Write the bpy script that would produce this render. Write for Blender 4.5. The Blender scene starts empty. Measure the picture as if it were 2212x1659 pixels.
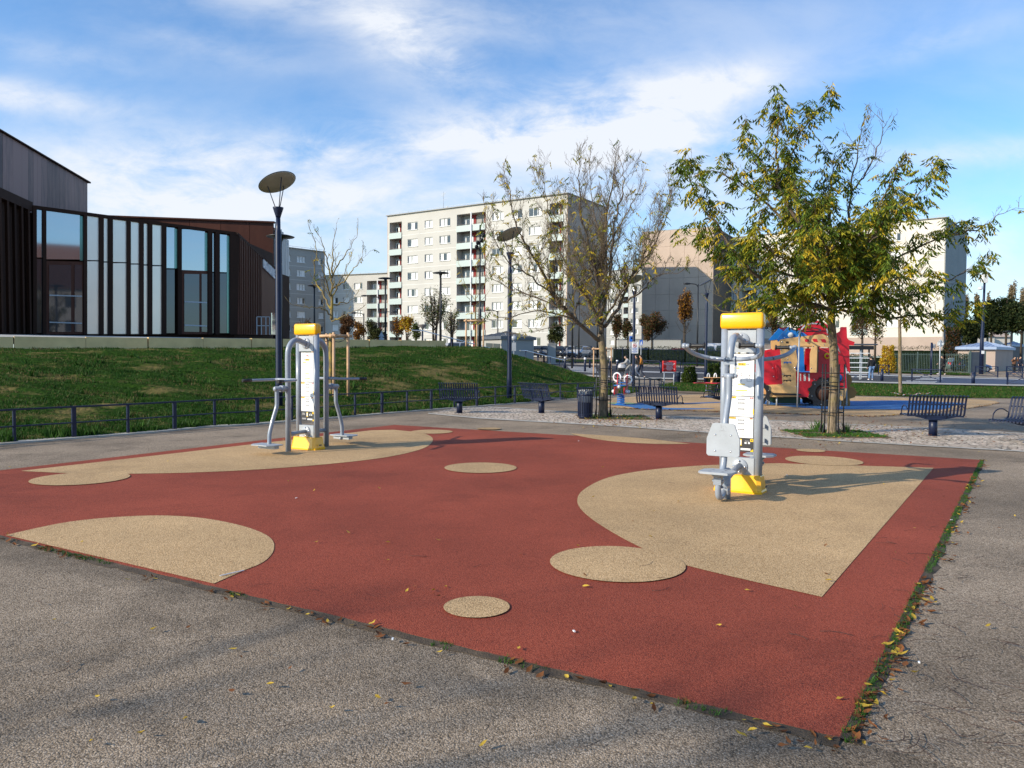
import bpy, math, random
from mathutils import Matrix, Vector, noise
from math import sin, cos, pi, radians as R, sqrt, atan2

S = bpy.context.scene
COL = S.collection
F = 1662.0            # focal length, in pixels of a 2212 x 1659 picture
CAMZ = 1.6
PITCH, ROLL = R(2.05), R(0.34)
CAMM = Matrix.Rotation(pi/2 - PITCH, 4, 'X') @ Matrix.Rotation(ROLL, 4, 'Z')

# ---------------------------------------------------------------- survey helpers
def ray(px, py):
    d = Vector(((px-1106)/F, (829.5-py)/F, -1.0))
    d = CAMM.to_3x3() @ d
    return d / d.y
def sm(t):
    t = max(0.0, min(1.0, t)); return t*t*(3-2*t)
def T(x, y):
    """height of the natural ground"""
    a = 1.6 - 1.2*sm((x-20)/22.0)
    return a*sm((y-60)/45.0)
def G(px, py, z=0.0):
    d = ray(px, py); k = (z-CAMZ)/d.z
    return Vector((d.x*k, k, z))
def GT(px, py, off=0.0):
    d = ray(px, py); lo, hi = 1.0, 400.0
    k = 1.0
    while k < 400:
        if CAMZ + d.z*k < T(d.x*k, k): break
        k += 0.5
    lo, hi = k-0.5, k
    for _ in range(20):
        m = (lo+hi)/2
        if CAMZ + d.z*m < T(d.x*m, m): hi = m
        else: lo = m
    return Vector((d.x*hi, hi, T(d.x*hi, hi)+off))
def A(px, py, dist):
    d = ray(px, py); return Vector((d.x*dist, dist, CAMZ + d.z*dist))
def base(px, dist):
    d = ray(px, 770); x = d.x*dist
    return Vector((x, dist, T(x, dist)))
def zat(px, py, dist): return A(px, py, dist).z

# ---------------------------------------------------------------- mesh collector
class MB:
    def __init__(s): s.v = []; s.f = []; s.m = []; s.s = []; s.M = Matrix.Identity(4)
    def add(s, vs, fs, mi=0, smooth=False):
        b = len(s.v)
        for p in vs: s.v.append(tuple(s.M @ Vector(p)))
        for k, f in enumerate(fs):
            s.f.append([i+b for i in f]); s.m.append(mi if isinstance(mi, int) else mi[k]); s.s.append(smooth)
    def box(s, c, d, rz=0, mi=0, rx=0, ry=0):
        x, y, z = d[0]/2, d[1]/2, d[2]/2
        m = Matrix.Translation(c) @ Matrix.Rotation(rz, 4, 'Z') @ Matrix.Rotation(ry, 4, 'Y') @ Matrix.Rotation(rx, 4, 'X')
        vs = [m @ Vector(p) for p in [(-x,-y,-z),(x,-y,-z),(x,y,-z),(-x,y,-z),(-x,-y,z),(x,-y,z),(x,y,z),(-x,y,z)]]
        s.add(vs, [(3,2,1,0),(4,5,6,7),(0,1,5,4),(1,2,6,5),(2,3,7,6),(3,0,4,7)], mi)
    def rbox(s, c, d, r=0.01, rz=0, mi=0, seg=3, sm_=True):
        """box with rounded vertical edges and a chamfer on top and bottom"""
        x, y, h = d[0]/2, d[1]/2, d[2]/2
        def ringpts(inset, z):
            o = []
            rr = max(r-inset, r*0.15)
            for cx, cy, a0 in ((x-r, y-r, 0), (-x+r, y-r, pi/2), (-x+r, -y+r, pi), (x-r, -y+r, 1.5*pi)):
                for k in range(seg+1):
                    a = a0 + k*pi/2/seg
                    o.append((cx+rr*cos(a), cy+rr*sin(a), z))
            return o
        m = Matrix.Translation(c) @ Matrix.Rotation(rz, 4, 'Z')
        levels = [(r, -h), (r*0.3, -h+r*0.3), (0, -h+r), (0, h-r), (r*0.3, h-r*0.3), (r, h)]
        vs = []; n = 4*(seg+1)
        for ins, z in levels: vs += [m @ Vector(p) for p in ringpts(ins, z)]
        fs = []
        for l in range(len(levels)-1):
            for k in range(n): fs.append((l*n+k, l*n+(k+1)%n, (l+1)*n+(k+1)%n, (l+1)*n+k))
        fs.append(list(range(n))[::-1]); fs.append([(len(levels)-1)*n+k for k in range(n)])
        s.add(vs, fs, mi, sm_)
    def bar(s, p, q, w, h=None, mi=0, up=(0,0,1)):
        p, q = Vector(p), Vector(q); h = h or w
        d = (q-p).normalized(); u = Vector(up)
        if abs(d.dot(u)) > 0.98: u = Vector((0,1,0))
        a = d.cross(u).normalized(); b = a.cross(d)
        vs = []
        for e in (p, q):
            for i, j in ((-1,-1),(1,-1),(1,1),(-1,1)): vs.append(e + a*(i*w/2) + b*(j*h/2))
        s.add(vs, [(3,2,1,0),(4,5,6,7),(0,1,5,4),(1,2,6,5),(2,3,7,6),(3,0,4,7)], mi)
    def tube(s, pts, r, n=8, mi=0, cap=True, smooth=True):
        pts = [Vector(p) for p in pts]; N = len(pts)
        rs = r if isinstance(r, (list, tuple)) else [r]*N
        vs = []; a = None
        for i, p in enumerate(pts):
            d = (pts[min(i+1, N-1)] - pts[max(i-1, 0)])
            if d.length < 1e-9: d = Vector((0,0,1))
            d.normalize()
            if a is None:
                a = d.orthogonal().normalized()
            else:
                a = a - d*a.dot(d)
                a = a.normalized() if a.length > 1e-6 else d.orthogonal().normalized()
            b = d.cross(a)
            for k in range(n):
                t = 2*pi*k/n
                vs.append(p + (a*cos(t) + b*sin(t))*rs[i])
        fs = []
        for i in range(N-1):
            for k in range(n): fs.append((i*n+k, i*n+(k+1)%n, (i+1)*n+(k+1)%n, (i+1)*n+k))
        s.add(vs, fs, mi, smooth)
        if cap:
            b0 = len(s.v) - len(vs)
            s.f.append([b0+k for k in range(n)][::-1]); s.m.append(mi); s.s.append(False)
            s.f.append([b0+(N-1)*n+k for k in range(n)]); s.m.append(mi); s.s.append(False)
    def cyl(s, p, q, r, r2=None, n=16, mi=0, smooth=True):
        s.tube([p, q], [r, r if r2 is None else r2], n, mi, True, smooth)
    def sphere(s, c, r, n=10, mi=0, sc=(1,1,1), half=False):
        c = Vector(c); vs = []; fs = []; L = n//2
        L0 = L//2 if half else 0
        rings = list(range(L0, L+1)) if half else list(range(0, L+1))
        for i in rings:
            ph = -pi/2 + pi*i/L
            for k in range(n):
                t = 2*pi*k/n
                vs.append((c.x+r*sc[0]*cos(ph)*cos(t), c.y+r*sc[1]*cos(ph)*sin(t), c.z+r*sc[2]*sin(ph)))
        for i in range(len(rings)-1):
            for k in range(n): fs.append((i*n+k, i*n+(k+1)%n, (i+1)*n+(k+1)%n, (i+1)*n+k))
        s.add(vs, fs, mi, True)
    def lathe(s, c, prof, n=16, mi=0, smooth=True, axis=None, cap=True):
        """prof: list of (r, z)"""
        m = Matrix.Translation(c)
        if axis is not None: m = m @ Vector((0,0,1)).rotation_difference(Vector(axis)).to_matrix().to_4x4()
        vs = []; fs = []
        for r, z in prof:
            for k in range(n):
                t = 2*pi*k/n; vs.append(m @ Vector((r*cos(t), r*sin(t), z)))
        for i in range(len(prof)-1):
            for k in range(n): fs.append((i*n+k, i*n+(k+1)%n, (i+1)*n+(k+1)%n, (i+1)*n+k))
        s.add(vs, fs, mi, smooth)
        b0 = len(s.v)-len(vs)
        if not cap:
            for k in range(n): s.f.append((b0+(len(prof)-1)*n+k, b0+(len(prof)-1)*n+(k+1)%n, b0+(k+1)%n, b0+k)); s.m.append(mi); s.s.append(False)
            return
        if prof[0][0] > 1e-4: s.f.append([b0+k for k in range(n)][::-1]); s.m.append(mi); s.s.append(False)
        if prof[-1][0] > 1e-4: s.f.append([b0+(len(prof)-1)*n+k for k in range(n)]); s.m.append(mi); s.s.append(False)
    def prism(s, poly, z0, z1, mi=0):
        n = len(poly)
        area = sum(poly[i][0]*poly[(i+1)%n][1]-poly[(i+1)%n][0]*poly[i][1] for i in range(n))
        if area < 0: poly = poly[::-1]
        vs = [(p[0], p[1], z0) for p in poly] + [(p[0], p[1], z1) for p in poly]
        fs = [list(range(n))[::-1], list(range(n, 2*n))] + [(i, (i+1)%n, n+(i+1)%n, n+i) for i in range(n)]
        s.add(vs, fs, mi)
    def plate(s, poly, y0, y1, mi=0):
        """polygon in the x-z plane, thickness along y"""
        n = len(poly)
        area = sum(poly[i][0]*poly[(i+1)%n][1]-poly[(i+1)%n][0]*poly[i][1] for i in range(n))
        if area < 0: poly = poly[::-1]
        if y0 > y1: y0, y1 = y1, y0
        vs = [(p[0], y0, p[1]) for p in poly] + [(p[0], y1, p[1]) for p in poly]
        fs = [list(range(n)), list(range(n, 2*n))[::-1]] + [((i+1)%n, i, n+i, n+(i+1)%n) for i in range(n)]
        s.add(vs, fs, mi)
    def holed(s, x0, x1, z0, z1, holes, y0, y1, mi=0):
        """slab in the x-z plane with rectangular holes (x0,x1,z0,z1), reveals included"""
        xs = sorted(set([x0, x1] + [h[0] for h in holes] + [h[1] for h in holes]))
        zs = sorted(set([z0, z1] + [h[2] for h in holes] + [h[3] for h in holes]))
        xs = [x for x in xs if x0-1e-6 <= x <= x1+1e-6]; zs = [z for z in zs if z0-1e-6 <= z <= z1+1e-6]
        def solid(i, j):
            if i < 0 or j < 0 or i >= len(xs)-1 or j >= len(zs)-1: return False
            cx, cz = (xs[i]+xs[i+1])/2, (zs[j]+zs[j+1])/2
            return not any(h[0] < cx < h[1] and h[2] < cz < h[3] for h in holes)
        for i in range(len(xs)-1):
            for j in range(len(zs)-1):
                if not solid(i, j): continue
                a, b, c, d = xs[i], xs[i+1], zs[j], zs[j+1]
                s.add([(a,y0,c),(b,y0,c),(b,y0,d),(a,y0,d)], [(0,1,2,3)], mi)
                s.add([(a,y1,c),(b,y1,c),(b,y1,d),(a,y1,d)], [(3,2,1,0)], mi)
                if not solid(i-1, j): s.add([(a,y0,c),(a,y1,c),(a,y1,d),(a,y0,d)], [(3,2,1,0)], mi)
                if not solid(i+1, j): s.add([(b,y0,c),(b,y1,c),(b,y1,d),(b,y0,d)], [(0,1,2,3)], mi)
                if not solid(i, j-1): s.add([(a,y0,c),(b,y0,c),(b,y1,c),(a,y1,c)], [(3,2,1,0)], mi)
                if not solid(i, j+1): s.add([(a,y0,d),(b,y0,d),(b,y1,d),(a,y1,d)], [(0,1,2,3)], mi)
    def build(s, name, mats, parent=None, loc=None):
        me = bpy.data.meshes.new(name)
        me.from_pydata(s.v, [], s.f)
        if not isinstance(mats, (list, tuple)): mats = [mats]
        for m in mats: me.materials.append(m)
        if len(mats) > 1: me.polygons.foreach_set('material_index', s.m)
        me.polygons.foreach_set('use_smooth', s.s)
        me.update()
        o = bpy.data.objects.new(name, me); COL.objects.link(o)
        if parent: o.parent = parent
        if loc is not None: o.location = loc
        return o

def tag(o, label=None, cat=None, group=None, kind=None):
    if label: o['label'] = label
    if cat: o['category'] = cat
    if group: o['group'] = group
    if kind: o['kind'] = kind
    return o
def empty(name, loc=(0,0,0), rz=0, label=None, cat=None, group=None):
    o = bpy.data.objects.new(name, None); COL.objects.link(o)
    o.empty_display_size = 0.2
    o.location = loc; o.rotation_euler = (0, 0, rz)
    return tag(o, label, cat, group)
def kids(o): return [c for c in bpy.data.objects if c.parent == o]
def copy_tree(o, parent=None):
    c = o.copy(); COL.objects.link(c); c.parent = parent
    for k in kids(o): copy_tree(k, c)
    return c
def place(proto, used, loc, rz, label, group=None, scale=None):
    """the first time moves the prototype itself, afterwards a copy of it"""
    o = proto if not used.get(proto.name) else copy_tree(proto)
    used[proto.name] = used.get(proto.name, 0) + 1
    o.location = loc; o.rotation_euler = (0, 0, rz); o['label'] = label
    if group: o['group'] = group
    if scale: o.scale = (scale,)*3 if not isinstance(scale, tuple) else scale
    return o
USED = {}

def curve_pts(ctrl, n=8):
    """Catmull-Rom through the control points"""
    P = [Vector(p) for p in ctrl]; out = []
    for i in range(len(P)-1):
        p0, p1, p2, p3 = P[max(i-1,0)], P[i], P[i+1], P[min(i+2,len(P)-1)]
        for k in range(n):
            t = k/n
            out.append(0.5*((2*p1)+(p2-p0)*t+(2*p0-5*p1+4*p2-p3)*t*t+(3*p1-p0-3*p2+p3)*t**3))
    out.append(P[-1]); return out

def text_data(txt, size, ext=0.0, bold=0.0):
    cu = bpy.data.curves.new('txt', 'FONT'); cu.body = txt; cu.size = size; cu.extrude = ext; cu.offset = bold
    cu.align_x = 'CENTER'; cu.align_y = 'CENTER'; cu.resolution_u = 2
    ob = bpy.data.objects.new('txt', cu); COL.objects.link(ob)
    dg = bpy.context.evaluated_depsgraph_get(); dg.update()
    me = bpy.data.meshes.new_from_object(ob.evaluated_get(dg))
    vs = [tuple(v.co) for v in me.vertices]; fs = [list(p.vertices) for p in me.polygons]
    bpy.data.objects.remove(ob); bpy.data.curves.remove(cu); bpy.data.meshes.remove(me)
    return vs, fs

# ---------------------------------------------------------------- materials
def lin(c): return tuple(((v/255)/12.92 if v/255 <= .04045 else (((v/255)+.055)/1.055)**2.4) for v in c)
def new_mat(name):
    m = bpy.data.materials.new(name); m.use_nodes = True
    nt = m.node_tree; b = nt.nodes['Principled BSDF']
    return m, nt, b
def N_(nt, typ, **kw):
    n = nt.nodes.new(typ)
    for k, v in kw.items():
        if k.startswith('i_'):
            key = k[2:]; key = int(key) if key.isdigit() else key
            n.inputs[key].default_value = v
        else: setattr(n, k, v)
    return n
def mat(name, col, rough=0.6, metal=0.0, var=0.12, scale=3.0, bump=0.0, bscale=60.0, coat=0.0, spec=None, col2=None, dirt=0.0, detail=4.0):
    """painted / cast / fabric surface: base colour broken up by two noises, optional bump and grime"""
    m, nt, b = new_mat(name); L = nt.links
    tc = N_(nt, 'ShaderNodeTexCoord')
    n1 = N_(nt, 'ShaderNodeTexNoise'); n1.inputs['Scale'].default_value = scale; n1.inputs['Detail'].default_value = detail
    L.new(tc.outputs['Object'], n1.inputs['Vector'])
    mx = N_(nt, 'ShaderNodeMix', data_type='RGBA')
    c2 = col2 or tuple(c*(1-var*1.6) for c in col)
    c1 = tuple(min(1, c*(1+var)) for c in col)
    mx.inputs['A'].default_value = (*c2, 1); mx.inputs['B'].default_value = (*c1, 1)
    mr = N_(nt, 'ShaderNodeMapRange'); mr.inputs['From Min'].default_value = .3; mr.inputs['From Max'].default_value = .7
    L.new(n1.outputs['Fac'], mr.inputs['Value']); L.new(mr.outputs['Result'], mx.inputs['Factor'])
    out = mx.outputs['Result']
    if dirt > 0:
        n2 = N_(nt, 'ShaderNodeTexNoise'); n2.inputs['Scale'].default_value = scale*.37; n2.inputs['Detail'].default_value = 8; n2.inputs['Roughness'].default_value = .7
        L.new(tc.outputs['Object'], n2.inputs['Vector'])
        r2 = N_(nt, 'ShaderNodeMapRange'); r2.inputs['From Min'].default_value = .5; r2.inputs['From Max'].default_value = .75; r2.inputs['To Max'].default_value = dirt
        L.new(n2.outputs['Fac'], r2.inputs['Value'])
        m2 = N_(nt, 'ShaderNodeMix', data_type='RGBA'); m2.inputs['B'].default_value = (*[c*.45 for c in col], 1)
        L.new(r2.outputs['Result'], m2.inputs['Factor']); L.new(out, m2.inputs['A']); out = m2.outputs['Result']
    L.new(out, b.inputs['Base Color'])
    b.inputs['Roughness'].default_value = rough; b.inputs['Metallic'].default_value = metal
    b.inputs['Coat Weight'].default_value = coat; b.inputs['Coat Roughness'].default_value = .12
    if spec is not None: b.inputs['Specular IOR Level'].default_value = spec
    if bump > 0:
        n3 = N_(nt, 'ShaderNodeTexNoise'); n3.inputs['Scale'].default_value = bscale; n3.inputs['Detail'].default_value = 6
        L.new(tc.outputs['Object'], n3.inputs['Vector'])
        bp = N_(nt, 'ShaderNodeBump'); bp.inputs['Strength'].default_value = bump; bp.inputs['Distance'].default_value = .02
        L.new(n3.outputs['Fac'], bp.inputs['Height']); L.new(bp.outputs['Normal'], b.inputs['Normal'])
    return m
def granular(name, cols, cell=90.0, rough=0.9, patch=0.18, pscale=0.5, bump=0.6, dark=0.35, stain=.22):
    """aggregate: voronoi grains in several colours with uneven patches and a relief"""
    m, nt, b = new_mat(name); L = nt.links
    tc = N_(nt, 'ShaderNodeTexCoord')
    vo = N_(nt, 'ShaderNodeTexVoronoi'); vo.inputs['Scale'].default_value = cell
    L.new(tc.outputs['Object'], vo.inputs['Vector'])
    sp = N_(nt, 'ShaderNodeSeparateColor'); L.new(vo.outputs['Color'], sp.inputs['Color'])
    cr = N_(nt, 'ShaderNodeValToRGB'); cr.color_ramp.interpolation = 'CONSTANT'
    e = cr.color_ramp.elements; e[0].color = (*cols[0][1], 1); e[0].position = 0
    e[1].color = (*cols[1][1], 1); e[1].position = cols[1][0]
    for p, c in cols[2:]:
        x = e.new(p); x.color = (*c, 1)
    L.new(sp.outputs['Red'], cr.inputs['Fac'])
    # gaps between grains
    gr = N_(nt, 'ShaderNodeMapRange'); gr.inputs['From Min'].default_value = .35; gr.inputs['From Max'].default_value = .75
    gr.inputs['To Min'].default_value = 1; gr.inputs['To Max'].default_value = 1-dark
    L.new(vo.outputs['Distance'], gr.inputs['Value'])
    n1 = N_(nt, 'ShaderNodeTexNoise'); n1.inputs['Scale'].default_value = pscale; n1.inputs['Detail'].default_value = 9; n1.inputs['Roughness'].default_value = .62
    L.new(tc.outputs['Object'], n1.inputs['Vector'])
    pr = N_(nt, 'ShaderNodeMapRange'); pr.inputs['From Min'].default_value = .32; pr.inputs['From Max'].default_value = .68
    pr.inputs['To Min'].default_value = 1-patch; pr.inputs['To Max'].default_value = 1+patch
    L.new(n1.outputs['Fac'], pr.inputs['Value'])
    mu = N_(nt, 'ShaderNodeMath', operation='MULTIPLY'); L.new(gr.outputs['Result'], mu.inputs[0]); L.new(pr.outputs['Result'], mu.inputs[1])
    vm = N_(nt, 'ShaderNodeVectorMath', operation='SCALE'); L.new(cr.outputs['Color'], vm.inputs[0]); L.new(mu.outputs['Value'], vm.inputs['Scale'])
    n5 = N_(nt, 'ShaderNodeTexNoise'); n5.inputs['Scale'].default_value = .8; n5.inputs['Detail'].default_value = 10; n5.inputs['Roughness'].default_value = .7; n5.inputs['Distortion'].default_value = .4
    L.new(tc.outputs['Object'], n5.inputs['Vector'])
    s5 = N_(nt, 'ShaderNodeMapRange'); s5.inputs['From Min'].default_value = .54; s5.inputs['From Max'].default_value = .70; s5.inputs['To Min'].default_value = 1; s5.inputs['To Max'].default_value = 1-stain
    L.new(n5.outputs['Fac'], s5.inputs['Value'])
    v5 = N_(nt, 'ShaderNodeVectorMath', operation='SCALE'); L.new(vm.outputs['Vector'], v5.inputs[0]); L.new(s5.outputs['Result'], v5.inputs['Scale'])
    L.new(v5.outputs['Vector'], b.inputs['Base Color']); b.inputs['Specular IOR Level'].default_value = .2
    b.inputs['Roughness'].default_value = rough
    bp = N_(nt, 'ShaderNodeBump'); bp.inputs['Strength'].default_value = bump; bp.inputs['Distance'].default_value = .006; bp.invert = True
    L.new(vo.outputs['Distance'], bp.inputs['Height']); L.new(bp.outputs['Normal'], b.inputs['Normal'])
    return m
def glassy(name, col, rough=0.05, spec=0.9, metal=0.0):
    m, nt, b = new_mat(name)
    tc = N_(nt, 'ShaderNodeTexCoord'); n = N_(nt, 'ShaderNodeTexNoise'); n.inputs['Scale'].default_value = .8
    nt.links.new(tc.outputs['Object'], n.inputs['Vector'])
    bp = N_(nt, 'ShaderNodeBump'); bp.inputs['Strength'].default_value = .04; nt.links.new(n.outputs['Fac'], bp.inputs['Height'])
    nt.links.new(bp.outputs['Normal'], b.inputs['Normal'])
    b.inputs['Base Color'].default_value = (*col, 1); b.inputs['Roughness'].default_value = rough
    b.inputs['Specular IOR Level'].default_value = spec; b.inputs['Metallic'].default_value = metal
    return m
def leafmat(name, col, var=.35):
    m, nt, b = new_mat(name); L = nt.links
    g = N_(nt, 'ShaderNodeNewGeometry')
    mr = N_(nt, 'ShaderNodeMapRange'); mr.inputs['To Min'].default_value = 1-var; mr.inputs['To Max'].default_value = 1+var
    L.new(g.outputs['Random Per Island'], mr.inputs['Value'])
    vm = N_(nt, 'ShaderNodeVectorMath', operation='SCALE'); vm.inputs[0].default_value = col
    L.new(mr.outputs['Result'], vm.inputs['Scale']); L.new(vm.outputs['Vector'], b.inputs['Base Color'])
    b.inputs['Roughness'].default_value = .6; b.inputs['Specular IOR Level'].default_value = .15
    tr = N_(nt, 'ShaderNodeBsdfTranslucent'); L.new(vm.outputs['Vector'], tr.inputs['Color'])
    ms = N_(nt, 'ShaderNodeMixShader'); ms.inputs[0].default_value = .3
    L.new(b.outputs[0], ms.inputs[1]); L.new(tr.outputs[0], ms.inputs[2]); L.new(ms.outputs[0], nt.nodes['Material Output'].inputs['Surface'])
    return m

M = {}
M['steel'] = mat('galvanised_grey_paint', lin((142,150,162)), .32, .0, .05, 8, coat=.2, dirt=.25)
M['plate'] = mat('grey_plate_paint', lin((166,171,177)), .45, .1, .05, 6, dirt=.2)
M['yellow'] = mat('yellow_plastic', lin((250,182,8)), .3, 0, .03, 5, coat=.4, dirt=.12)
M['chrome'] = mat('chrome_bolt', (.7,.7,.72), .15, 1, .02)
M['black'] = mat('black_rubber', (.012,.012,.014), .5, 0, .1, 30)
M['navy'] = mat('navy_powder_coat', (.008,.015,.046), .42, .0, .15, 8, coat=.05, dirt=.3, spec=.35)
M['white'] = mat('white_board', (.78,.78,.79), .35, 0, .02)
M['ink'] = mat('dark_ink', (.03,.03,.035), .6)
M['inkg'] = mat('grey_ink', (.32,.32,.34), .6)
M['inky'] = mat('yellow_ink', lin((248,200,20)), .5)
M['inkr'] = mat('red_ink', (.6,.03,.02), .5)
M['inkb'] = mat('blue_ink', (.02,.12,.5), .5)
M['red'] = mat('red_panel', lin((196,26,44)), .4, 0, .05, 5, coat=.15, dirt=.25)
M['cream'] = mat('cream_panel', lin((214,172,116)), .45, 0, .05, 5, coat=.1, dirt=.2)
M['blue'] = mat('blue_panel', lin((24,110,190)), .4, 0, .05, 5, coat=.15, dirt=.2)
M['tan'] = mat('tan_panel', lin((150,112,56)), .5, 0, .06, 5, dirt=.2)
M['dgreen'] = mat('dark_green_panel', lin((12,52,30)), .5)
M['blackp'] = mat('black_panel', (.014,.014,.016), .45, 0, .1, 10, dirt=.2)
M['darkbrown'] = mat('brown_panel', (.11,.045,.025), .5)
M['asphalt'] = granular('path_asphalt', [(0,(.20,.15,.10)),(.16,(.31,.235,.165)),(.55,(.39,.305,.22)),(.85,(.50,.40,.30)),(.965,(.11,.09,.07))], 125, .88, .34, .42, .6, .42, .45)
M['redrub'] = granular('red_rubber', [(0,(.27,.052,.027)),(.3,(.33,.070,.037)),(.7,(.38,.088,.048)),(.94,(.18,.038,.021))], 150, .8, .22, .45, .5, .3)
M['tanrub'] = granular('tan_rubber', [(0,(.50,.32,.155)),(.3,(.61,.405,.21)),(.65,(.70,.475,.255)),(.9,(.38,.235,.11))], 125, .85, .18, .5, .6, .35)
M['bluerub'] = granular('blue_rubber', [(0,(.05,.16,.38)),(.4,(.065,.20,.45)),(.8,(.08,.23,.5)),(.95,(.03,.09,.2))], 110, .85, .12, .5, .4, .3)
M['greenrub'] = granular('green_rubber', [(0,(.22,.33,.18)),(.5,(.27,.38,.22)),(.9,(.15,.22,.12))], 110, .85, .12, .5, .4, .3)
M['road'] = granular('road_asphalt', [(0,(.05,.05,.055)),(.4,(.075,.075,.08)),(.8,(.10,.10,.105)),(.95,(.035,.035,.04))], 50, .85, .2, .2, .5, .3)
M['roadblue'] = mat('cycle_lane_blue', (.035,.05,.10), .8, 0, .15, 2, dirt=.4)
M['linew'] = mat('road_paint', (.62,.62,.62), .7, 0, .1, 4, dirt=.4)
M['soil'] = mat('soil', (.16,.105,.06), .95, 0, .3, 5, bump=.5, bscale=30, dirt=.5)
M['kerb'] = mat('concrete_kerb', (.44,.41,.36), .85, 0, .15, 3, bump=.3, bscale=40, dirt=.4)
M['conc'] = mat('concrete_wall', (.82,.58,.27), .85, 0, .12, 1.5, bump=.3, bscale=30, dirt=.4)
M['pave'] = mat('terrace_paving', (.48,.46,.42), .8, 0, .12, 1.0, dirt=.4)
M['wood'] = mat('round_timber', lin((196,158,122)), .75, 0, .2, 3, bump=.3, bscale=40, dirt=.5)
M['grass_leaf'] = leafmat('grass_blade', (.034,.088,.012), .5)
M['grass_dry'] = leafmat('dry_blade', (.15,.125,.045), .4)
# ---------------------------------------------------------------- camera, sun, sky
cam = bpy.data.cameras.new('camera'); co = bpy.data.objects.new('camera', cam); COL.objects.link(co)
cam.sensor_width = 36; cam.lens = F/2212*36; cam.clip_start = .05; cam.clip_end = 6000
co.matrix_world = Matrix.Translation((0, 0, CAMZ)) @ CAMM
S.camera = co
SUN_EL, SHAD_AZ = R(25), R(26)      # shadows run 26 degrees from +X towards +Y
sd = Vector((cos(SUN_EL)*cos(SHAD_AZ), cos(SUN_EL)*sin(SHAD_AZ), -sin(SUN_EL)))
sl = bpy.data.lights.new('sun', 'SUN'); so = bpy.data.objects.new('sun', sl); COL.objects.link(so)
sl.energy = 5.0; sl.angle = R(.55); sl.color = (1, .885, .70)
so.rotation_euler = sd.to_track_quat('-Z', 'Y').to_euler(); so.location = (-40, -20, 60)
W = bpy.data.worlds.new('World'); S.world = W; W.use_nodes = True
nt = W.node_tree; L = nt.links; bg = nt.nodes['Background']
sky = N_(nt, 'ShaderNodeTexSky', sky_type='NISHITA', sun_disc=False)
sky.sun_elevation = SUN_EL
sky.sun_rotation = atan2(-sd.x, -sd.y)      # same bearing as the lamp
sky.air_density = 1.0; sky.dust_density = .6; sky.ozone_density = 1.6
bg.inputs['Strength'].default_value = .125
tc = N_(nt, 'ShaderNodeTexCoord'); sx = N_(nt, 'ShaderNodeSeparateXYZ'); L.new(tc.outputs['Generated'], sx.inputs[0])
def mth(op, a, b=None, c=None, clamp=False):
    n = N_(nt, 'ShaderNodeMath', operation=op); n.use_clamp = clamp
    for i, v in enumerate((a, b, c)):
        if v is None: continue
        if isinstance(v, (int, float)): n.inputs[i].default_value = v
        else: L.new(v, n.inputs[i])
    return n.outputs[0]
X_, Y_, Z_ = sx.outputs
yy = mth('MAXIMUM', Y_, .05)
U = mth('DIVIDE', X_, yy); V = mth('DIVIDE', Z_, yy)      # bearing and height over the park, as tangents
def smooth(v, a, b):
    n = N_(nt, 'ShaderNodeMapRange', interpolation_type='SMOOTHSTEP'); n.inputs['From Min'].default_value = a; n.inputs['From Max'].default_value = b
    L.new(v, n.inputs['Value']); return n.outputs['Result']
def blob(u0, v0, su, sv, tilt=0.0):
    du = mth('SUBTRACT', U, u0); dv = mth('SUBTRACT', V, v0)
    a = mth('DIVIDE', mth('ADD', mth('MULTIPLY', du, cos(tilt)), mth('MULTIPLY', dv, sin(tilt))), su)
    b = mth('DIVIDE', mth('SUBTRACT', mth('MULTIPLY', dv, cos(tilt)), mth('MULTIPLY', du, sin(tilt))), sv)
    r2 = mth('ADD', mth('MULTIPLY', a, a), mth('MULTIPLY', b, b))
    return mth('EXPONENT', mth('MULTIPLY', r2, -1.0))
def sU(px): return (px-1106)/F
def sV(py): return (770-py)/F
# a high layer of streaked cirrus on a plane overhead
den = mth('ADD', mth('MAXIMUM', Z_, 0.0), .12)
cp = N_(nt, 'ShaderNodeCombineXYZ'); L.new(mth('DIVIDE', X_, den), cp.inputs[0]); L.new(mth('DIVIDE', Y_, den), cp.inputs[1])
mp = N_(nt, 'ShaderNodeMapping'); mp.inputs['Rotation'].default_value = (0, 0, R(18)); mp.inputs['Scale'].default_value = (.55, 1.35, 1)
L.new(cp.outputs[0], mp.inputs['Vector'])
def nz(scale, det, rough, dist, vec=mp.outputs[0], off=0):
    n = N_(nt, 'ShaderNodeTexNoise'); n.inputs['Scale'].default_value = scale; n.inputs['Detail'].default_value = det
    n.inputs['Roughness'].default_value = rough; n.inputs['Distortion'].default_value = dist
    if off:
        a = N_(nt, 'ShaderNodeVectorMath', operation='ADD'); a.inputs[1].default_value = (off, off*.7, 0); L.new(vec, a.inputs[0]); vec = a.outputs[0]
    L.new(vec, n.inputs['Vector']); return n.outputs['Fac']
c1 = nz(1.1, 9, .58, .25, off=4.3); c2 = nz(.5, 5, .55, .3, off=9.1); c3 = nz(4.0, 8, .62, .4, off=2.0)
wv = N_(nt, 'ShaderNodeCombineXYZ'); L.new(U, wv.inputs[0]); L.new(mth('MULTIPLY', V, 2.2), wv.inputs[1])
w1 = nz(3.2, 9, .60, .25, wv.outputs[0], 3.3)
w2 = nz(10.0, 8, .66, .5, wv.outputs[0], 7.7)
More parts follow.
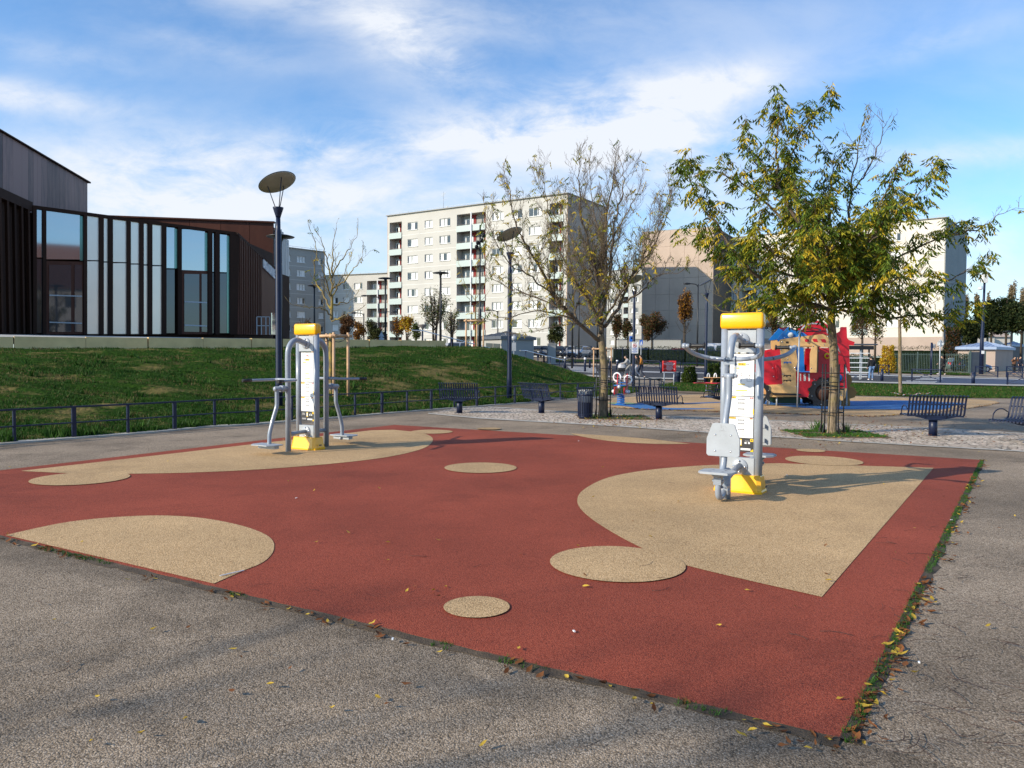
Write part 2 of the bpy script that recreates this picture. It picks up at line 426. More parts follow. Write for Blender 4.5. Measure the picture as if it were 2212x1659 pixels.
blobs = [(-150+150, 215, .16, .022, -.12, .75), (120, 130, .13, .02, -.15, .28), (470, 120, .12, .02, -.2, .25),
         (880, 105, .075, .045, -.45, .85), (1000, 160, .06, .018, -.5, .35), (720, 25, .22, .03, -.1, .38),
         (1330, 225, .17, .040, .1, .95), (1540, 190, .10, .028, .22, .6), (1250, 290, .20, .035, -.05, .7),
         (900, 325, .34, .028, .05, .75), (300, 385, .36, .06, 0, .72), (1420, 360, .14, .045, -.2, .7),
         (700, 440, .35, .03, .05, .55), (2130, 328, .15, .018, .05, .6), (2000, 100, .10, .015, .3, .25),
         (2150, 540, .10, .06, 0, .65), (600, 545, .25, .05, 0, .5), (1350, 470, .2, .04, 0, .3), (1250, 60, .5, .05, 0, .18)]
tot = None
for px, py, su, sv, ti, w in blobs:
    b = mth('MULTIPLY', blob(sU(px), sV(py), su, sv, ti), w)
    tot = b if tot is None else mth('ADD', tot, b)
tex = mth('ADD', mth('MULTIPLY', w1, 1.0), mth('MULTIPLY', mth('SUBTRACT', w2, .18), .62))
place_ = mth('MULTIPLY', tot, smooth(tex, .36, .95))
cir = mth('MULTIPLY', smooth(mth('ADD', mth('MULTIPLY', c1, .8), mth('MULTIPLY', c3, .22)), .44, .85), smooth(c2, .35, .65))
veil = mth('MULTIPLY', smooth(w1, .30, .8), .17)
low = mth('MULTIPLY', mth('SUBTRACT', 1.0, smooth(V, .0, .26)), .30)
cov = mth('ADD', mth('ADD', mth('MULTIPLY', place_, 1.12), mth('MULTIPLY', cir, .16)), mth('ADD', veil, low), clamp=True)
cov = mth('MINIMUM', cov, .94)
up = smooth(Z_, -.02, .02); cov = mth('MULTIPLY', cov, up)
mix = N_(nt, 'ShaderNodeMix', data_type='RGBA')
tint = N_(nt, 'ShaderNodeMix', data_type='RGBA', blend_type='MULTIPLY'); tint.inputs['Factor'].default_value = 1.0
tint.inputs['B'].default_value = (.88, 1.25, 1.58, 1)
L.new(sky.outputs[0], tint.inputs['A'])
L.new(cov, mix.inputs['Factor']); L.new(tint.outputs['Result'], mix.inputs['A'])
mix.inputs['B'].default_value = (6.4, 6.65, 7.1, 1)
L.new(mix.outputs['Result'], bg.inputs['Color'])
S.view_settings.view_transform = 'Standard'; S.view_settings.look = 'None'; S.view_settings.exposure = .2; S.view_settings.gamma = 1
S.cycles.use_denoising = True
random.seed(4)
# ---------------------------------------------------------------- ground
def sheet(name, mats, pts, z, label=None, thick=0.0, kind='structure'):
    mb = MB(); P = [(p.x, p.y) for p in pts]
    if thick: mb.prism(P, z-thick, z)
    else:
        n = len(P); ar = sum(P[i][0]*P[(i+1)%n][1]-P[(i+1)%n][0]*P[i][1] for i in range(n))
        if ar < 0: P = P[::-1]
        mb.add([(p[0], p[1], z) for p in P], [list(range(n))])
    return tag(mb.build(name, mats), kind=kind)
def interp(tab, x):
    if x <= tab[0][0]:
        a, b = tab[0], tab[1]
    elif x >= tab[-1][0]:
        a, b = tab[-2], tab[-1]
    else:
        for a, b in zip(tab, tab[1:]):
            if a[0] <= x <= b[0]: break
    t = (x-a[0])/(b[0]-a[0])
    return [a[i]+(b[i]-a[i])*t for i in range(1, len(a))]
def strip(name, mats, near, far, off, nx=60, ny=6, terrain=True):
    """ground strip between two picture-measured edges, draped over the terrain"""
    mb = MB(); x0, x1 = near[0][0], near[-1][0]; vs = []
    for i in range(nx+1):
        px = x0+(x1-x0)*i/nx
        a = GT(px, interp(near, px)[0]) ; fx = far[0][0]+(far[-1][0]-far[0][0])*i/nx
        b = GT(fx, interp(far, fx)[0])
        for j in range(ny+1):
            p = a.lerp(b, j/ny); vs.append((p.x, p.y, T(p.x, p.y)+off))
    fs = [(i*(ny+1)+j, (i+1)*(ny+1)+j, (i+1)*(ny+1)+j+1, i*(ny+1)+j+1) for i in range(nx) for j in range(ny)]
    mb.add(vs, fs, 0, True)
    return tag(mb.build(name, mats), kind='structure')

mg, ntg, bgd = new_mat('ground_earth')
Lg = ntg.links
tcg = N_(ntg, 'ShaderNodeTexCoord'); n1 = N_(ntg, 'ShaderNodeTexNoise'); n1.inputs['Scale'].default_value = .08; n1.inputs['Detail'].default_value = 8
Lg.new(tcg.outputs['Object'], n1.inputs['Vector'])
crg = N_(ntg, 'ShaderNodeValToRGB'); crg.color_ramp.elements[0].color = (.05, .07, .025, 1); crg.color_ramp.elements[0].position = .35
crg.color_ramp.elements[1].color = (.13, .12, .10, 1); crg.color_ramp.elements[1].position = .6
Lg.new(n1.outputs['Fac'], crg.inputs['Fac']); Lg.new(crg.outputs['Color'], bgd.inputs['Base Color']); bgd.inputs['Roughness'].default_value = .95
xs = [-2500,-900,-300,-150] + list(range(-100, 141, 4)) + [160,200,300,900,2500]
ys = [-60,-20,20,50] + list(range(56, 131, 3)) + [140,160,200,300,600,1200,3500]
mb = MB(); ny = len(ys)
mb.add([(x, y, T(x, y)-.05) for x in xs for y in ys], [(i*ny+j, (i+1)*ny+j, (i+1)*ny+j+1, i*ny+j+1) for i in range(len(xs)-1) for j in range(ny-1)], 0, True)
tag(mb.build('ground', mg), kind='structure')
xs = list(range(-60, 81, 4)); ys = [-25, -10, 10, 30, 50, 58] + list(range(61, 100, 3)); ny = len(ys); mb = MB()
mb.add([(x, y, T(x, y)) for x in xs for y in ys], [(i*ny+j, (i+1)*ny+j, (i+1)*ny+j+1, i*ny+j+1) for i in range(len(xs)-1) for j in range(ny-1)], 0, True)
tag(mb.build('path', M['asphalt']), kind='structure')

# rubber surface of the exercise area
cA, cB, cC, cD = G(1815, 1600), G(2118, 995), G(852, 919), G(-395, 1064)
cCx = G(852, 919)
mb = MB(); mb.prism([(p.x, p.y) for p in (cA, cB, cCx, cD)], -.02, .014)
# dirt washed off the slab darkens the asphalt beside its front edge in uneven tongues
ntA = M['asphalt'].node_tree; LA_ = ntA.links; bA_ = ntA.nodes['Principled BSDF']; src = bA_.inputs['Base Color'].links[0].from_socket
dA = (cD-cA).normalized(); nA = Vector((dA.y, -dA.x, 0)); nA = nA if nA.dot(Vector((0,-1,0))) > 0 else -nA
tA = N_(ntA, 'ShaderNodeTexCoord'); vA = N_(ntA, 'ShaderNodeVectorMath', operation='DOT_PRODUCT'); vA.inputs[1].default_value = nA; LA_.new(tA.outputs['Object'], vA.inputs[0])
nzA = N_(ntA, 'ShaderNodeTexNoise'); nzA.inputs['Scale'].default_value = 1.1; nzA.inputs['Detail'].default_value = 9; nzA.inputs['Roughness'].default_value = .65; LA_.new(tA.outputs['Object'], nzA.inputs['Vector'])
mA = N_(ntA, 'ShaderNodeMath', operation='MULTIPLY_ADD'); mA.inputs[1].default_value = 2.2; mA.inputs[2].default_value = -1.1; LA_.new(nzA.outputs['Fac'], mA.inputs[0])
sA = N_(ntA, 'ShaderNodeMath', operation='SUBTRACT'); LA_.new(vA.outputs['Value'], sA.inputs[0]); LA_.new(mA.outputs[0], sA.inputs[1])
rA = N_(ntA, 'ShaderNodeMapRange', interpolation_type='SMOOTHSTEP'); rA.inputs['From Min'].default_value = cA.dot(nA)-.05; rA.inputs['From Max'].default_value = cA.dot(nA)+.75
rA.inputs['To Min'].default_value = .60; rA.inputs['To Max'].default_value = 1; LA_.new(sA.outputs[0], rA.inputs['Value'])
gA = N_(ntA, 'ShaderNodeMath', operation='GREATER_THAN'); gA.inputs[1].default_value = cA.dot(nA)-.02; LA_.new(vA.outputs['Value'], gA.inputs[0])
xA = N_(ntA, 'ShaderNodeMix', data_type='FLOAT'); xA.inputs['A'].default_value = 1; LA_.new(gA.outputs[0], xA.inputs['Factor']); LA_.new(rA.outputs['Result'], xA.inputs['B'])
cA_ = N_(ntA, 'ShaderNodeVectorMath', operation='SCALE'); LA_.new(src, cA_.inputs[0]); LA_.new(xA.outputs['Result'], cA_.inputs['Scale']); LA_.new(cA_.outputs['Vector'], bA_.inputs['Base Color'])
tag(mb.build('exercise_surface', M['redrub']), kind='structure')
def circ(l, r, cy, sq=1.0, n=40):
    a, b = G(l, cy), G(r, cy); c = (a+b)/2; rad = (b-a).length/2
    return [Vector((c.x+rad*cos(2*pi*k/n), c.y+rad*sq*sin(2*pi*k/n), 0)) for k in range(n)]
def curveG(pts, n=6):
    return [G(p.x, p.y) for p in curve_pts([(a, b, 0) for a, b in pts], n)]
tanz = .018
big = curveG([(1775,1295),(1478,1225),(1380,1185),(1300,1140),(1258,1107),(1247,1083),(1262,1060),(1315,1034),(1400,1018),(1500,1009),(1600,1005),(1680,1003)], 6) + [G(2017, 1013)]
sheet('tan_surface_inlay', M['tanrub'], big, tanz)
half = curveG([(12,1160),(150,1131),(300,1118),(420,1121),(520,1139),(580,1163),(592,1190),(570,1218),(520,1240),(462,1266)], 6)
sheet('tan_surface_inlay', M['tanrub'], half, tanz)
lf = [G(45, 1020), G(420, 976.5), G(800, 931.5)] + curveG([(850,930),(915,938),(935,953),(905,974),(800,995),(600,1014),(400,1024),(200,1026),(60,1021)], 6)
sheet('tan_surface_inlay', M['tanrub'], lf, tanz)
for l, r, cy, sq in ((75,273,1036.5,.95),(960,1116,1013,1),(1188,1477,1221,1),(958,1101,1317,1),(1702,1856,997.5,1),(888,978,934.5,1),(1722,1780,975.5,1),(1030,1082,927.6,.9)):
    sheet('tan_surface_inlay', M['tanrub'], circ(l, r, cy, sq), tanz+.004)
lens = curveG([(1232,937.8),(1262,946),(1330,956),(1420,961),(1492,960.5)], 6) + [G(1400, 949.5), G(1300, 942)]
sheet('tan_surface_inlay', M['tanrub'], lens, tanz)

# cobbled band
cb, ntc, bc = new_mat('cobbles'); Lc = ntc.links
tcc = N_(ntc, 'ShaderNodeTexCoord')
wn = N_(ntc, 'ShaderNodeTexNoise'); wn.inputs['Scale'].default_value = 1.5; Lc.new(tcc.outputs['Object'], wn.inputs['Vector'])
wa = N_(ntc, 'ShaderNodeVectorMath', operation='MULTIPLY_ADD'); wa.inputs[1].default_value = (.3,.3,0); Lc.new(wn.outputs['Color'], wa.inputs[0]); Lc.new(tcc.outputs['Object'], wa.inputs[2])
v1 = N_(ntc, 'ShaderNodeTexVoronoi'); v1.inputs['Scale'].default_value = 9; v1.inputs['Randomness'].default_value = .6; Lc.new(wa.outputs[0], v1.inputs['Vector'])
v2 = N_(ntc, 'ShaderNodeTexVoronoi', feature='DISTANCE_TO_EDGE'); v2.inputs['Scale'].default_value = 9; v2.inputs['Randomness'].default_value = .6; Lc.new(wa.outputs[0], v2.inputs['Vector'])
spc = N_(ntc, 'ShaderNodeSeparateColor'); Lc.new(v1.outputs['Color'], spc.inputs['Color'])
crc = N_(ntc, 'ShaderNodeValToRGB'); ee = crc.color_ramp.elements; ee[0].color = (.42,.35,.28,1); ee[1].color = (.78,.68,.56,1)
x_ = ee.new(.5); x_.color = (.64,.51,.41,1)
Lc.new(spc.outputs['Red'], crc.inputs['Fac'])
edc = N_(ntc, 'ShaderNodeMapRange'); edc.inputs['From Min'].default_value = .02; edc.inputs['From Max'].default_value = .09; Lc.new(v2.outputs['Distance'], edc.inputs['Value'])
mxc = N_(ntc, 'ShaderNodeMix', data_type='RGBA'); mxc.inputs['A'].default_value = (.10,.08,.055,1); Lc.new(edc.outputs['Result'], mxc.inputs['Factor']); Lc.new(crc.outputs['Color'], mxc.inputs['B'])
nd = N_(ntc, 'ShaderNodeTexNoise'); nd.inputs['Scale'].default_value = .9; nd.inputs['Detail'].default_value = 7; Lc.new(tcc.outputs['Object'], nd.inputs['Vector'])
md = N_(ntc, 'ShaderNodeMapRange'); md.inputs['From Min'].default_value = .5; md.inputs['From Max'].default_value = .72; md.inputs['To Max'].default_value = .55; Lc.new(nd.outputs['Fac'], md.inputs['Value'])
m3 = N_(ntc, 'ShaderNodeMix', data_type='RGBA'); m3.inputs['B'].default_value = (.14,.10,.055,1); Lc.new(md.outputs['Result'], m3.inputs['Factor']); Lc.new(mxc.outputs['Result'], m3.inputs['A'])
Lc.new(m3.outputs['Result'], bc.inputs['Base Color']); bc.inputs['Roughness'].default_value = .85
bpc = N_(ntc, 'ShaderNodeBump'); bpc.inputs['Strength'].default_value = .9; bpc.inputs['Distance'].default_value = .03; Lc.new(edc.outputs['Result'], bpc.inputs['Height']); Lc.new(bpc.outputs['Normal'], bc.inputs['Normal'])
cob_n = [(925,893.5),(1036,904),(1158,911),(1316,920),(1550,936),(1810,953),(2212,976),(2420,990)]
cob_f = [(985,881.5),(1054,879),(1158,886),(1245,892),(1400,899),(1555,903),(1810,916),(2028,926),(2212,937),(2420,948)]
strip('cobbled_band', cb, cob_n, cob_f, .006, 60, 3)
strip('kerb_strip', M['kerb'], [(a, b+1.2) for a, b in cob_n], [(a, b-1.0) for a, b in cob_n], .012, 60, 1)
strip('kerb_strip', M['kerb'], [(a, b+.8) for a, b in cob_f[1:]], [(a, b-.6) for a, b in cob_f[1:]], .012, 60, 1)

# play area surface
play = [G(*p) for p in ((1290,874),(1300,866),(1330,859),(1500,853),(1700,849),(1852,857),(1974,861),(2074,862),(2120,864),(2150,867),(2158,870),(2138,876),(2074,885),(1992,893),(1883,899.5),(1720,894),(1560,889),(1450,885.5),(1340,882),(1302,879))]
sheet('playground_surface', M['tanrub'], play, .010)
blA = curveG([(1315,875),(1373,871.6),(1418,874),(1487,871.5),(1555,869),(1548,871),(1444,875),(1428,878.5),(1444,882),(1543,883.4),(1505,885.2),(1418,886),(1383,884),(1359,879.4)], 4)
sheet('blue_surface_inlay', M['bluerub'], blA, .016)
blB = curveG([(1630,866),(1700,862),(1841,867),(1901,865.9),(1974,866.2),(2038,869.5),(2087,872.2),(2065,875),(2038,885),(1965,886.5),(1901,885),(1810,885),(1745,882.5),(1650,874)], 4)
sheet('blue_surface_inlay', M['bluerub'], blB, .016)
sheet('green_surface_inlay', M['greenrub'], circ(1312, 1376, 872.5), .021)

# roads
rn = [(1120,797),(1180,805),(1300,814),(1400,818),(1550,820),(1700,822),(1850,826),(1960,829),(2212,834),(2450,840)]
rf = [(1120,783),(1180,787),(1300,790.5),(1400,793),(1550,797),(1700,803),(1850,808),(2000,814),(2212,820),(2450,826)]
strip('road', M['road'], rn, rf, .05, 80, 10)
def between(t0, t1, x0, x1): 
    return [(x, interp(rn, x)[0]*(1-t0)+interp(rf, x)[0]*t0) for x in [x0+(x1-x0)*k/20 for k in range(21)]], [(x, interp(rn, x)[0]*(1-t1)+interp(rf, x)[0]*t1) for x in [x0+(x1-x0)*k/20 for k in range(21)]]
strip('cycle_lane', M['roadblue'], *between(.04, .80, 2020, 2430), .058, 30, 6)
strip('road_marking', M['linew'], *between(.86, .93, 1560, 2430), .062, 50, 1)
strip('road_marking', M['linew'], *between(.50, .56, 1388, 1700), .062, 30, 1)
strip('road_marking', M['linew'], *between(-.05, -.01, 1300, 1850), .062, 40, 1)
for k in range(6):        # zebra crossings
    strip('road_marking', M['linew'], *between(.28+.09*k, .32+.09*k, 1236-k*2, 1292-k*1), .064, 4, 1)
for k in range(5):
    strip('road_marking', M['linew'], *between(.1+.13*k, .16+.13*k, 1948+k*10, 2020+k*4), .064, 4, 1)
strip('kerb_strip', M['kerb'], [(a, b+3) for a, b in rn], [(a, b) for a, b in rn], .09, 80, 1)
strip('kerb_strip', M['kerb'], [(a, b) for a, b in rf], [(a, b-1.1) for a, b in rf], .09, 80, 1)
vf_n = [(1190,782),(1400,787),(1530,791),(1700,797),(1920,806),(2095,812)]
vf_f = [(1190,776.5),(1400,780),(1530,784),(1700,790),(1920,798),(2095,808)]
gm, ntm, bm_ = new_mat('turf'); Lm = ntm.links
tcm = N_(ntm, 'ShaderNodeTexCoord')
na = N_(ntm, 'ShaderNodeTexNoise'); na.inputs['Scale'].default_value = .55; na.inputs['Detail'].default_value = 9; na.inputs['Roughness'].default_value = .65
mpm = N_(ntm, 'ShaderNodeMapping'); mpm.inputs['Scale'].default_value = (1, 1, 3); Lm.new(tcm.outputs['Object'], mpm.inputs['Vector']); Lm.new(mpm.outputs[0], na.inputs['Vector'])
nb = N_(ntm, 'ShaderNodeTexNoise'); nb.inputs['Scale'].default_value = 9; nb.inputs['Detail'].default_value = 8; Lm.new(tcm.outputs['Object'], nb.inputs['Vector'])
crm = N_(ntm, 'ShaderNodeValToRGB'); ee = crm.color_ramp.elements; ee[0].color = (.010,.026,.003,1); ee[0].position = .3; ee[1].color = (.036,.08,.010,1); ee[1].position = .7
Lm.new(nb.outputs['Fac'], crm.inputs['Fac'])
dm = N_(ntm, 'ShaderNodeMapRange'); dm.inputs['From Min'].default_value = .52; dm.inputs['From Max'].default_value = .62; dm.inputs['To Max'].default_value = .85; Lm.new(na.outputs['Fac'], dm.inputs['Value'])
mm = N_(ntm, 'ShaderNodeMix', data_type='RGBA'); mm.inputs['B'].default_value = (.17,.13,.05,1); Lm.new(dm.outputs['Result'], mm.inputs['Factor']); Lm.new(crm.outputs['Color'], mm.inputs['A'])
Lm.new(mm.outputs['Result'], bm_.inputs['Base Color']); bm_.inputs['Roughness'].default_value = .95; bm_.inputs['Specular IOR Level'].default_value = .03
bpm = N_(ntm, 'ShaderNodeBump'); bpm.inputs['Strength'].default_value = 1; bpm.inputs['Distance'].default_value = .06; Lm.new(nb.outputs['Fac'], bpm.inputs['Height']); Lm.new(bpm.outputs['Normal'], bm_.inputs['Normal'])
strip('verge', gm, vf_n, vf_f, .06, 60, 3)
vr_n = [(1425,839),(1460,845),(1555,849),(1650,851),(1852,855),(2074,860),(2450,863)]
vr_f = [(1425,832),(1470,826),(1650,825),(1843,828),(2065,835),(2450,841)]
strip('verge', gm, vr_n, vr_f, .015, 60, 4)
strip('soil_strip', M['soil'], [(a, b+4) for a, b in vr_n[:4]], [(a, b) for a, b in vr_n[:4]], .02, 20, 1)

# grass bank -------------------------------------------------------------
Ft = [(-420,1000),(-200,976),(0,959),(132,948.5),(247,940),(350,932),(443,922.7),(528,918.4),(640,909),(745,901),(850,892),(953,883.7),(1037,878),(1075,874.7),(1143,870),(1204,864),(1285,859.4),(1354,850.7),(1380,847)]
Wt = [(-420,24,1.68),(0,27,1.77),(300,29.5,1.82),(600,32.6,1.91),(800,35.2,1.99),(955,37.8,2.08),(1020,38,2.05),(1080,38.5,1.98),(1106,38.8,1.72),(1145,39.4,1.45),(1184,40,1.20),(1245,40.5,.78),(1288,41,.43),(1340,40,.12),(1380,39,.0)]
def colx(px): d = ray(px, 770); return d.x
CX = [(colx(x), x) for x in range(-420, 1401, 10)]
def px_of(x, y):
    u = x/y
    a = (u-CX[0][0])/(CX[-1][0]-CX[0][0])*(len(CX)-1); a = max(0, min(len(CX)-2, int(a)))
    return interp(CX, u)[0]
def bank_front(px): return G(px, interp(Ft, px)[0])
def bank_z(x, y):
    px = px_of(x, y); f = bank_front(px).y; d, z = interp(Wt, px)
    t = (y-f)/(d-f)
    if t <= 0: return 0.0
    if t <= 1:
        e = .55*t+.45*t*t*(3-2*t); return z*e
    return max(-.04, z*(1-.9*(t-1)*3))
def bank_at(px, t):
    f = bank_front(px); d, z = interp(Wt, px); r = ray(px, 770); y = f.y+(d-f.y)*t; return r.x*y, y
mb = MB(); vs = []; NX, NY = 360, 90
for i in range(NX+1):
    px = -420+(1380+420)*i/NX
    for j in range(NY+1):
        t = j/NY*(1.0 if px < 960 else 1.0+.35*sm((px-960)/60))
        x, y = bank_at(px, t)
        z = bank_z(x, y)
        b = (noise.noise((x*.9, y*3.4, 0))*.07 + noise.noise((x*.5, y*.5, 3))*.08)*min(1, t*6)*min(1, max(.0, z*3+.15))
        vs.append((x, y, z+b+.02))
mb.add(vs, [(i*(NY+1)+j, (i+1)*(NY+1)+j, (i+1)*(NY+1)+j+1, i*(NY+1)+j+1) for i in range(NX) for j in range(NY)], 0, True)
tag(mb.build('grass_bank', gm), kind='structure')

def blades(mb, c, h, w, n, lean=.4, mi=0):
    for _ in range(n):
        a = random.uniform(0, 2*pi); r = random.uniform(0, w)
        bx, by = c[0]+r*cos(a), c[1]+r*sin(a); b = random.uniform(0, 2*pi)
        hh = h*random.uniform(.5, 1.2); dx, dy = cos(b)*w*.28, sin(b)*w*.28
        lx, ly = random.uniform(-lean, lean)*hh, random.uniform(-lean, lean)*hh
        k = len(mb.v)
        mb.v += [(bx-dx, by-dy, c[2]-.01), (bx+dx, by+dy, c[2]-.01), (bx+lx, by+ly, c[2]+hh)]
        mb.f.append((k, k+1, k+2)); mb.m.append(mi); mb.s.append(False)
mb = MB()
for _ in range(88000):
    px = random.uniform(-60, 1370); t = random.random()**1.15*1.02
    x, y = bank_at(px, t)
    d = noise.noise((x*.40, y*.75, 9.3)) + .55*noise.noise((x*1.3, y*2.4, 1.3))
    if d > .22 and random.random() < .7: continue
    cl = noise.noise((x*1.1, y*4.2, 5))
    if cl < -.15 and random.random() < .6: continue
    s = (.05 + .10*max(0, cl+.15))
    blades(mb, (x, y, bank_z(x, y)), s, .045, 3, .6, 1 if random.random() < (.05 if d < .05 else .5) else 0)
for _ in range(700):       # long tufts along the railing
    px = random.uniform(-40, 1360); x, y = bank_at(px, random.uniform(.0, .03))
    if noise.noise((x*1.2, y*1.2, 2)) > -.05: blades(mb, (x, y, .0), random.uniform(.08, .26), .09, 7, .5)
for _ in range(60):
    px = random.uniform(0, 1340); x, y = bank_at(px, random.uniform(.03, .8))
    blades(mb, (x, y, bank_z(x, y)), random.uniform(.14, .26), .12, 10, .6)
tag(mb.build('bank_grass', [M['grass_leaf'], M['grass_dry']]), kind='stuff')
mb = MB()
for near, far, cnt, off in ((vr_n, vr_f, 13000, .015), (vf_n, vf_f, 2500, .06)):
    for _ in range(cnt):
        px = random.uniform(near[0][0], 2230 if near is vr_n else near[-1][0]); t = random.random()
        a = GT(px, interp(near, px)[0]) if _ % 1 == 0 else None; b = GT(px, interp(far, px)[0])
        p = a.lerp(b, t); blades(mb, (p.x, p.y, T(p.x, p.y)+off), random.uniform(.05, .11), .07, 3, .6, 1 if random.random() < .12 else 0)
tag(mb.build('verge_grass', [M['grass_leaf'], M['grass_dry']]), kind='stuff')

# pale kerb at the foot of the bank
mb = MB(); vs = []
for i in range(121):
    px = -420+1780*i/120; f = bank_front(px); r = ray(px, 770)
    nrm = .16
    vs += [(r.x*(f.y-nrm), f.y-nrm, .0), (r.x*(f.y-nrm), f.y-nrm, .03), (r.x*(f.y+.1), f.y+.1, .03)]
mb.add(vs, [q for i in range(120) for q in ((i*3, i*3+3, i*3+4, i*3+1), (i*3+1, i*3+4, i*3+5, i*3+2))])
tag(mb.build('kerb_strip', M['kerb']), kind='structure')

# terrace and its retaining wall ----------------------------------------
WZ = 2.36
def wall_pt(px): d, z = interp(Wt, px); r = ray(px, 770); return Vector((r.x*d, d, z))
tp = [wall_pt(x) for x in (-420, 0, 300, 600, 800, 955)]
def wtop(px): return 2.18+.17*min(1, max(0, (px+100)/1055))
fr = [(p.x, p.y, wtop(x)-.02) for p, x in zip(tp, (-420, 0, 300, 600, 800, 955))]
bk = [(-30, 31, 2.42), (-21.7, 33, 2.42), (-19, 39, 2.5), (-15.5, 44, 2.55), (-9, 47, 2.45), (-4.0, 44, 2.36)]
bk2 = [(-60, 62, 2.45)]*2+[(-40, 62, 2.5), (-15, 62, 2.5), (-9, 62, 2.45), (-6, 62, 2.4)]
mb = MB(); mb.add(fr+bk+bk2, [(i, i+1, i+7, i+6) for i in range(5)]+[(i+6, i+7, i+13, i+12) for i in range(1, 5)], 0)
tag(mb.build('terrace', M['pave']), kind='structure')
rw = empty('retaining_wall', tuple(tp[2]), 0, 'low sandy concrete retaining wall along the top of the grass bank', 'wall')
js = [-420,-280,-130,29.5,184,317,435,539,633,714,791,859,919.5,955.6]
for a, b in zip(js, js[1:]):
    p, q = wall_pt(a), wall_pt(b); d = (q-p).normalized(); p = p+d*.012; q = q-d*.012; n_ = Vector((d.y, -d.x, 0))
    mb = MB(); o = Vector(rw.location)
    P = [p-n_*.0, q-n_*.0, q+n_*.3, p+n_*.3]
    mb.prism([(v.x-o.x, v.y-o.y) for v in P], p.z-.5-o.z, wtop(a)-o.z)
    mb.build('wall_block', M['conc'], rw)
M['dksoil'] = mat('dark_edge_soil', (.07,.05,.032), .95, 0, .3, 9, bump=.5, bscale=80)
# foreground dirt, moss and litter --------------------------------------
def along(a, b, t): return a.lerp(b, t)
mb = MB()
edges = [(cA, cD, 1.0), (cA, cB, 1.0)]
for a, b, w in edges:
    n = 160; d = (b-a).normalized(); nn = Vector((d.y, -d.x, 0)); 
    if nn.dot(Vector((3, 8, 0))-a) > 0: nn = -nn
    vs = []
    for i in range(n+1):
        p = a.lerp(b, i/n); ww = .02+.05*abs(noise.noise((p.x*3, p.y*3, 1)))+.03*abs(noise.noise((p.x*11, p.y*11, 4)))
        hz = .0155-.006*abs(noise.noise((p.x*5, p.y*5, 8))); vs += [(p.x-nn.x*.004, p.y-nn.y*.004, hz), (p.x+nn.x*.012, p.y+nn.y*.012, .011), (p.x+nn.x*(ww+.02), p.y+nn.y*(ww+.02), .003)]
    mb.add(vs, [q for i in range(n) for q in ((3*i, 3*i+1, 3*i+4, 3*i+3), (3*i+1, 3*i+2, 3*i+5, 3*i+4))])
tag(mb.build('edge_soil', M['dksoil']), kind='stuff')
M['moss'] = leafmat('edge_grass', (.05,.13,.02), .5)
mb = MB()
for a, b, dens in ((cA, cB, 1.0), (cA, cD, .35)):
    d = (b-a).normalized(); nn = Vector((d.y, -d.x, 0))
    if nn.dot(Vector((3, 8, 0))-a) > 0: nn = -nn
    Ltot = (b-a).length
    for _ in range(int(Ltot*150)):
        t = random.random()*Ltot; p = a+d*t
        k = noise.noise((p.x*1.7, p.y*1.7, 7))+.5*noise.noise((p.x*6, p.y*6, 2))
        if dens < 1 and (k < .12): continue
        if dens == 1 and k < -.35: continue
        p = p+nn*(random.random()**1.5*.055)
        blades(mb, (p.x, p.y, .008), random.uniform(.010, .030), .011, 4, .9)
tag(mb.build('edge_grass', M['moss']), kind='stuff')
M['lf1'] = leafmat('fallen_leaf_brown', (.22,.085,.03), .5); M['lf2'] = leafmat('fallen_leaf_yellow', (.62,.42,.06), .3); M['twig'] = mat('twig', (.06,.03,.022), .8)
def leaf(mb, p, L_, w, a, mi, lift=.012):
    c, s_ = cos(a), sin(a); k = len(mb.v); cu = random.uniform(.1, .35)*L_
    for u, v, z in ((-.5,0,0),(-.2,.5,cu*.3),(.15,.45,cu*.5),(.5,0,cu),(.15,-.45,cu*.4),(-.2,-.5,cu*.2),(0,0,cu*.05)):
        x, y = u*L_, v*w; mb.v.append((p[0]+x*c-y*s_, p[1]+x*s_+y*c, p[2]+lift*random.uniform(.2, 1)+max(0, z)))
    for f in ((0,6,1),(1,6,2),(2,6,3),(3,6,4),(4,6,5),(5,6,0)): mb.f.append(tuple(k+i for i in f)); mb.m.append(mi); mb.s.append(True)
mb = MB()
for a, b, cnt in ((cA, cB, 420), (cA, cD, 170)):
    d = (b-a).normalized(); nn = Vector((d.y, -d.x, 0))
    if nn.dot(Vector((3, 8, 0))-a) > 0: nn = -nn
    for _ in range(cnt):
        p = a.lerp(b, random.random()**1.3)
        if noise.noise((p.x*2, p.y*2, 5)) < -.15: continue
        p = p+nn*abs(random.gauss(.05, .05)); L_ = random.uniform(.03, .075)
        leaf(mb, (p.x, p.y, .006), L_, L_*random.uniform(.25, .45), random.uniform(0, 6.3), 0 if random.random() < .82 else 1)
for _ in range(95):
    px, py = random.uniform(0, 2212), 860+random.random()**1.2*780
    p = G(px, py)
    if p.y > bank_front(min(px, 1370)).y-.2 and px < 1380: continue
    L_ = random.uniform(.03, .06); leaf(mb, (p.x, p.y, .02), L_, L_*.38, random.uniform(0, 6.3), random.choice((0, 1, 1)))
for _ in range(700):        # drifts against the play surface and under the trees
    px = random.uniform(1300, 2160); fy = interp([(1302,880),(1450,886.5),(1560,890),(1720,895),(1883,900.5),(1992,894),(2074,886),(2158,871)], px)[0]
    p = G(px, fy+abs(random.gauss(0, .8))); L_ = random.uniform(.05, .1); leaf(mb, (p.x, p.y, .01), L_, L_*.4, random.uniform(0, 6.3), 0 if random.random() < .75 else 1)
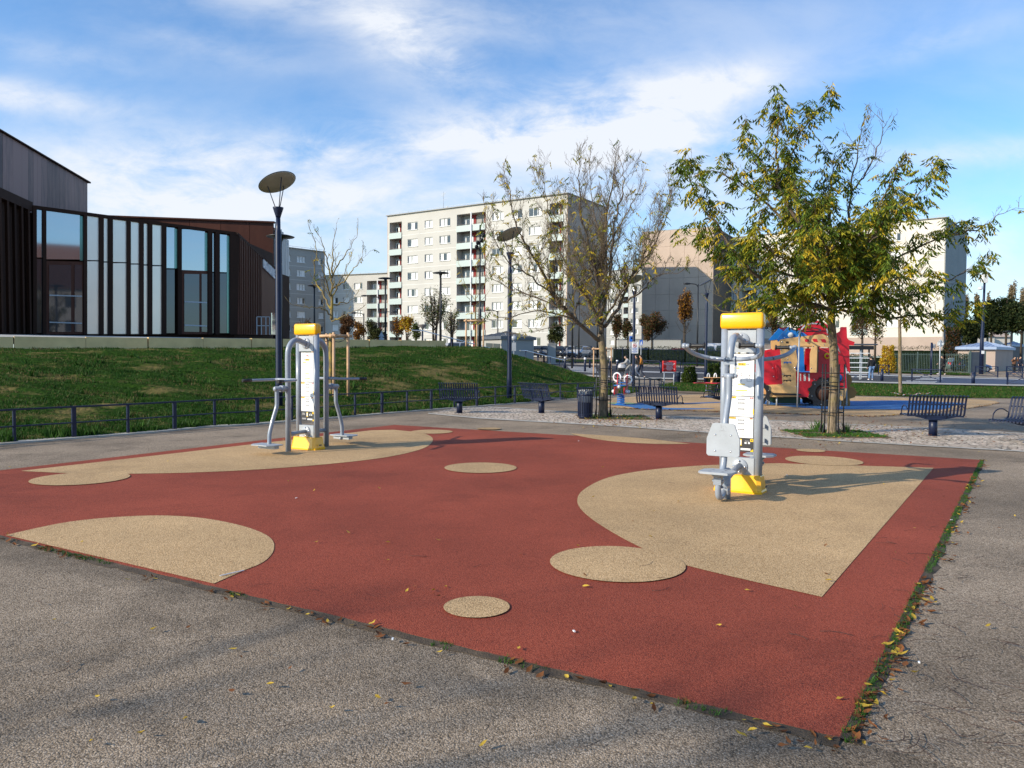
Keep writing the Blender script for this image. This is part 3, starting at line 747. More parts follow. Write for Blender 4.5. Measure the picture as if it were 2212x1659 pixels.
for _ in range(900):
    px, py = (random.gauss(1330, 60), random.gauss(908, 9)) if random.random() < .45 else (random.gauss(1830, 150), random.gauss(935, 14))
    if py < 872: continue
    p = G(px, py); L_ = random.uniform(.04, .09); leaf(mb, (p.x, p.y, .02), L_, L_*.4, random.uniform(0, 6.3), 0 if random.random() < .8 else 1)
tag(mb.build('fallen_leaves', [M['lf1'], M['lf2']]), kind='stuff')
mb = MB()
for _ in range(110):
    if random.random() < .7: p = G(random.uniform(1880, 2230), random.uniform(1130, 1640))
    else: p = G(random.uniform(0, 2212), random.uniform(1000, 1640))
    if p.y < 1: continue
    a = random.gauss(.3, .7); l = random.uniform(.05, .2); pts = []
    bend = random.uniform(-.3, .3)
    for k in range(4): pts.append((p.x+cos(a+bend*k)*l*k/3, p.y+sin(a+bend*k)*l*k/3, .02+random.uniform(0, .004)))
    mb.tube(pts, random.uniform(.0009, .0018), 4, 0)
tag(mb.build('fallen_twigs', M['twig']), kind='stuff')
mb = MB()
for px, py in ((2055,1128),(1985,1440),(1240,1372),(848,1389),(1250,955),(1700,1030),(640,1080)):
    p = G(px, py); mb.box((p.x, p.y, .024), (random.uniform(.015,.03), .01, .006), random.uniform(0, 3))
p = G(500, 1243); mb.bar(G(475, 1251)+Vector((0,0,.025)), G(527, 1239)+Vector((0,0,.025)), .006)
tag(mb.build('paper_scraps', M['white']), kind='stuff')
# tree pits
def pit(px, py, hw, hd, name):
    c = G(px, py); mb = MB(); P = [(c.x-hw, c.y-hd), (c.x+hw, c.y-hd*1.0), (c.x+hw*1.0, c.y+hd), (c.x-hw, c.y+hd)]
    mb.prism(P, -.02, .016); tag(mb.build('tree_pit', M['soil']), kind='structure'); return c
p1 = pit(1325, 902, .95, .75, ''); p2 = pit(1800, 938, .85, .85, '')
mb = MB()
for c, n in ((p1, 500), (p2, 1900)):
    for _ in range(n):
        x, y = c.x+random.uniform(-.85, .85), c.y+random.uniform(-.75, .75)
        if noise.noise((x*2, y*2, 0)) > .3: continue
        blades(mb, (x, y, .016), random.uniform(.02, .05), .03, 3, .7)
for px, py in ((1768, 930), (1825, 936), (1312, 900)):
    c = G(px, py)
    for _ in range(10): blades(mb, (c.x+random.uniform(-.1,.1), c.y+random.uniform(-.1,.1), .016), .22, .04, 6, .8)
tag(mb.build('pit_grass', M['moss']), kind='stuff')
# ================================================================ buildings
random.seed(11)
def corten(name, c1, c2, rough=.55, wgt=.45):
    m, nt, b = new_mat(name); L = nt.links
    tc = N_(nt, 'ShaderNodeTexCoord'); mp = N_(nt, 'ShaderNodeMapping'); mp.inputs['Scale'].default_value = (1.2, 1.2, .25)
    n = N_(nt, 'ShaderNodeTexNoise'); n.inputs['Scale'].default_value = 2; n.inputs['Detail'].default_value = 8; n.inputs['Roughness'].default_value = .65
    L.new(tc.outputs['Object'], mp.inputs[0]); L.new(mp.outputs[0], n.inputs['Vector'])
    g = N_(nt, 'ShaderNodeNewGeometry')
    ad = N_(nt, 'ShaderNodeMath', operation='MULTIPLY_ADD'); ad.inputs[1].default_value = wgt; L.new(g.outputs['Random Per Island'], ad.inputs[0]); L.new(n.outputs['Fac'], ad.inputs[2])
    mr = N_(nt, 'ShaderNodeMapRange'); mr.inputs['From Min'].default_value = .4; mr.inputs['From Max'].default_value = 1.0; L.new(ad.outputs[0], mr.inputs['Value'])
    mx = N_(nt, 'ShaderNodeMix', data_type='RGBA'); mx.inputs['A'].default_value = (*c1, 1); mx.inputs['B'].default_value = (*c2, 1)
    L.new(mr.outputs['Result'], mx.inputs['Factor']); L.new(mx.outputs['Result'], b.inputs['Base Color'])
    b.inputs['Roughness'].default_value = rough; b.inputs['Metallic'].default_value = .0; b.inputs['Specular IOR Level'].default_value = .2
    return m
M['corten_d'] = corten('dark_weathered_steel', (.022,.009,.005), (.042,.018,.010), .75)
M['corten_b'] = corten('rust_brown_steel', (.065,.022,.013), (.11,.038,.022))
M['zinc'] = corten('purple_grey_zinc', (.045,.040,.052), (.27,.165,.155), .45, .8)
M['lightclad'] = corten('pale_cladding', (.45,.43,.40), (.60,.57,.53))
M['pane'] = glassy('window_glass', (.50,.50,.50), .04, .8, .8)
M['pane_g'] = glassy('green_edge_glass', (.14,.30,.24), .1, .8, .3)
M['pane_d'] = glassy('dark_glass', (.10,.10,.11), .03, .9, .55)
M['frost'] = mat('frosted_glass', (.88,.77,.66), .30, .8, .02, 1, bump=.02, bscale=60)
def pl_pt(P0, P1, px, py, off=0.0):
    """where the sight line meets the vertical plane P0-P1, pushed off metres outwards"""
    d = ray(px, py); t = (P1-P0); t.z = 0; n = Vector((t.y, -t.x, 0)).normalized()
    if n.y > 0 or (abs(n.y) < 1e-6 and n.x < 0): n = -n
    q = P0+n*off; k = (q.x*n.x+q.y*n.y)/(d.x*n.x+d.y*n.y)
    return Vector((d.x*k, k, CAMZ+d.z*k)), n
def slab(mb, P0, P1, xa, ya0, ya1, xb, yb0, yb1, off=0.0, th=.06, mi=0):
    a, n = pl_pt(P0, P1, xa, ya1, off); b, _ = pl_pt(P0, P1, xb, yb1, off); c, _ = pl_pt(P0, P1, xb, yb0, off); d, _ = pl_pt(P0, P1, xa, ya0, off)
    v = [a, b, c, d]; w = [p-n*th for p in v]
    mb.add(v+w, [(0,1,2,3),(7,6,5,4),(0,4,5,1),(1,5,6,2),(2,6,7,3),(3,7,4,0)], mi)
def zx(x): return x*.3042
def zy(y): return 263.3+y*.3042
cc = empty('cultural_centre', (-22.4, 36, 2.5), 0, 'low dark rust steel building with tall glass and frosted panes above the grass bank', 'building')
ccm = Matrix.Translation(-Vector(cc.location))
def CM():
    m = MB(); m.M = ccm; return m
F0, F1 = Vector((-22.4, 36, 0)), Vector((-15.3, 43, 0))
mb = CM()   # main volume, set a little behind the facade skin
mb.prism([(-21.75,31.8),(-22.75,36.1),(-15.6,43.25),(-15.6,50.3),(-24,58),(-44,58),(-44,31.8)], 2.3, 8.2)
mb.build('wall', M['corten_d'], cc)
mb = CM()   # fascia
L0, L1 = Vector((-20.75, 27.0, 0)), Vector((-22.4, 36, 0))
slab(mb, F0, F1, 71, 443, 450, 514, 502, 508, .12, .5)
mb.prism([(-21.5,31.8),(-22.3,36),(-22.75,36.1),(-22.0,31.8)], 8.2, 8.62)
slab(mb, Vector((-15.3,43,0)), Vector((-15.3,50,0)), 514, 502, 508, 596, 578, 584, .1, .4)
mb.build('fascia', M['corten_d'], cc)
mb = CM()   # ribbed wall left of the glazing
for k in range(6,13):
    y = 27.4+k*.68; x = -20.75-(y-27)*.1833
    mb.box((x+.05, y, 5.35), (.14, .10, 5.7), R(-10))
mb.build('ribbed_cladding', M['corten_d'], cc)
# fins between the panes (zoom pixels)
fins = [(235,262),(305,330),(595,620),(708,738),(772,803),(905,930),(995,1022),(1055,1083),(1155,1183),(1265,1292),(1480,1510),(1530,1562),(1635,1700)]
def ztop(x): return 590+(x-235)*(785-590)/(1690-235)
mb = CM()
for a, b in fins: slab(mb, F0, F1, zx(a), zy(ztop(a)+12), 722.5, zx(b), zy(ztop(b)+12), 722.5, .13, .22)
mb.build('mullion', M['corten_d'], cc)
def pane(name, m_, a, b, t, bt, off=.0, d=0):
    mm_ = CM(); slab(mm_, F0, F1, zx(a), zy(t), zy(bt), zx(b), zy(t+d), zy(bt+d*.3), off, .03); return mm_.build(name, m_, cc)
for a, b in ((620,708),(738,772),(803,905),(930,995),(1022,1055),(1083,1155)):
    j = 985+(a-620)*.075
    pane('frosted_panel', M['frost'], a, b, ztop(a)+22, j-4, .0, 5); pane('frosted_panel', M['frost'], a, b, j+5, 1506, .0)
for a, b, j, lo in ((262,305,962,True),(330,568,975,False),(1183,1240,1038,True),(1292,1455,1056,False),(1510,1530,1064,True),(1562,1612,1066,True)):
    pane('window_pane', M['pane'], a, b, ztop(a)+30, j, .0, 6)
    if lo: pane('window_pane', M['pane_d'], a, b, j+10, 1500, .0)
for a, b, j in ((568,595,985),(1240,1265,1040),(1455,1480,1058),(1612,1635,1500)):
    pane('window_pane', M['pane_g'], a, b, ztop(a)+34, j, .02, 2)
for x0, xm0, xm1, x1, t in ((335,505,530,590,1000),(1295,1415,1432,1478,1065)):
    mm_ = CM(); slab(mm_, F0, F1, zx(x0-5), zy(t-14), 722, zx(x1+5), zy(t-6), 722, .02, .1)
    dr = mm_.build('door', M['corten_b'], cc)
    for a, b in ((x0+14, xm0), (xm1, x1-6)):
        mm_ = CM(); slab(mm_, F0, F1, zx(a), zy(t+14), zy(1490), zx(b), zy(t+16), zy(1492), .05, .03); mm_.build('door_glass', M['pane_d'], dr)
    q = (1226, 1418) if x0 < 400 else (1272, 1438)
    for yy_ in q:
        mm_ = CM(); slab(mm_, F0, F1, zx(x0+16), zy(yy_), zy(yy_+9), zx(x1-8), zy(yy_+8), zy(yy_+16), .09, .02)
        mm_.build('push_bar', M['plate'], dr)
# receding ribbed flank with the lettering
K0, K1 = Vector((-15.3, 43, 0)), Vector((-15.3, 50.6, 0))
mb = CM(); slab(mb, K0, K1, 514, 506, 722.5, 567, 555, 723.5, .0, .3); 
for k in range(14):
    a = 516+k*3.75; mb_y = 508+(a-514)*.935
    slab(mb, K0, K1, a, mb_y, 722.5, a+1.3, mb_y+1.2, 722.5, .1, .1)
mb.build('ribbed_flank', M['corten_b'], cc)
mb = CM(); slab(mb, K0, K1, 567, 556, 723.5, 594, 578, 724, .0, .3); mb.build('flank_panel', M['corten_b'], cc)
ltr = CM()
a, n = pl_pt(K0, K1, 567.5, 567, .04); b, _ = pl_pt(K0, K1, 592.5, 592, .04)
vs, fs = text_data("ESPACE A SOFI VILLE", 1.0, .03, .01)
x0 = min(v[0] for v in vs); x1 = max(v[0] for v in vs); h = max(v[1] for v in vs)-min(v[1] for v in vs); y0 = min(v[1] for v in vs)
d = b-a
hh = .62
ltr.add([a + d*((v[0]-x0)/(x1-x0)) + Vector((0,0,-hh/2+hh*(v[1]-y0)/h)) + n*(v[2]+.03) for v in vs], fs)
ltr.build('lettering', M['white'], cc)
# back volume
B0, B1 = Vector((-26.5, 50, 0)), Vector((-16.1, 52, 0))
mb = CM()
xs_ = [-34, -31.5, -29, -26.5, -24.8, -23.1, -21.3, -19.4, -17.6, -16.1]
for a, b in zip(xs_, xs_[1:]):
    ya, yb = 52+(a+16.1)*.19, 52+(b+16.1)*.19
    mb.prism([(a+.012,ya),(b-.012,yb),(b-.012,yb+.2),(a+.012,ya+.2)], 6.5, 10.45)
mb.prism([(-34,48.8),(-16.3,52.2),(-16.3,54.6),(-34,60)], 2.4, 10.3)
mb.prism([(-34.1,48.5),(-16.0,51.9),(-16.0,52.3),(-34.1,49)], 10.46, 10.56)
mb.build('rear_volume', M['corten_b'], cc)
mb = CM()
for k in range(7):
    y0 = 52.35+k*.42; z_ = 10.45-max(0, k-0.5)*.12
    mb.prism([(-16.08,y0),(-15.98,y0),(-15.98,y0+.36),(-16.08,y0+.36)], 7.3-k*.06, z_)
mb.prism([(-20,52.3),(-16.1,52.3),(-16.1,55.3),(-20,55.3)], 7.0, 9.6)
mb.build('pale_flank', M['lightclad'], cc)
mb = CM(); mb.prism([(-20,52.3),(-15.95,52.3),(-15.95,55.2),(-20,55.2)], 2.4, 7.2); mb.build('lower_flank', M['corten_d'], cc)
# upper zinc volume
mb = CM()
Z0, Z1 = Vector((-23.19, 32, 0)), Vector((-25.5, 46, 0))
pxs = [0,24,73,137,182,220,248,275,317,353,405,448,490,512,543,577,606]
for a, b in zip(pxs, pxs[1:]):
    ta, tb = 78+(a)*.582, 78+(b)*.582
    slab(mb, Z0, Z1, zx(a)+.1, zy(ta), zy(660), zx(b)-.1, zy(tb), zy(660), .12, .12)
for a, b in ((-60,-2),): slab(mb, Z0, Z1, zx(a), zy(78+a*.582), zy(560), zx(b), zy(78+b*.582), zy(560), .12, .12)
mb.build('zinc_cladding', M['zinc'], cc)
mb = CM(); mb.prism([(-23.4,32),(-25.5,45.9),(-45,45.9),(-45,32)], 8.0, 11.7); mb.build('upper_volume', M['zinc'], cc)
mb = CM(); slab(mb, Z0, Z1, -20, zy(74-38), zy(84-38), zx(608), zy(426), zy(436), .18, .3); mb.build('roof_edge', M['corten_d'], cc)
# rail, glass screen and bin at the entrance
rl = empty('entrance_railing', (-16.2, 46, 2.5), 0, 'thin grey railing and glass screen at the far end of the dark building', 'railing')
mb = MB()
e0, e1 = A(555, 722, 43.5)-Vector(rl.location), A(583, 722, 43.5)-Vector(rl.location); e0.z = e1.z = .25
for t in (0, .35, .7, 1): p = e0.lerp(e1, t); mb.bar(p, p+Vector((0,0,1.0)), .04)
for h_ in (.5, 1.0): mb.bar(e0+Vector((0,0,h_)), e1+Vector((0,0,h_)), .04)
mb.build('rail', M['plate'], rl)
g0, g1 = A(587, 722, 43)-Vector(rl.location), A(598, 722, 43.6)-Vector(rl.location); g0.z = g1.z = .25
mb = MB(); mb.bar(g0+Vector((0,0,.6)), g1+Vector((0,0,.6)), .04, 1.2); mb.build('glass_screen', M['pane'], rl)

# ---------------------------------------------------------------- apartment blocks
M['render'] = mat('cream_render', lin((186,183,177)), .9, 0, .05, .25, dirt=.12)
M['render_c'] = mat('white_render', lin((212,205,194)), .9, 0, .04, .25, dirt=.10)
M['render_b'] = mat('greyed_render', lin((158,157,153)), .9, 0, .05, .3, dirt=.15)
M['taupe'] = mat('taupe_render', lin((186,166,150)), .9, 0, .08, .3, dirt=.2)
M['band'] = mat('pinkish_plinth', lin((172,154,142)), .9, 0, .06, .5, dirt=.2)
M['recess'] = mat('recess_grey', lin((120,112,108)), .9)
M['redp'] = mat('red_balcony_wall', lin((128,34,36)), .8, 0, .1, 1)
M['frame'] = mat('white_frame', (.75,.75,.74), .5, 0, .03)
M['curtain'] = mat('white_curtain', (.70,.70,.68), .8, 0, .12, 3)
M['wglass'] = glassy('dark_pane', (.035,.04,.045), .08, .7, .1)
M['bglass'] = glassy('green_parapet_glass', (.40,.46,.44), .3, .5)
M['joint'] = mat('dark_joint', (.12,.11,.10), .9)
M['roofgrey'] = mat('grey_roof_metal', (.10,.11,.13), .5, .2, .1, 2)
def window_mesh(w, h, lights, pat):
    mb = MB()
    f = .06
    mb.box((0, .10, h/2-f/2), (w, .08, f), mi=0); mb.box((0, .10, -h/2+f/2), (w, .08, f), mi=0)
    for s_ in (-1, 1): mb.box((s_*(w/2-f/2), .10, 0), (f, .08, h-2*f), mi=0)
    for k in range(1, lights): mb.box((-w/2+w*k/lights, .10, 0), (f, .082, h-2*f), mi=0)
    for k in range(lights):
        xc = -w/2+w*(k+.5)/lights; lw = w/lights-f
        c = pat[k]
        mb.box((xc, .12, 0), (lw, .02, h-2*f), mi={'g': 1, 'c': 2, 's': 0}[c])
        if c == 'c' and lw > .4: mb.box((xc-lw*.38, .105, 0), (lw*.16, .012, h-2*f), mi=1)
    mb.box((0, -.03, -h/2-.04), (w+.1, .3, .06), mi=0)
    return mb
WV = {}
def window(parent, u, z, w, h, lights, y=0.0):
    pat = ''.join(random.choice('cccgs' if lights > 2 else 'cgs') for _ in range(lights))
    key = (round(w, 1), round(h, 1), lights, pat)
    if key not in WV:
        o = window_mesh(key[0], key[1], lights, pat).build('window', [M['frame'], M['wglass'], M['curtain']], parent); WV[key] = o
    else:
        o = WV[key].copy(); COL.objects.link(o); o.parent = parent
    o.location = (u, y+.06, z)
def block(name, label, P0, P1, depth, z0, z1, wcols, bcols, rows, wallm, sidem, wh=1.25, fl=None, band=None, group=None):
    """apartment block; wcols: (px0, px1, lights), bcols: (px0, px1, pole)"""
    d = P1-P0; d.z = 0; Lf = d.length; rz = atan2(d.y, d.x)
    root = empty(name, (P0.x, P0.y, z0), rz, label, 'apartment block', group)
    def U_(px):
        r_ = ray(px, 770); det = r_.x*(-d.y)+d.x*r_.y
        # P0 + t*d = k*r
        t = (P0.y*r_.x - P0.x*r_.y)/(d.x*r_.y - d.y*r_.x)
        return t*Lf
    holes = []
    for a, b, n in wcols:
        ua, ub = U_(a), U_(b)
        for z in rows: holes.append((ua, ub, z-wh/2-z0, z+wh/2-z0)); window(root, (ua+ub)/2, z-z0, ub-ua-.02, wh-.02, n)
    top = rows[0]+.95-z0; bot = (rows[-1]-1.75-z0)
    for a, b, pole in bcols: holes.append((U_(a), U_(b), bot, top))
    # keep holes from cutting each other: window columns and recess columns never overlap in u
    mb = MB()
    us = sorted(set([0, Lf]+[h[0] for h in holes]+[h[1] for h in holes]))
    for a, b in zip(us, us[1:]):
        hs = [h for h in holes if h[0] < (a+b)/2 < h[1]]
        lo = 0
        for h in sorted(hs, key=lambda q: q[2])+[(a, b, z1-z0, z1-z0)]:
            if h[2] > lo: mb.add([(a,0,lo),(b,0,lo),(b,0,h[2]),(a,0,h[2])], [(0,1,2,3)])
            lo = h[3]
    for h in holes:
        dp = .2 if h[3]-h[2] < 2 else 1.4
        a, b, c, e = h
        mb.add([(a,0,c),(a,dp,c),(a,dp,e),(a,0,e)], [(0,1,2,3)]); mb.add([(b,0,c),(b,dp,c),(b,dp,e),(b,0,e)], [(3,2,1,0)])
        mb.add([(a,0,e),(b,0,e),(b,dp,e),(a,dp,e)], [(3,2,1,0)]); mb.add([(a,0,c),(b,0,c),(b,dp,c),(a,dp,c)], [(0,1,2,3)])
    # thin floor joints proud of the render
    for z in rows[:-1]:
        for a, b in zip(us, us[1:]):
            if not any(h[0] < (a+b)/2 < h[1] and h[3]-h[2] > 2 for h in holes): mb.box(((a+b)/2, -.004, z-z0-1.36), (b-a, .012, .035), mi=1)
    mb.build('wall', [wallm, M['frame']], root)
    mb = MB()
    mb.box((.15-.15, depth/2, (z1-z0)/2), (.3, depth-.02, z1-z0)); mb.box((Lf, depth/2, (z1-z0)/2), (.3, depth-.02, z1-z0))
    mb.box((Lf/2, depth, (z1-z0)/2), (Lf+.3, .3, z1-z0)); mb.box((Lf/2, depth/2+.8, (z1-z0)/2-.3), (Lf-.4, depth-1.9, z1-z0-.8))
    mb.build('gable', sidem, root)
    mb = MB(); mb.box((Lf/2, depth/2, z1-z0-.1), (Lf-.3, depth-.3, .2)); mb.build('roof', M['roofgrey'], root)
    mb = MB(); mb.box((Lf/2, -.05, z1-z0+.06), (Lf+.5, .5, .12)); mb.box((Lf+.05, depth/2, z1-z0+.06), (.5, depth-.5, .12))
    mb.box((-.05, depth/2, z1-z0+.06), (.5, depth-.5, .12)); mb.build('coping', M['render_b'], root)
    mb = MB()
    for q in range(int(Lf/2)+1): mb.bar((q*2, .5, z1-z0), (q*2, .5, z1-z0+.5), .04)
    mb.bar((0, .5, z1-z0+.5), (Lf, .5, z1-z0+.5), .045); mb.build('roof_rail', M['plate'], root)
    if band:
        mb = MB(); us2 = sorted(us)
        for a, b in zip(us2, us2[1:]):
            if not any(h[0] < (a+b)/2 < h[1] and h[2] < band-z0 for h in holes): mb.box(((a+b)/2, -.01, (band-z0)/2), (b-a, .03, band-z0))
        mb.box((Lf+.16, depth/2, (band-z0)/2), (.03, depth, band-z0)); mb.build('plinth', M['band'], root)
    bal0 = {}
    for a, b, pole in bcols:
        ua, ub = U_(a), U_(b); w = ub-ua; key = round(w, 1); c = (ua+ub)/2
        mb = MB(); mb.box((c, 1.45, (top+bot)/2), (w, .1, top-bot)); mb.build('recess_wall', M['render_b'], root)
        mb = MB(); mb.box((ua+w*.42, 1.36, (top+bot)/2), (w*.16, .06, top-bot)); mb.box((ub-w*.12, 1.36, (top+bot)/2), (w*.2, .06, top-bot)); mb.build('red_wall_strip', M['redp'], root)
        for z in rows:
            f = z-1.72-z0
            if key not in bal0:
                mb = MB(); mb.box((0, .68, 0), (w-.02, 1.5, .16)); mb.bar((-w/2, -.02, 1.05), (w/2, -.02, 1.05), .05)
                for q in (-.5, -.17, .17, .5): mb.bar((q*(w-.1), -.04, 0), (q*(w-.1), -.04, 1.05), .04)
                bo = mb.build('balcony', M['recess'], root)
                mb = MB(); mb.box((0, -.12, .42), (w+.02, .03, .95)); g = mb.build('parapet_glass', M['bglass'], bo)
                mb = MB(); mb.box((-w*.24, 1.3, 1.1), (w*.3, .06, 2.0), mi=0); mb.box((-w*.27, 1.26, 1.1), (w*.12, .03, 1.8), mi=1)
                g2 = mb.build('balcony_door', [M['frame'], M['wglass']], bo)
                bal0[key] = bo
            else:
                bo = copy_tree(bal0[key], root)
            bo.location = (c, 0, f)
        for z in random.sample(rows, 3):
            mb = MB(); mb.box((c+random.uniform(-.3,.3)*w, .7, z-1.2-z0), (.5, .4, random.uniform(.5,.9))); mb.build('balcony_clutter', random.choice([M['curtain'], M['tan'], M['recess']]), root)
        if pole:
            mb = MB(); up_ = U_(pole); mb.cyl((up_, -.25, bot-.5), (up_, -.25, top+.1), .11, n=8); mb.build('downpipe', M['frame'], root)
    return root, U_, Lf
AL, AR = Vector((-20.75, 128.7, 0)), Vector((7.63, 110.1, 0))
rowsA = [22.67-2.7*k for k in range(8)]
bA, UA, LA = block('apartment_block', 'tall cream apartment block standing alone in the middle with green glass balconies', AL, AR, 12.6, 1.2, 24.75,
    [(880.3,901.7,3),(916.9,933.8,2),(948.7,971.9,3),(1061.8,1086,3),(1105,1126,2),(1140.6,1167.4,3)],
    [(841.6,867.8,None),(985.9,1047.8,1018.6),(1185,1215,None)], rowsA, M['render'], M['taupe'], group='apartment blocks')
mb = MB()
for u, h_, w_ in ((11.0, .7, 2.2),(13.5,.5,1.0),(24.5,.8,2.6)): mb.box((u, 4, 23.55+h_/2+.05), (w_, 2, h_)); 
mb.cyl((15.4,4,23.5),(15.4,4,24.6),.35,n=10); mb.build('roof_vent', M['roofgrey'], bA)
mb = MB(); mb.cyl((9.3,3,23.5),(9.3,3,27.1),.035,n=6)
for k in range(5): mb.bar((8.8+.0*k,3,26.8-.12*k),(9.9-.1*k,3,26.9-.12*k),.03)
mb.bar((9.3,3,25.8),(10,3,25.9),.03); mb.lathe((10.6,2.4,24.1),[(.02,0),(.3,.08),(.42,.2)],10,axis=(-.5,-1,.4)); mb.build('antenna', M['plate'], bA)
mb = MB()      # plinth and ground-floor doors
for a, b in ((0,10),(22,28)): mb.box(((a+b)/2, -.02, .95), (b-a, .04, 2.2))
mb.build('plinth', M['band'], bA)
B1L = base(556, 145); B1R = base(701, 156); B2R = base(862, 149)
for v in (B1L, B1R, B2R): v.z = 0
bB, _, _ = block('apartment_block', 'greyer apartment block turned away at the left behind the dark building', B1L, B1R, 12, 1.5, 22.4,
    [(590,600,2),(617.6,628.8,2),(641.4,660,3),(688,699,2)], [], [20.4-2.7*k for k in range(7)], M['render_b'], M['taupe'], group='apartment blocks')
bB2, _, LB2 = block('apartment_block', 'lower cream apartment block joining the greyer block and the tall one', B1R+Vector((.3,-.35,0)), B2R, 12, 1.5, 17.6,
    [(717.5,730,2),(741,753.6,2),(765.3,782.9,3)], [(793,838.5,817)], [15.3-2.7*k for k in range(5)], M['render'], M['taupe'], group='apartment blocks')
mb = MB(); mb.box((13.4,4,17.0),(1.2,1.2,1.6)); mb.cyl((12.8,4,17.6),(12.8,4,22),.05,n=6)
for k in range(4): mb.bar((12.2,4,21.8-.35*k),(13.8-.2*k,4,21.9-.35*k),.05)
mb.build('antenna', M['plate'], bB2)
EL, ER = base(1270, 204), base(1405, 188); EL.z = ER.z = 0
block('apartment_block', 'distant pale block seen in the gap between the tall block and the taupe gable', EL, ER, 12, 1.5, 23.6,
    [(1317,1326,2),(1334,1342,2),(1361,1369,2),(1371.6,1377.5,2)], [(1346,1356,None)], [21.2-2.65*k for k in range(7)], M['render_b'], M['render_b'], group='apartment blocks')
# block with the blank taupe gable
DL, DR = Vector((22.3, 132.9, 0)), Vector((33, 127, 0)); dd = (DR-DL).normalized(); dn = Vector((-dd.y, dd.x, 0))
if dn.y < 0: dn = -dn
bD = empty('apartment_block', (DL.x, DL.y, 1.5), atan2(dd.y, dd.x), 'windowless taupe gable wall behind the low pale wall', 'apartment block', 'apartment blocks')
Ld = (DR-DL).length; mb = MB(); mb.box((Ld/2, 9, 10.7), (Ld-.1, 17.8, 21.4)); mb.build('wall', M['joint'], bD)
mb = MB()
for i in range(5):
    for j in range(8): mb.box((Ld*(i+.5)/5, -.0, 21.5-(j+.5)*2.6875), (Ld/5-.03, .3, 2.66))
mb.build('facing_panel', M['taupe'], bD)
mb = MB(); mb.box((Ld/2, 9, 21.55), (Ld+.3, 18.3, .12)); mb.build('coping', M['render_b'], bD)
CL, CR = Vector((36.5, 140.5, 0)), Vector((65.5, 117.4, 0))
block('apartment_block', 'white rendered apartment block with a pinkish ground floor behind the leafy tree', CL, CR, 19.5, 2.0, 23.0,
    [(1542,1549,1),(1566,1588,3),(1648,1664,3),(1680,1700,2),(1786,1812,3),(1884,1900,2),(1913,1940,3)], [(1600,1632,None),(1722,1762,None),(1838,1872,None)],
    [20.69-2.7*k for k in range(6)], M['render_c'], M['render_b'], band=5.0, group='apartment blocks')
# lettering-like red tag on the pink plinth is unreadable in the photograph: only its strokes
# low pale wall and garages
def lowwall(name, label, p, q, h, th, m_, cat):
    o = empty(name, (p.x, p.y, min(p.z, q.z)-.3), atan2(q.y-p.y, q.x-p.x), label, cat); Lw = (q-p).xy.length
    mb = MB(); mb.box((Lw/2, th/2, (h+.3)/2), (Lw, th, h+.3)); mb.build('wall', m_, o)
    mb = MB(); mb.box((Lw/2, th/2, h+.34), (Lw+.1, th+.1, .08)); mb.build('coping', M['roofgrey'], o)
    return o, Lw
lw, Lw = lowwall('garage_wall', 'long low pale wall behind the hedge below the taupe gable', base(1334, 101), base(1470, 99), 2.35, 6, M['render_b'], 'wall')
gz, Lg_ = lowwall('garage_row', 'low grey garage building with white doors behind the red play truck', base(1472, 98.5), base(1700, 93), 2.6, 5, M['recess'], 'garage')
for k in range(8):
    mb = MB(); mb.box((1.2+k*1.55, -.02, 1.25), (1.25, .06, 2.1)); mb.build('door', M['curtain'], gz)
# hipped-roof kiosks
def kiosk(name, label, near, left, right, eave, apex, wallm, roofm, winfaces=True):
    back = left+right-near; P = [near, right, back, left]; c = (left+right)/2
    o = empty(name, (c.x, c.y, near.z-.2), 0, label, 'kiosk', 'hipped roof kiosks'); o_ = Vector((c.x, c.y, near.z-.2)); e = eave-o_.z
    loc = [p-o_ for p in P]
    mb = MB(); mb.prism([(v.x, v.y) for v in loc], 0, e); mb.build('wall', wallm, o)
    ex = [Vector((v.x*1.1, v.y*1.1, e)) for v in loc]; ap = Vector((0, 0, apex-o_.z))
    mb = MB(); mb.prism([(v.x, v.y) for v in ex], e-.02, e+.28); rf_ = mb.build('eaves', roofm, o)
    mb = MB(); tp_ = [Vector((v.x, v.y, e+.282)) for v in ex]; mb.add(tp_+[ap], [(0,1,4),(1,2,4),(2,3,4),(3,0,4)])
    for i in range(4):
        a, b = tp_[i], tp_[(i+1)%4]
        for k in range(1, 8):
            t = k/8; q = a.lerp(b, t); s_ = 1-abs(2*t-1)
            mb.bar(q+Vector((0,0,.01)), q+(ap-(a+b)/2)*s_*.98+Vector((0,0,.015)), .04, .05)
    mb.build('roof', roofm, o)
    return o, loc, e
n1_, l1, r1 = base(1083, 78), base(1037, 81.5), base(1153, 82.5)
k1, loc, e = kiosk('kiosk', 'grey kiosk with a dark hipped roof behind the foot of the grass bank', n1_, l1, r1, zat(1090,733,80), zat(1092,715.3,82), M['render_b'], M['roofgrey'])
mb = MB(); a, b = loc[3], loc[0]; dv = (b-a).normalized(); nv = Vector((dv.y, -dv.x, 0)); 
for t0, t1 in ((.30,.60),(.64,.94)):
    p, q = a.lerp(b, t0)+nv*.03, a.lerp(b, t1)+nv*.03; mb.bar(p+Vector((0,0,1.9)), q+Vector((0,0,1.9)), .05, .8)
mb.build('window', M['wglass'], k1)
M['kroof'] = mat('blue_grey_roof', lin((150,165,190)), .5, .3, .06, 1.5)
n2_, l2, r2 = base(2150, 86), base(2069, 88), base(2188, 92)
k2, loc, e = kiosk('kiosk', 'kiosk with a light blue grey hipped roof behind the railings at the right edge', n2_, l2, r2, zat(2130,755,88), zat(2131,738,90), M['band'], M['kroof'])
n3_, l3, r3 = base(2185, 120), base(2165, 122), base(2212, 124)
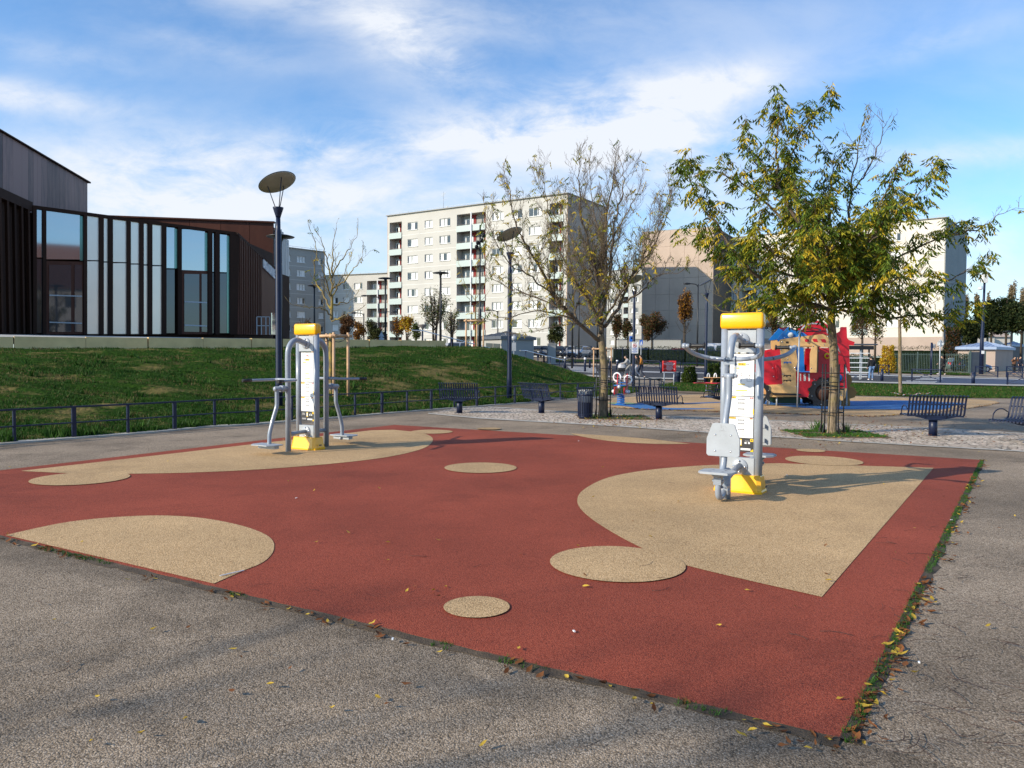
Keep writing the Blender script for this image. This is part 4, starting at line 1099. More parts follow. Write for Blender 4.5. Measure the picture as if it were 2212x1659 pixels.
kiosk('kiosk', 'small far kiosk with a blue roof, only partly seen at the right edge', n3_, l3, r3, zat(2190,748,120), zat(2188,737,122), M['recess'], M['kroof'])
# pale houses far right, glimpsed through the pines
for px, d_, w_, c_ in ((2085, 170, 9, 'pale low house glimpsed left of the tall camera mast'), (2125, 175, 8, 'pale low house glimpsed between the pine trunks')):
    b_ = base(px, d_); o = empty('house', (b_.x, b_.y, .4), 0, c_, 'house', 'houses beyond the pines')
    mb = MB(); mb.box((0, 0, 3.2), (w_, 6, 6.4)); mb.build('wall', M['render_c'], o)
    mb = MB(); mb.add([(-w_/2-.3,-3.4,6.2),(w_/2+.3,-3.4,6.2),(w_/2+.3,3.4,6.2),(-w_/2-.3,3.4,6.2),(-w_/2,0,7.6),(w_/2,0,7.6)], [(0,1,5,4),(2,3,4,5),(1,2,5),(3,0,4)]); mb.build('roof', M['band'], o)

for x, y, rz, wm, lb in ((40, 1, R(-28), 'render', 'tall cream gabled house outside the right edge, mirrored in the tall panes'), (31, -12, R(-35), 'band', 'pinkish gabled house outside the right edge, mirrored in the door glass')):
    o = empty('house', (x, y, 0), rz, lb, 'house', 'houses mirrored in the glass'); w_, d_, e_, r_ = 9, 12, 10, 15.5
    mb = MB(); mb.box((0, 0, e_/2), (w_, d_, e_)); mb.add([(-w_/2,-d_/2,e_),(w_/2,-d_/2,e_),(0,-d_/2,r_-.2),(-w_/2,d_/2,e_),(w_/2,d_/2,e_),(0,d_/2,r_-.2)], [(0,1,2),(5,4,3)]); mb.build('wall', M[wm], o)
    for s_ in (-1, 1):
        mb = MB(); mb.add([(s_*(w_/2+.4),-d_/2-.3,e_-.45),(0,-d_/2-.3,r_),(0,d_/2+.3,r_),(s_*(w_/2+.4),d_/2+.3,e_-.45)], [(0,1,2,3)]); mb.build('roof', M['darkbrown'], o)
    for z_ in (2, 5, 8):
        for y_ in (-4, 0, 4):
            mb = MB(); mb.box((-w_/2-.02, y_, z_), (.1, 1.1, 1.4)); mb.build('window', M['wglass'], o)
# ================================================================ exercise stations
random.seed(21)
def pylon(root, title, second, third, station):
    mb = MB(); mb.rbox((0, 0, 2.035), (.51, .15, .19), .035); mb.build('cap', M['yellow'], root)
    mb = MB()
    vs = []
    lev = [(0, .565, .29), (.025, .565, .29), (.045, .55, .27), (.20, .51, .215), (.21, .50, .20)]
    for z, w, d in lev:
        c = .045
        for x, y in ((w/2-c, -d/2),(w/2, -d/2+c*.6),(w/2, d/2-c*.6),(w/2-c, d/2),(-w/2+c, d/2),(-w/2, d/2-c*.6),(-w/2, -d/2+c*.6),(-w/2+c, -d/2)): vs.append((x, y, z+.015))
    mb.add(vs, [(l*8+k, l*8+(k+1)%8, (l+1)*8+(k+1)%8, (l+1)*8+k) for l in range(4) for k in range(8)]+[tuple(32+k for k in range(8))])
    mb.build('base_cover', M['yellow'], root)
    mb = MB(); mb.box((.305, -.02, .1), (.012, .05, .018)); mb.build('base_slot', M['black'], root)
    for s_ in (-1, 1):
        mb = MB(); mb.cyl((s_*.205, 0, .1), (s_*.205, 0, 1.98), .047, n=20); mb.build('post', M['steel'], root)
    for z0, z1 in ((1.665, 1.925), (.21, .42)):
        mb = MB(); mb.box((0, 0, (z0+z1)/2), (.33, .07, z1-z0)); mb.build('plate', M['plate'], root)
        zc = 1.80 if z0 > 1 else .315
        for s_ in (-1, 1):
            mb = MB(); mb.lathe((0, s_*.035, zc), [(0, 0), (.092, 0), (.095, .006), (.09, .016), (0, .017)], 28, axis=(0, s_, 0))
            fl = mb.build('flange', M['plate'], root)
            for k in range(4):
                a = k*pi/2+pi/2; mb = MB(); mb.sphere((.066*cos(a), s_*.052, zc+.066*sin(a)), .016, 10); mb.build('bolt', M['chrome'], fl)
    # information board, both faces
    mb = MB()
    W2 = .148
    mb.box((0, 0, 1.07), (W2*2, .012, 1.16), mi=1)
    def q(s_, x0, x1, z0, z1, mi, lift=.0):
        y = s_*(.0075+lift); X0, X1 = x0*(-s_), x1*(-s_)
        mb.add([(X0,y,z0),(X1,y,z0),(X1,y,z1),(X0,y,z1)], [(0,1,2,3)] , mi)
    def line(s_, x0, x1, z, h, mi):
        x = x0
        while x < x1:
            w = random.uniform(.008, .022); q(s_, x, min(x+w, x1), z-h/2, z+h/2, mi, .0012); x += w+.003
    for s_ in (-1, 1):
        for z0, z1 in ((1.150, 1.645), (.905, 1.142), (.655, .898)): q(s_, -.142, .142, z0, z1, 0)
        q(s_, -.03, .03, 1.632, 1.636, 2, .001)
        # emblem: grey strokes with a red flame and a red swash
        for k, x in enumerate((-.040, -.022, .018, .034)): q(s_, x, x+.010, 1.585, 1.605, 3, .001)
        q(s_, -.008, .010, 1.583, 1.608, 5, .001); q(s_, .012, .055, 1.578, 1.583, 5, .001); q(s_, -.02, .02, 1.562, 1.567, 2, .001)
        # title band
        q(s_, -.045, .045, 1.508, 1.540, 4, .001)
        for k in (-1, 1):
            for j in (0, 1):
                x = k*(.058+j*.017)
                for r_ in (-1, 1): q(s_, x-.006, x+.006, 1.524+r_*.005-.003, 1.524+r_*.005+.003, 2, .001)
        if title:
            vs, fs = text_data(title, .031, 0, .0006); mb.add([(v[0]*(-s_), s_*.0098, 1.523+v[1]) for v in vs], fs, 2)
        else: line(s_, -.038, .038, 1.524, .014, 2)
        q(s_, -.10, -.03, 1.472, 1.484, 4, .001); line(s_, .02, .125, 1.478, .004, 3)
        for k, z in enumerate((1.452, 1.444, 1.436)): line(s_, -.11+k*.02, .04-k*.02, z, .0035, 3)
        # pictograms
        for k, x in enumerate((-.095, -.05, -.005)):
            q(s_, x-.006, x+.006, 1.405, 1.418, 3, .001); q(s_, x-.010, x-.007, 1.35, 1.402, 3, .001); q(s_, x+.007, x+.010, 1.35, 1.402, 3, .001)
            q(s_, x-.006, x-.003, 1.32, 1.352, 3, .001); q(s_, x+.003, x+.006, 1.32, 1.352, 3, .001); q(s_, x-.005, x+.005, 1.385, 1.392, 5 if k else 3, .001)
        x = .06
        for a in ((0,.004,1.32,1.42),(.004,.05,1.322,1.326),(.02,.05,1.40,1.404),(.022,.04,1.385,1.398),(.03,.034,1.35,1.385),(.03,.055,1.348,1.353),(.052,.056,1.322,1.35)): q(s_, x+a[0], x+a[1], a[2], a[3], 3, .001)
        q(s_, -.045, .04, 1.282, 1.294, 4, .001)
        for k, z in enumerate((1.268, 1.259, 1.250)): line(s_, -.115+k*.02, .115-k*.025, z, .0035, 3)
        q(s_, -.065, .065, 1.208, 1.220, 4, .001)
        for z in (1.195, 1.176, 1.157): line(s_, -.11, -.07, z, .004, 3); line(s_, .0, .115, z-.004, .0025, 3); q(s_, .0, .035, z, z+.003, 4, .001)
        for zt, tt, mi_ in ((1.142, second, 5), (.898, third, 5)):
            q(s_, -.140, -.062, zt-.024, zt-.002, 4, .001)
            if tt:
                vs, fs = text_data(tt, .021, 0, .0004); mb.add([((v[0]-.101)*(-s_), s_*.0098, zt-.0135+v[1]) for v in vs], fs, 2)
            else: line(s_, -.13, -.075, zt-.013, .008, 2)
            if zt > 1:
                q(s_, .100, .136, zt-.024, zt-.006, 5, .001); q(s_, .100, .136, zt-.017, zt-.013, 0, .002); q(s_, .115, .121, zt-.024, zt-.006, 0, .002)
                q(s_, .100, .136, zt-.0162, zt-.0138, 5, .003)
            else:
                q(s_, .100, .136, zt-.011, zt-.005, 2, .001); q(s_, .100, .136, zt-.017, zt-.011, 5, .001); q(s_, .100, .136, zt-.023, zt-.017, 4, .001)
            for z in (.028, .070, .140):
                q(s_, -.038, .038, zt-z-.014, zt-z, 2, .001); line(s_, -.030, .030, zt-z-.007, .005, 0)
            line(s_, -.1, .1, zt-.052, .0035, 3)
            for k, z in enumerate((.094, .103, .112, .121)): line(s_, -.115+k*.012, .115-k*.012, zt-z, .0032, 3)
            for z in (.172, .194, .216): line(s_, -.12, -.06, zt-z, .004, 3); line(s_, .01, .12, zt-z-.003, .0025, 3); q(s_, .01, .045, zt-z+.003, zt-z+.006, 4, .001)
        q(s_, .135, .1475, .935, 1.0, 4, .002)
        # dark footer with a phone and a round badge
        q(s_, -.02, .012, .56, .64, 4, .001); q(s_, -.016, .008, .571, .628, 0, .002)
        for z in (.622, .612, .602, .592): line(s_, -.12, -.055, z, .003, 0)
        for x in (.045, .085): q(s_, x, x+.024, .585, .605, 0, .001)
        line(s_, .05, .1, .618, .003, 0); q(s_, .0, .115, .508, .532, 0, .001); q(s_, -.12, -.03, .514, .540, 3, .001)
        q(s_, .112, .147, .612, .645, 4, .002); q(s_, .123, .137, .622, .636, 2, .003); q(s_, .115, .147, .493, .508, 4, .001); q(s_, .13, .147, .508, .52, 4, .001)
    mb.build('info_board', [M['white'], M['ink'], M['ink'], M['inkg'], M['inky'], M['inkr']], root)
def rot_tube(s_): return Matrix.Rotation(0 if s_ < 0 else pi, 4, 'Z')
stR = empty('pull_trainer', (2.72, 9.10, 0), R(-32), 'grey pull trainer with yellow cap, seat and raised handles on the right tan area', 'outdoor gym')
pylon(stR, 'PULL', 'PULL', 'LATZUG', 0)
for s_ in (-1, 1):
    Rm = rot_tube(s_)
    def part(name, m_, par=stR):
        class C: pass
        mb = MB(); mb.M = Rm; return mb
    def nb(): m_ = MB(); m_.M = Rm; return m_
    mb = nb(); mb.tube(curve_pts([(0,-.05,1.80),(0,-.14,1.82),(0,-.27,1.85),(0,-.38,1.82),(0,-.45,1.74),(0,-.48,1.65),(0,-.485,1.57)], 5), .040, 16); mb.build('gooseneck', M['steel'], stR)
    mb = nb(); mb.tube([(-.24,-.49,1.595),(-.12,-.485,1.582),(.12,-.485,1.582),(.24,-.49,1.595)], .025, 14)
    for x in (-.055, .055): mb.cyl((x-.008,-.485,1.582), (x+.008,-.485,1.582), .040, n=18)
    for k in (-1, 1):
        mb.tube(curve_pts([(k*.24,-.49,1.595),(k*.34,-.56,1.625),(k*.40,-.68,1.67),(k*.42,-.82,1.73)], 5), .026, 12)
        mb.sphere((k*.42,-.82,1.73), .034, 12); mb.cyl((k*.42,-.82,1.73), (k*.35,-.815,1.732), .024, n=12)
    hb = mb.build('handlebar', M['steel'], stR)
    for k in (-1, 1):
        mb = nb(); mb.lathe((k*.36,-.816,1.732), [(0,0),(.030,0),(.030,.012),(.021,.018),(.021,.03),(.023,.04),(.021,.06),(.023,.08),(.021,.1),(.023,.12),(.021,.145),(.021,.155),(.033,.16),(.033,.172),(0,.174)], 14, axis=(-k,0,0)); mb.build('grip', M['black'], hb)
    mb = nb(); mb.box((0,-.50,1.54), (.13,.07,.035)); 
    for k in (-1, 1): mb.bar((k*.065,-.50,1.55), (k*.065,-.515,1.395), .022, .010); mb.cyl((k*.05,-.515,1.395), (k*.088,-.515,1.395), .019, n=12)
    mb.cyl((-.055,-.515,1.395), (.055,-.515,1.395), .030, n=14); mb.build('hinge', M['steel'], stR)
    mb = nb(); mb.tube(curve_pts([(0,-.515,1.40),(0,-.515,1.25),(0,-.53,1.14),(0,-.60,.98),(0,-.645,.85),(0,-.65,.62),(0,-.66,.50),(0,-.70,.38),(0,-.74,.335)], 5), .035, 16); mb.build('swing_tube', M['steel'], stR)
    mb = nb()
    pl_ = [(-.10,.875),(.10,.875),(.125,.862),(.185,.70),(.185,.525),(.165,.505),(-.165,.505),(-.185,.525),(-.185,.70),(-.125,.862)]
    mb.plate(pl_, -.715, -.700); 
    mb.plate([(x*.985, .69+(z-.69)*.985) for x, z in pl_], -.719, -.715)
    bk = mb.build('backrest', M['plate'], stR)
    for x in (-.085,.085):
        for z in (.745,.565): mb = nb(); mb.sphere((x,-.720,z), .011, 10, sc=(1,.5,1)); mb.build('bolt', M['chrome'], bk)
    mb = nb()
    for x, z in ((-.03,.735),(.03,.735),(-.085,.65),(-.03,.65),(.03,.65),(.085,.65),(-.03,.575),(.03,.575)): mb.sphere((x,-.7195,z), .0035, 6, sc=(1,.3,1))
    for a in (((-.03,.86),(-.02,.82)),((-.02,.863),(-.012,.815)),((.0,.84),(.015,.85)),((.015,.85),(.03,.835)),((.03,.835),(.035,.82)),((-.045,.785),(.0,.80)),((.0,.80),(.035,.785)),((.0,.80),(.01,.83)),((-.04,.79),(.02,.79))):
        mb.bar((a[0][0],-.7197,a[0][1]), (a[1][0],-.7197,a[1][1]), .0022)
    mb.build('engraving', M['inkg'], bk)
    mb = nb()
    for z in (.745,.565): mb.box((0,-.69,z), (.22,.012,.05)); mb.box((-.11,-.67,z), (.01,.05,.05)); mb.box((.11,-.67,z), (.01,.05,.05))
    mb.build('bracket', M['plate'], bk)
    mb = nb(); P = [(-.19,-.98),(-.15,-1.04),(.15,-1.04),(.19,-.98),(.19,-.80),(.12,-.72),(-.12,-.72),(-.19,-.80)]
    mb.prism([(x,y) for x,y in P], .345, .362); mb.prism([(x*.96,-.88+(y+.88)*.96) for x,y in P], .362, .368)
    for x, y in ((-.07,-.95),(.07,-.95),(-.07,-.82),(.07,-.82)): mb.lathe((x,y,.368), [(.014,0),(.006,-.006),(0,-.006)], 10)
    mb.build('seat', M['plate'], stR)
    mb = nb(); mb.lathe((0,-.88,.345), [(.075,0),(.078,-.02),(.05,-.045),(.035,-.055)], 16); mb.box((0,-.87,.255), (.085,.075,.08)); mb.cyl((-.062,-.87,.255),(.062,-.87,.255),.016,n=12)
    mb.tube(curve_pts([(0,-.87,.23),(0,-.87,.15),(0,-.845,.085),(0,-.78,.062),(0,-.70,.085),(0,-.62,.12)], 5), .034, 16); mb.build('seat_link', M['steel'], stR)
    mb = nb(); mb.cyl((0,-.575,0),(0,-.575,.345), .052, n=22); mb.sphere((0,-.575,.345), .052, 22, sc=(1,1,.45), half=True); mb.build('seat_post', M['steel'], stR)
    mb = nb()
    for k in (-1, 1): mb.box((k*.045,-.63,.125), (.008,.11,.10))
    mb.cyl((-.062,-.655,.125),(.062,-.655,.125),.016,n=12); mb.box((0,-.60,.125),(.098,.02,.10)); mb.build('pivot_bracket', M['plate'], stR)
    mb = nb(); mb.tube([(0,-.57,.235),(0,-.35,.285),(0,-.05,.325)], .036, 14); mb.build('strut', M['steel'], stR)

stL = empty('swing_trainer', (-3.45, 12.98, 0), R(-30), 'grey swing trainer with hooped arms, yellow cap and hanging footboards on the left tan area', 'outdoor gym')
pylon(stL, None, None, None, 1)
for s_ in (-1, 1):
    Rm = rot_tube(s_)
    def nb(): m_ = MB(); m_.M = Rm; return m_
    mb = nb(); mb.tube(curve_pts([(0,-.05,1.80),(0,-.12,1.82),(0,-.24,1.85),(0,-.35,1.81),(0,-.425,1.70),(0,-.44,1.55),(0,-.44,1.3)], 5)+[(0,-.44,0)], .046, 18); mb.build('hooped_arm', M['steel'], stL)
    mb = nb(); mb.tube([(0,-.44,.30),(0,-.05,.315)], .034, 14); mb.build('strut', M['steel'], stL)
    mb = nb()
    for k in (-1, 1): mb.tube(curve_pts([(0,-.47,1.20),(k*.12,-.47,1.20),(k*.20,-.48,1.20),(k*.26,-.54,1.195),(k*.36,-.90,1.19)], 5), .023, 12)
    hb = mb.build('handlebar', M['steel'], stL)
    for k in (-1, 1):
        mb = nb(); mb.cyl((k*.356,-.885,1.19), (k*.396,-1.03,1.188), .027, n=12); mb.build('grip', M['black'], hb)
    mb = nb(); mb.cyl((0,-.44,1.055),(0,-.72,1.055),.040,n=16); mb.cyl((0,-.54,1.055),(0,-.60,1.055),.055,n=18); mb.sphere((0,-.72,1.055),.040,14,sc=(1,.6,1)); mb.build('pivot', M['steel'], stL)
    mb = nb(); mb.tube(curve_pts([(0,-.68,1.06),(0,-.68,.86),(0,-.69,.76),(0,-.77,.55),(0,-.83,.36),(0,-.84,.25),(0,-.84,.15)], 5), .033, 14); sw = mb.build('swing_tube', M['steel'], stL)
    mb = nb(); P = [(-.24,-.78),(-.24,-.97),(-.17,-1.06),(-.05,-1.04),(.05,-1.04),(.17,-1.06),(.24,-.97),(.24,-.78),(.05,-.76),(-.05,-.76)]
    mb.prism(P, .165, .182); mb.box((0,-.86,.135), (.36,.10,.05)); mb.cyl((0,-.80,.10),(0,-.80,.15),.03,n=12); mb.build('footboard', M['plate'], stL)

# ================================================================ benches, bins, railings
def bench_proto():
    o = empty('bench', (0,0,0), 0, 'x', 'bench', 'dark blue slatted benches')
    mb = MB(); mb.cyl((0,0,0),(0,0,.36),.085,n=20); mb.cyl((0,0,0),(0,0,.012),.13,n=20); mb.build('pedestal', M['navy'], o)
    mb = MB()
    for y in (-.12, .18):
        mb.add([(-.50,y-.02,.42),(.50,y-.02,.42),(.09,y-.02,.33),(-.09,y-.02,.33),(-.50,y+.02,.42),(.50,y+.02,.42),(.09,y+.02,.33),(-.09,y+.02,.33)], [(3,2,1,0),(4,5,6,7),(0,1,5,4),(1,2,6,5),(2,3,7,6),(3,0,4,7)])
    mb.box((0,.03,.345), (.2,.34,.03)); 
    mb.bar((-.54,.30,.412),(.54,.30,.412),.03); mb.bar((-.54,-.14,.415),(.54,-.14,.415),.03); mb.bar((-.54,-.27,.66),(.54,-.27,.66),.012,.03)
    for x in (-.2,.2): mb.bar((x,-.12,.36),(x,-.27,.70),.02,.05)
    mb.build('support', M['navy'], o)
    prof = curve_pts([(0,.46,.385),(0,.43,.425),(0,.30,.425),(0,.05,.41),(0,-.12,.42),(0,-.19,.46),(0,-.235,.60),(0,-.29,.76),(0,-.32,.82),(0,-.37,.845),(0,-.42,.83)], 3)
    for k in range(17):
        x = -.53+1.06*k/16; mb = MB(); w = .018
        vs = []
        for i, p in enumerate(prof):
            t = (prof[min(i+1,len(prof)-1)]-prof[max(i-1,0)]).normalized(); nrm = Vector((0,-t.z,t.y))*.0045
            vs += [(x-w,p.y+nrm.y,p.z+nrm.z),(x+w,p.y+nrm.y,p.z+nrm.z),(x+w,p.y-nrm.y,p.z-nrm.z),(x-w,p.y-nrm.y,p.z-nrm.z)]
        n = len(prof); fs = [(i*4+j, i*4+(j+1)%4, i*4+4+(j+1)%4, i*4+4+j) for i in range(n-1) for j in range(4)]+[(3,2,1,0),(n*4-4,n*4-3,n*4-2,n*4-1)]
        mb.add(vs, fs); mb.build('slat', M['navy'], o)
    for s_ in (-1,1):
        mb = MB(); mb.tube(curve_pts([(s_*.55,.30,.41),(s_*.55,.28,.52),(s_*.55,.16,.60),(s_*.55,-.04,.61),(s_*.55,-.20,.55)],4),.011,8); mb.build('armrest', M['navy'], o)
    o.scale = (.98, 1.05, 1.02)
    return o
bp_ = bench_proto()
def gpos(px, py): return tuple(G(px, py))
place(bp_, USED, gpos(992.5, 892.4), R(-3), 'leftmost slatted bench, seen from behind against the grass bank')
place(bp_, USED, gpos(1169.6, 892.4), R(-46), 'slatted bench turned sideways between the leftmost bench and the litter bin')
place(bp_, USED, gpos(1423, 906), R(-25), 'slatted bench seen from behind just right of the bare tree trunk')
place(bp_, USED, gpos(2015, 941.4), R(-15), 'slatted bench seen from behind right of the leafy tree trunk')
place(bp_, USED, gpos(2226, 957), R(120), 'slatted bench cut off by the right edge of the picture')
place(bp_, USED, gpos(1566, 889), R(20), 'slatted bench almost hidden behind the pull trainer')
def bin_proto():
    o = empty('litter_bin', (0,0,0), 0, 'x', 'litter bin')
    mb = MB(); mb.cyl((0,0,0),(0,0,.10),.16,n=20); mb.cyl((0,0,.10),(0,0,.12),.185,n=20); mb.lathe((0,0,.60),[(.193,0),(.200,.0),(.200,.04),(.193,.04)],24,cap=False); mb.lathe((0,0,.80),[(.24,0),(.25,.0),(.25,.01),(.24,.01)],24,cap=False)
    mb.build('ring', M['navy'], o)
    mb = MB()
    for k in range(26):
        a = 2*pi*k/26; c, s2 = cos(a), sin(a)
        pts = [(.19,.06),(.195,.62),(.205,.72),(.235,.79),(.26,.815)]
        for (r0,z0),(r1,z1) in zip(pts, pts[1:]): mb.bar((r0*c,r0*s2,z0),(r1*c,r1*s2,z1),.026,.006,up=(c,s2,.01))
    mb.build('slat_cage', M['navy'], o)
    mb = MB(); mb.lathe((0,0,.14),[(.0,0),(.165,0),(.168,.30),(.172,.56),(.176,.60)],18); mb.build('liner', M['blackp'], o)
    mb = MB(); mb.lathe((0,0,.48),[(.176,-.05),(.178,.1),(.181,.25),(.178,.27),(.165,.2)],18); mb.build('bag', M['curtain'], o)
    return o
bn = bin_proto()
place(bn, USED, gpos(1264, 904.5), 0, 'dark blue slatted litter bin left of the bare tree trunk', 'litter bins')
place(bn, USED, gpos(1463, 827), 0, 'distant slatted litter bin right behind the red notice board', 'litter bins', .95)

def railing(name, label, P, heights, width=.045, group=None, wide=True):
    """P: ground points with z; posts, top rail, mid rail"""
    o = empty(name, tuple(P[0]), 0, label, 'railing', group); o_ = P[0]
    for i, p in enumerate(P):
        w = .075 if (i % 2 == 0 and wide) else .045
        mb = MB(); q = p-o_; mb.box((0,0,heights[i]/2), (w,.04,heights[i]), atan2((P[min(i+1,len(P)-1)]-P[max(i-1,0)]).y, (P[min(i+1,len(P)-1)]-P[max(i-1,0)]).x)); mb.build('post', M['navy'], o, loc=q)
    for f in (1.0, .5):
        mb = MB()
        for i in range(len(P)-1):
            a = P[i]-o_+Vector((0,0,heights[i]*f)); b = P[i+1]-o_+Vector((0,0,heights[i+1]*f)); mb.bar(a, b, .05, .03 if f == 1 else .022)
        mb.build('top_rail' if f == 1 else 'mid_rail', M['navy'], o)
    return o
P = []; px = -60.0; last = None
cur = bank_front(-260)
poly_ = [bank_front(x) for x in range(-420, 1356, 2)]; acc = 0
P = [poly_[0]]
for a, b in zip(poly_, poly_[1:]):
    acc += (b-a).length
    if acc >= 1.0: P.append(b.copy()); acc = 0
P = [Vector((p.x, p.y-.06, 0)) for p in P]
railing('low_railing', 'long low dark blue railing along the foot of the grass bank', P, [.60]*len(P))
a0, a1 = G(1354, 851), base(1434, 41)
P = [a0.lerp(a1, k/7) for k in range(8)]; H_ = []
for k, p in enumerate(P):
    pxk = 1354+(1432-1354)*k/7; yk = 810+(824.7-810)*(k/7)**1.3
    H_.append(max(.3, CAMZ+ray(pxk, yk).z*p.y))
railing('low_railing', 'short dark railing sloping down behind the spring rider near the lamp post', P, H_, wide=False)
a0, a1 = G(1356, 850), G(1428, 845)
P = [a0.lerp(a1, k/3) for k in range(4)]
railing('low_railing', 'short low dark railing behind the bench right of the bare tree', P, [.6]*4, wide=False)

# ---------------------------------------------------------------- lamps and masts
def disc_lamp():
    o = empty('street_lamp', (0,0,0), 0, 'x', 'street lamp', 'disc headed street lamps')
    mb = MB(); mb.tube([(0,0,0),(0,0,.9),(0,0,1.0),(0,0,4.85),(0,0,4.95),(0,0,5.25)], [.098,.095,.085,.080,.062,.058], 16); mb.build('pole', M['navy'], o)
    mb = MB(); mb.lathe((0,0,5.25),[(.062,0),(.075,.05),(.135,.24),(.14,.27),(.0,.27)],16); mb.build('cone', M['navy'], o)
    c = Vector((-.02,0,6.18)); nrm = Vector((-.40,.20,.88)).normalized()
    a = nrm.orthogonal().normalized(); b = nrm.cross(a); mb = MB()
    for k in range(3):
        t = 2*pi*k/3+.5; e = c+(a*cos(t)+b*sin(t))*.27-nrm*.035; s0 = Vector(((e.x)*.25, e.y*.25, 5.5)); mb.tube([s0, e], .013, 6)
    mb.build('arm', M['navy'], o)
    mb = MB(); mb.lathe(c, [(0,-.03),(.25,-.028),(.46,-.015),(.50,.0)], 32, axis=nrm); mb.build('reflector', mat('lamp_reflector', (.42,.38,.30), .6), o)
    mb = MB(); mb.lathe(c, [(.495,-.004),(.505,.003),(.47,.028),(.3,.05),(0,.06)], 32, axis=nrm); mb.build('head', M['navy'], o)
    return o
dl = disc_lamp()
place(dl, USED, gpos(603, 896), 0, 'tallest disc headed street lamp, left of the middle behind the swing trainer')
place(dl, USED, gpos(1100, 868), R(-6), 'disc headed street lamp at the foot of the bank behind the bare tree', None, .95)
place(dl, USED, gpos(1524, 829), R(20), 'disc headed street lamp standing left behind the pull trainer', None, 1.0)
place(dl, USED, gpos(1368, 836), R(-30), 'street lamp post carrying the white notice right of the bare tree', None, .93)
def t_lamp():
    o = empty('street_lamp', (0,0,0), 0, 'x', 'street lamp', 'flat topped lamps on the terrace')
    mb = MB(); mb.tube([(0,0,0),(0,0,3.55)], [.065,.05], 10); mb.build('pole', M['blackp'], o)
    mb = MB(); mb.lathe((0,0,3.42),[(.04,0),(.05,.02),(.10,.14),(.42,.17),(.45,.19),(.30,.23),(0,.25)],20); mb.build('head', M['blackp'], o)
    return o
tl = t_lamp()
def tb(px, d, z): p = base(px, d); p.z = z; return tuple(p)
b_ = bank_at(607, .72)
place(tl, USED, (b_[0], b_[1], bank_z(*b_)-.03), 0, 'flat topped lamp half hidden by the tallest street lamp', None, (1.15,1.15,(6.0-bank_z(*b_))/3.6))
place(tl, USED, tb(951.5, 41.5, 2.34), 0, 'flat topped lamp standing at the right end of the terrace wall', None, 1.03)
place(tl, USED, tb(832.6, 53, 2.34), 0, 'flat topped lamp on the terrace left of the tall block')
place(tl, USED, tb(679.5, 59, 2.34), 0, 'flat topped lamp on the terrace left of the staked bare tree')
def hook_lamp(name, label, px, ytop, d, side, dbl=False):
    b0 = base(px, d); z = zat(px, ytop, d)-b0.z; o = empty(name, tuple(b0), 0, label, 'street lamp', 'distant hooked street lamps')
    mb = MB(); mb.tube([(0,0,0),(0,0,z)], [.10,.06], 8)
    mb.tube(curve_pts([(0,0,z-.3),(side*.25,0,z-.02),(side*.8,0,z+.05)],4), .045, 6)
    if dbl: mb.tube(curve_pts([(0,0,z*.72),(-side*.2,0,z*.75),(-side*.8,0,z*.755)],4), .045, 6)
    mb.build('pole', M['blackp'], o)
    for s_, zz in [(side, z+.05)]+([(-side, z*.755)] if dbl else []):
        mb = MB(); mb.sphere((s_*1.15,0,zz), .42, 10, sc=(1,.4,.25)); mb.build('head', M['blackp'], o)
hook_lamp('street_lamp', 'tall double headed street lamp in front of the lower cream block', 819, 640, 90, -1.5, True)
hook_lamp('street_lamp', 'hooked street lamp left of the double headed lamp', 786, 677, 90, -1)
hook_lamp('street_lamp', 'hooked street lamp just right of the lamp at the wall end', 975.6, 674, 75, -1)
hook_lamp('street_lamp', 'hooked street lamp in front of the right windows of the tall block', 1075, 671, 88, -1)
hook_lamp('street_lamp', 'thin tall lamp post before the shaded side of the tall block', 1236, 596, 75, 1)
hook_lamp('street_lamp', 'second thin lamp post before the shaded side of the tall block', 1250, 632, 95, 1)
hook_lamp('street_lamp', 'hooked street lamp in front of the taupe gable', 1506, 614, 80, -1)
hook_lamp('street_lamp', 'street lamp right of the tall camera mast', 2183, 717, 100, -.4)
hook_lamp('street_lamp', 'small street lamp between the two brown leaved trees and the low wall', 1290, 640, 98, -1)
bw = empty('street_lamp', tb(913, 46, 2.3), 0, 'short lamp with a bowl shaped head behind the terrace wall', 'street lamp')
mb = MB(); mb.cyl((0,0,0),(0,0,.95),.04,n=8); mb.build('pole', M['blackp'], bw); mb = MB(); mb.lathe((0,0,.9),[(.05,0),(.08,.05),(.25,.22),(.26,.26),(0,.3)],12); mb.build('head', M['recess'], bw)
cmst = empty('camera_mast', tuple(G(2119, 811)), 0, 'tall dark mast with a white box and camera at the right edge', 'mast')
mp_ = Vector(cmst.location); dM = mp_.y
mb = MB(); mb.tube([(0,0,0),(0,0,3.2),(.05,0,5.5),(.12,0,zat(2130,578,dM))],[.2,.18,.13,.09],12); mb.build('pole', M['navy'], cmst)
mb = MB(); mb.box((.0,-.2,zat(2127,602,dM)),(.5,.3,.85)); mb.build('junction_box', M['curtain'], cmst)
mb = MB(); mb.sphere((-.45,-.25,zat(2122,624,dM)),.2,10,sc=(1.2,1,.7)); mb.bar((-.4,-.2,zat(2122,624,dM)+.15),(0,0,zat(2122,624,dM)+.2),.08); mb.build('camera', M['white'], cmst)
mb = MB(); mb.box((.02,-.19,zat(2122,761,dM)),(.26,.05,.3)); mb.build('notice', M['white'], cmst)
sp_ = empty('floodlight_mast', tb(1036, 41, 1.9), 0, 'dark mast with a cluster of black spotlights in front of the tall block', 'mast')
mb = MB(); mb.tube([(0,0,0),(0,0,2.2),(0,0,2.25),(.0,0,zat(1036,486,41)-1.9)],[.085,.085,.05,.04],10); mb.build('pole', M['blackp'], sp_)
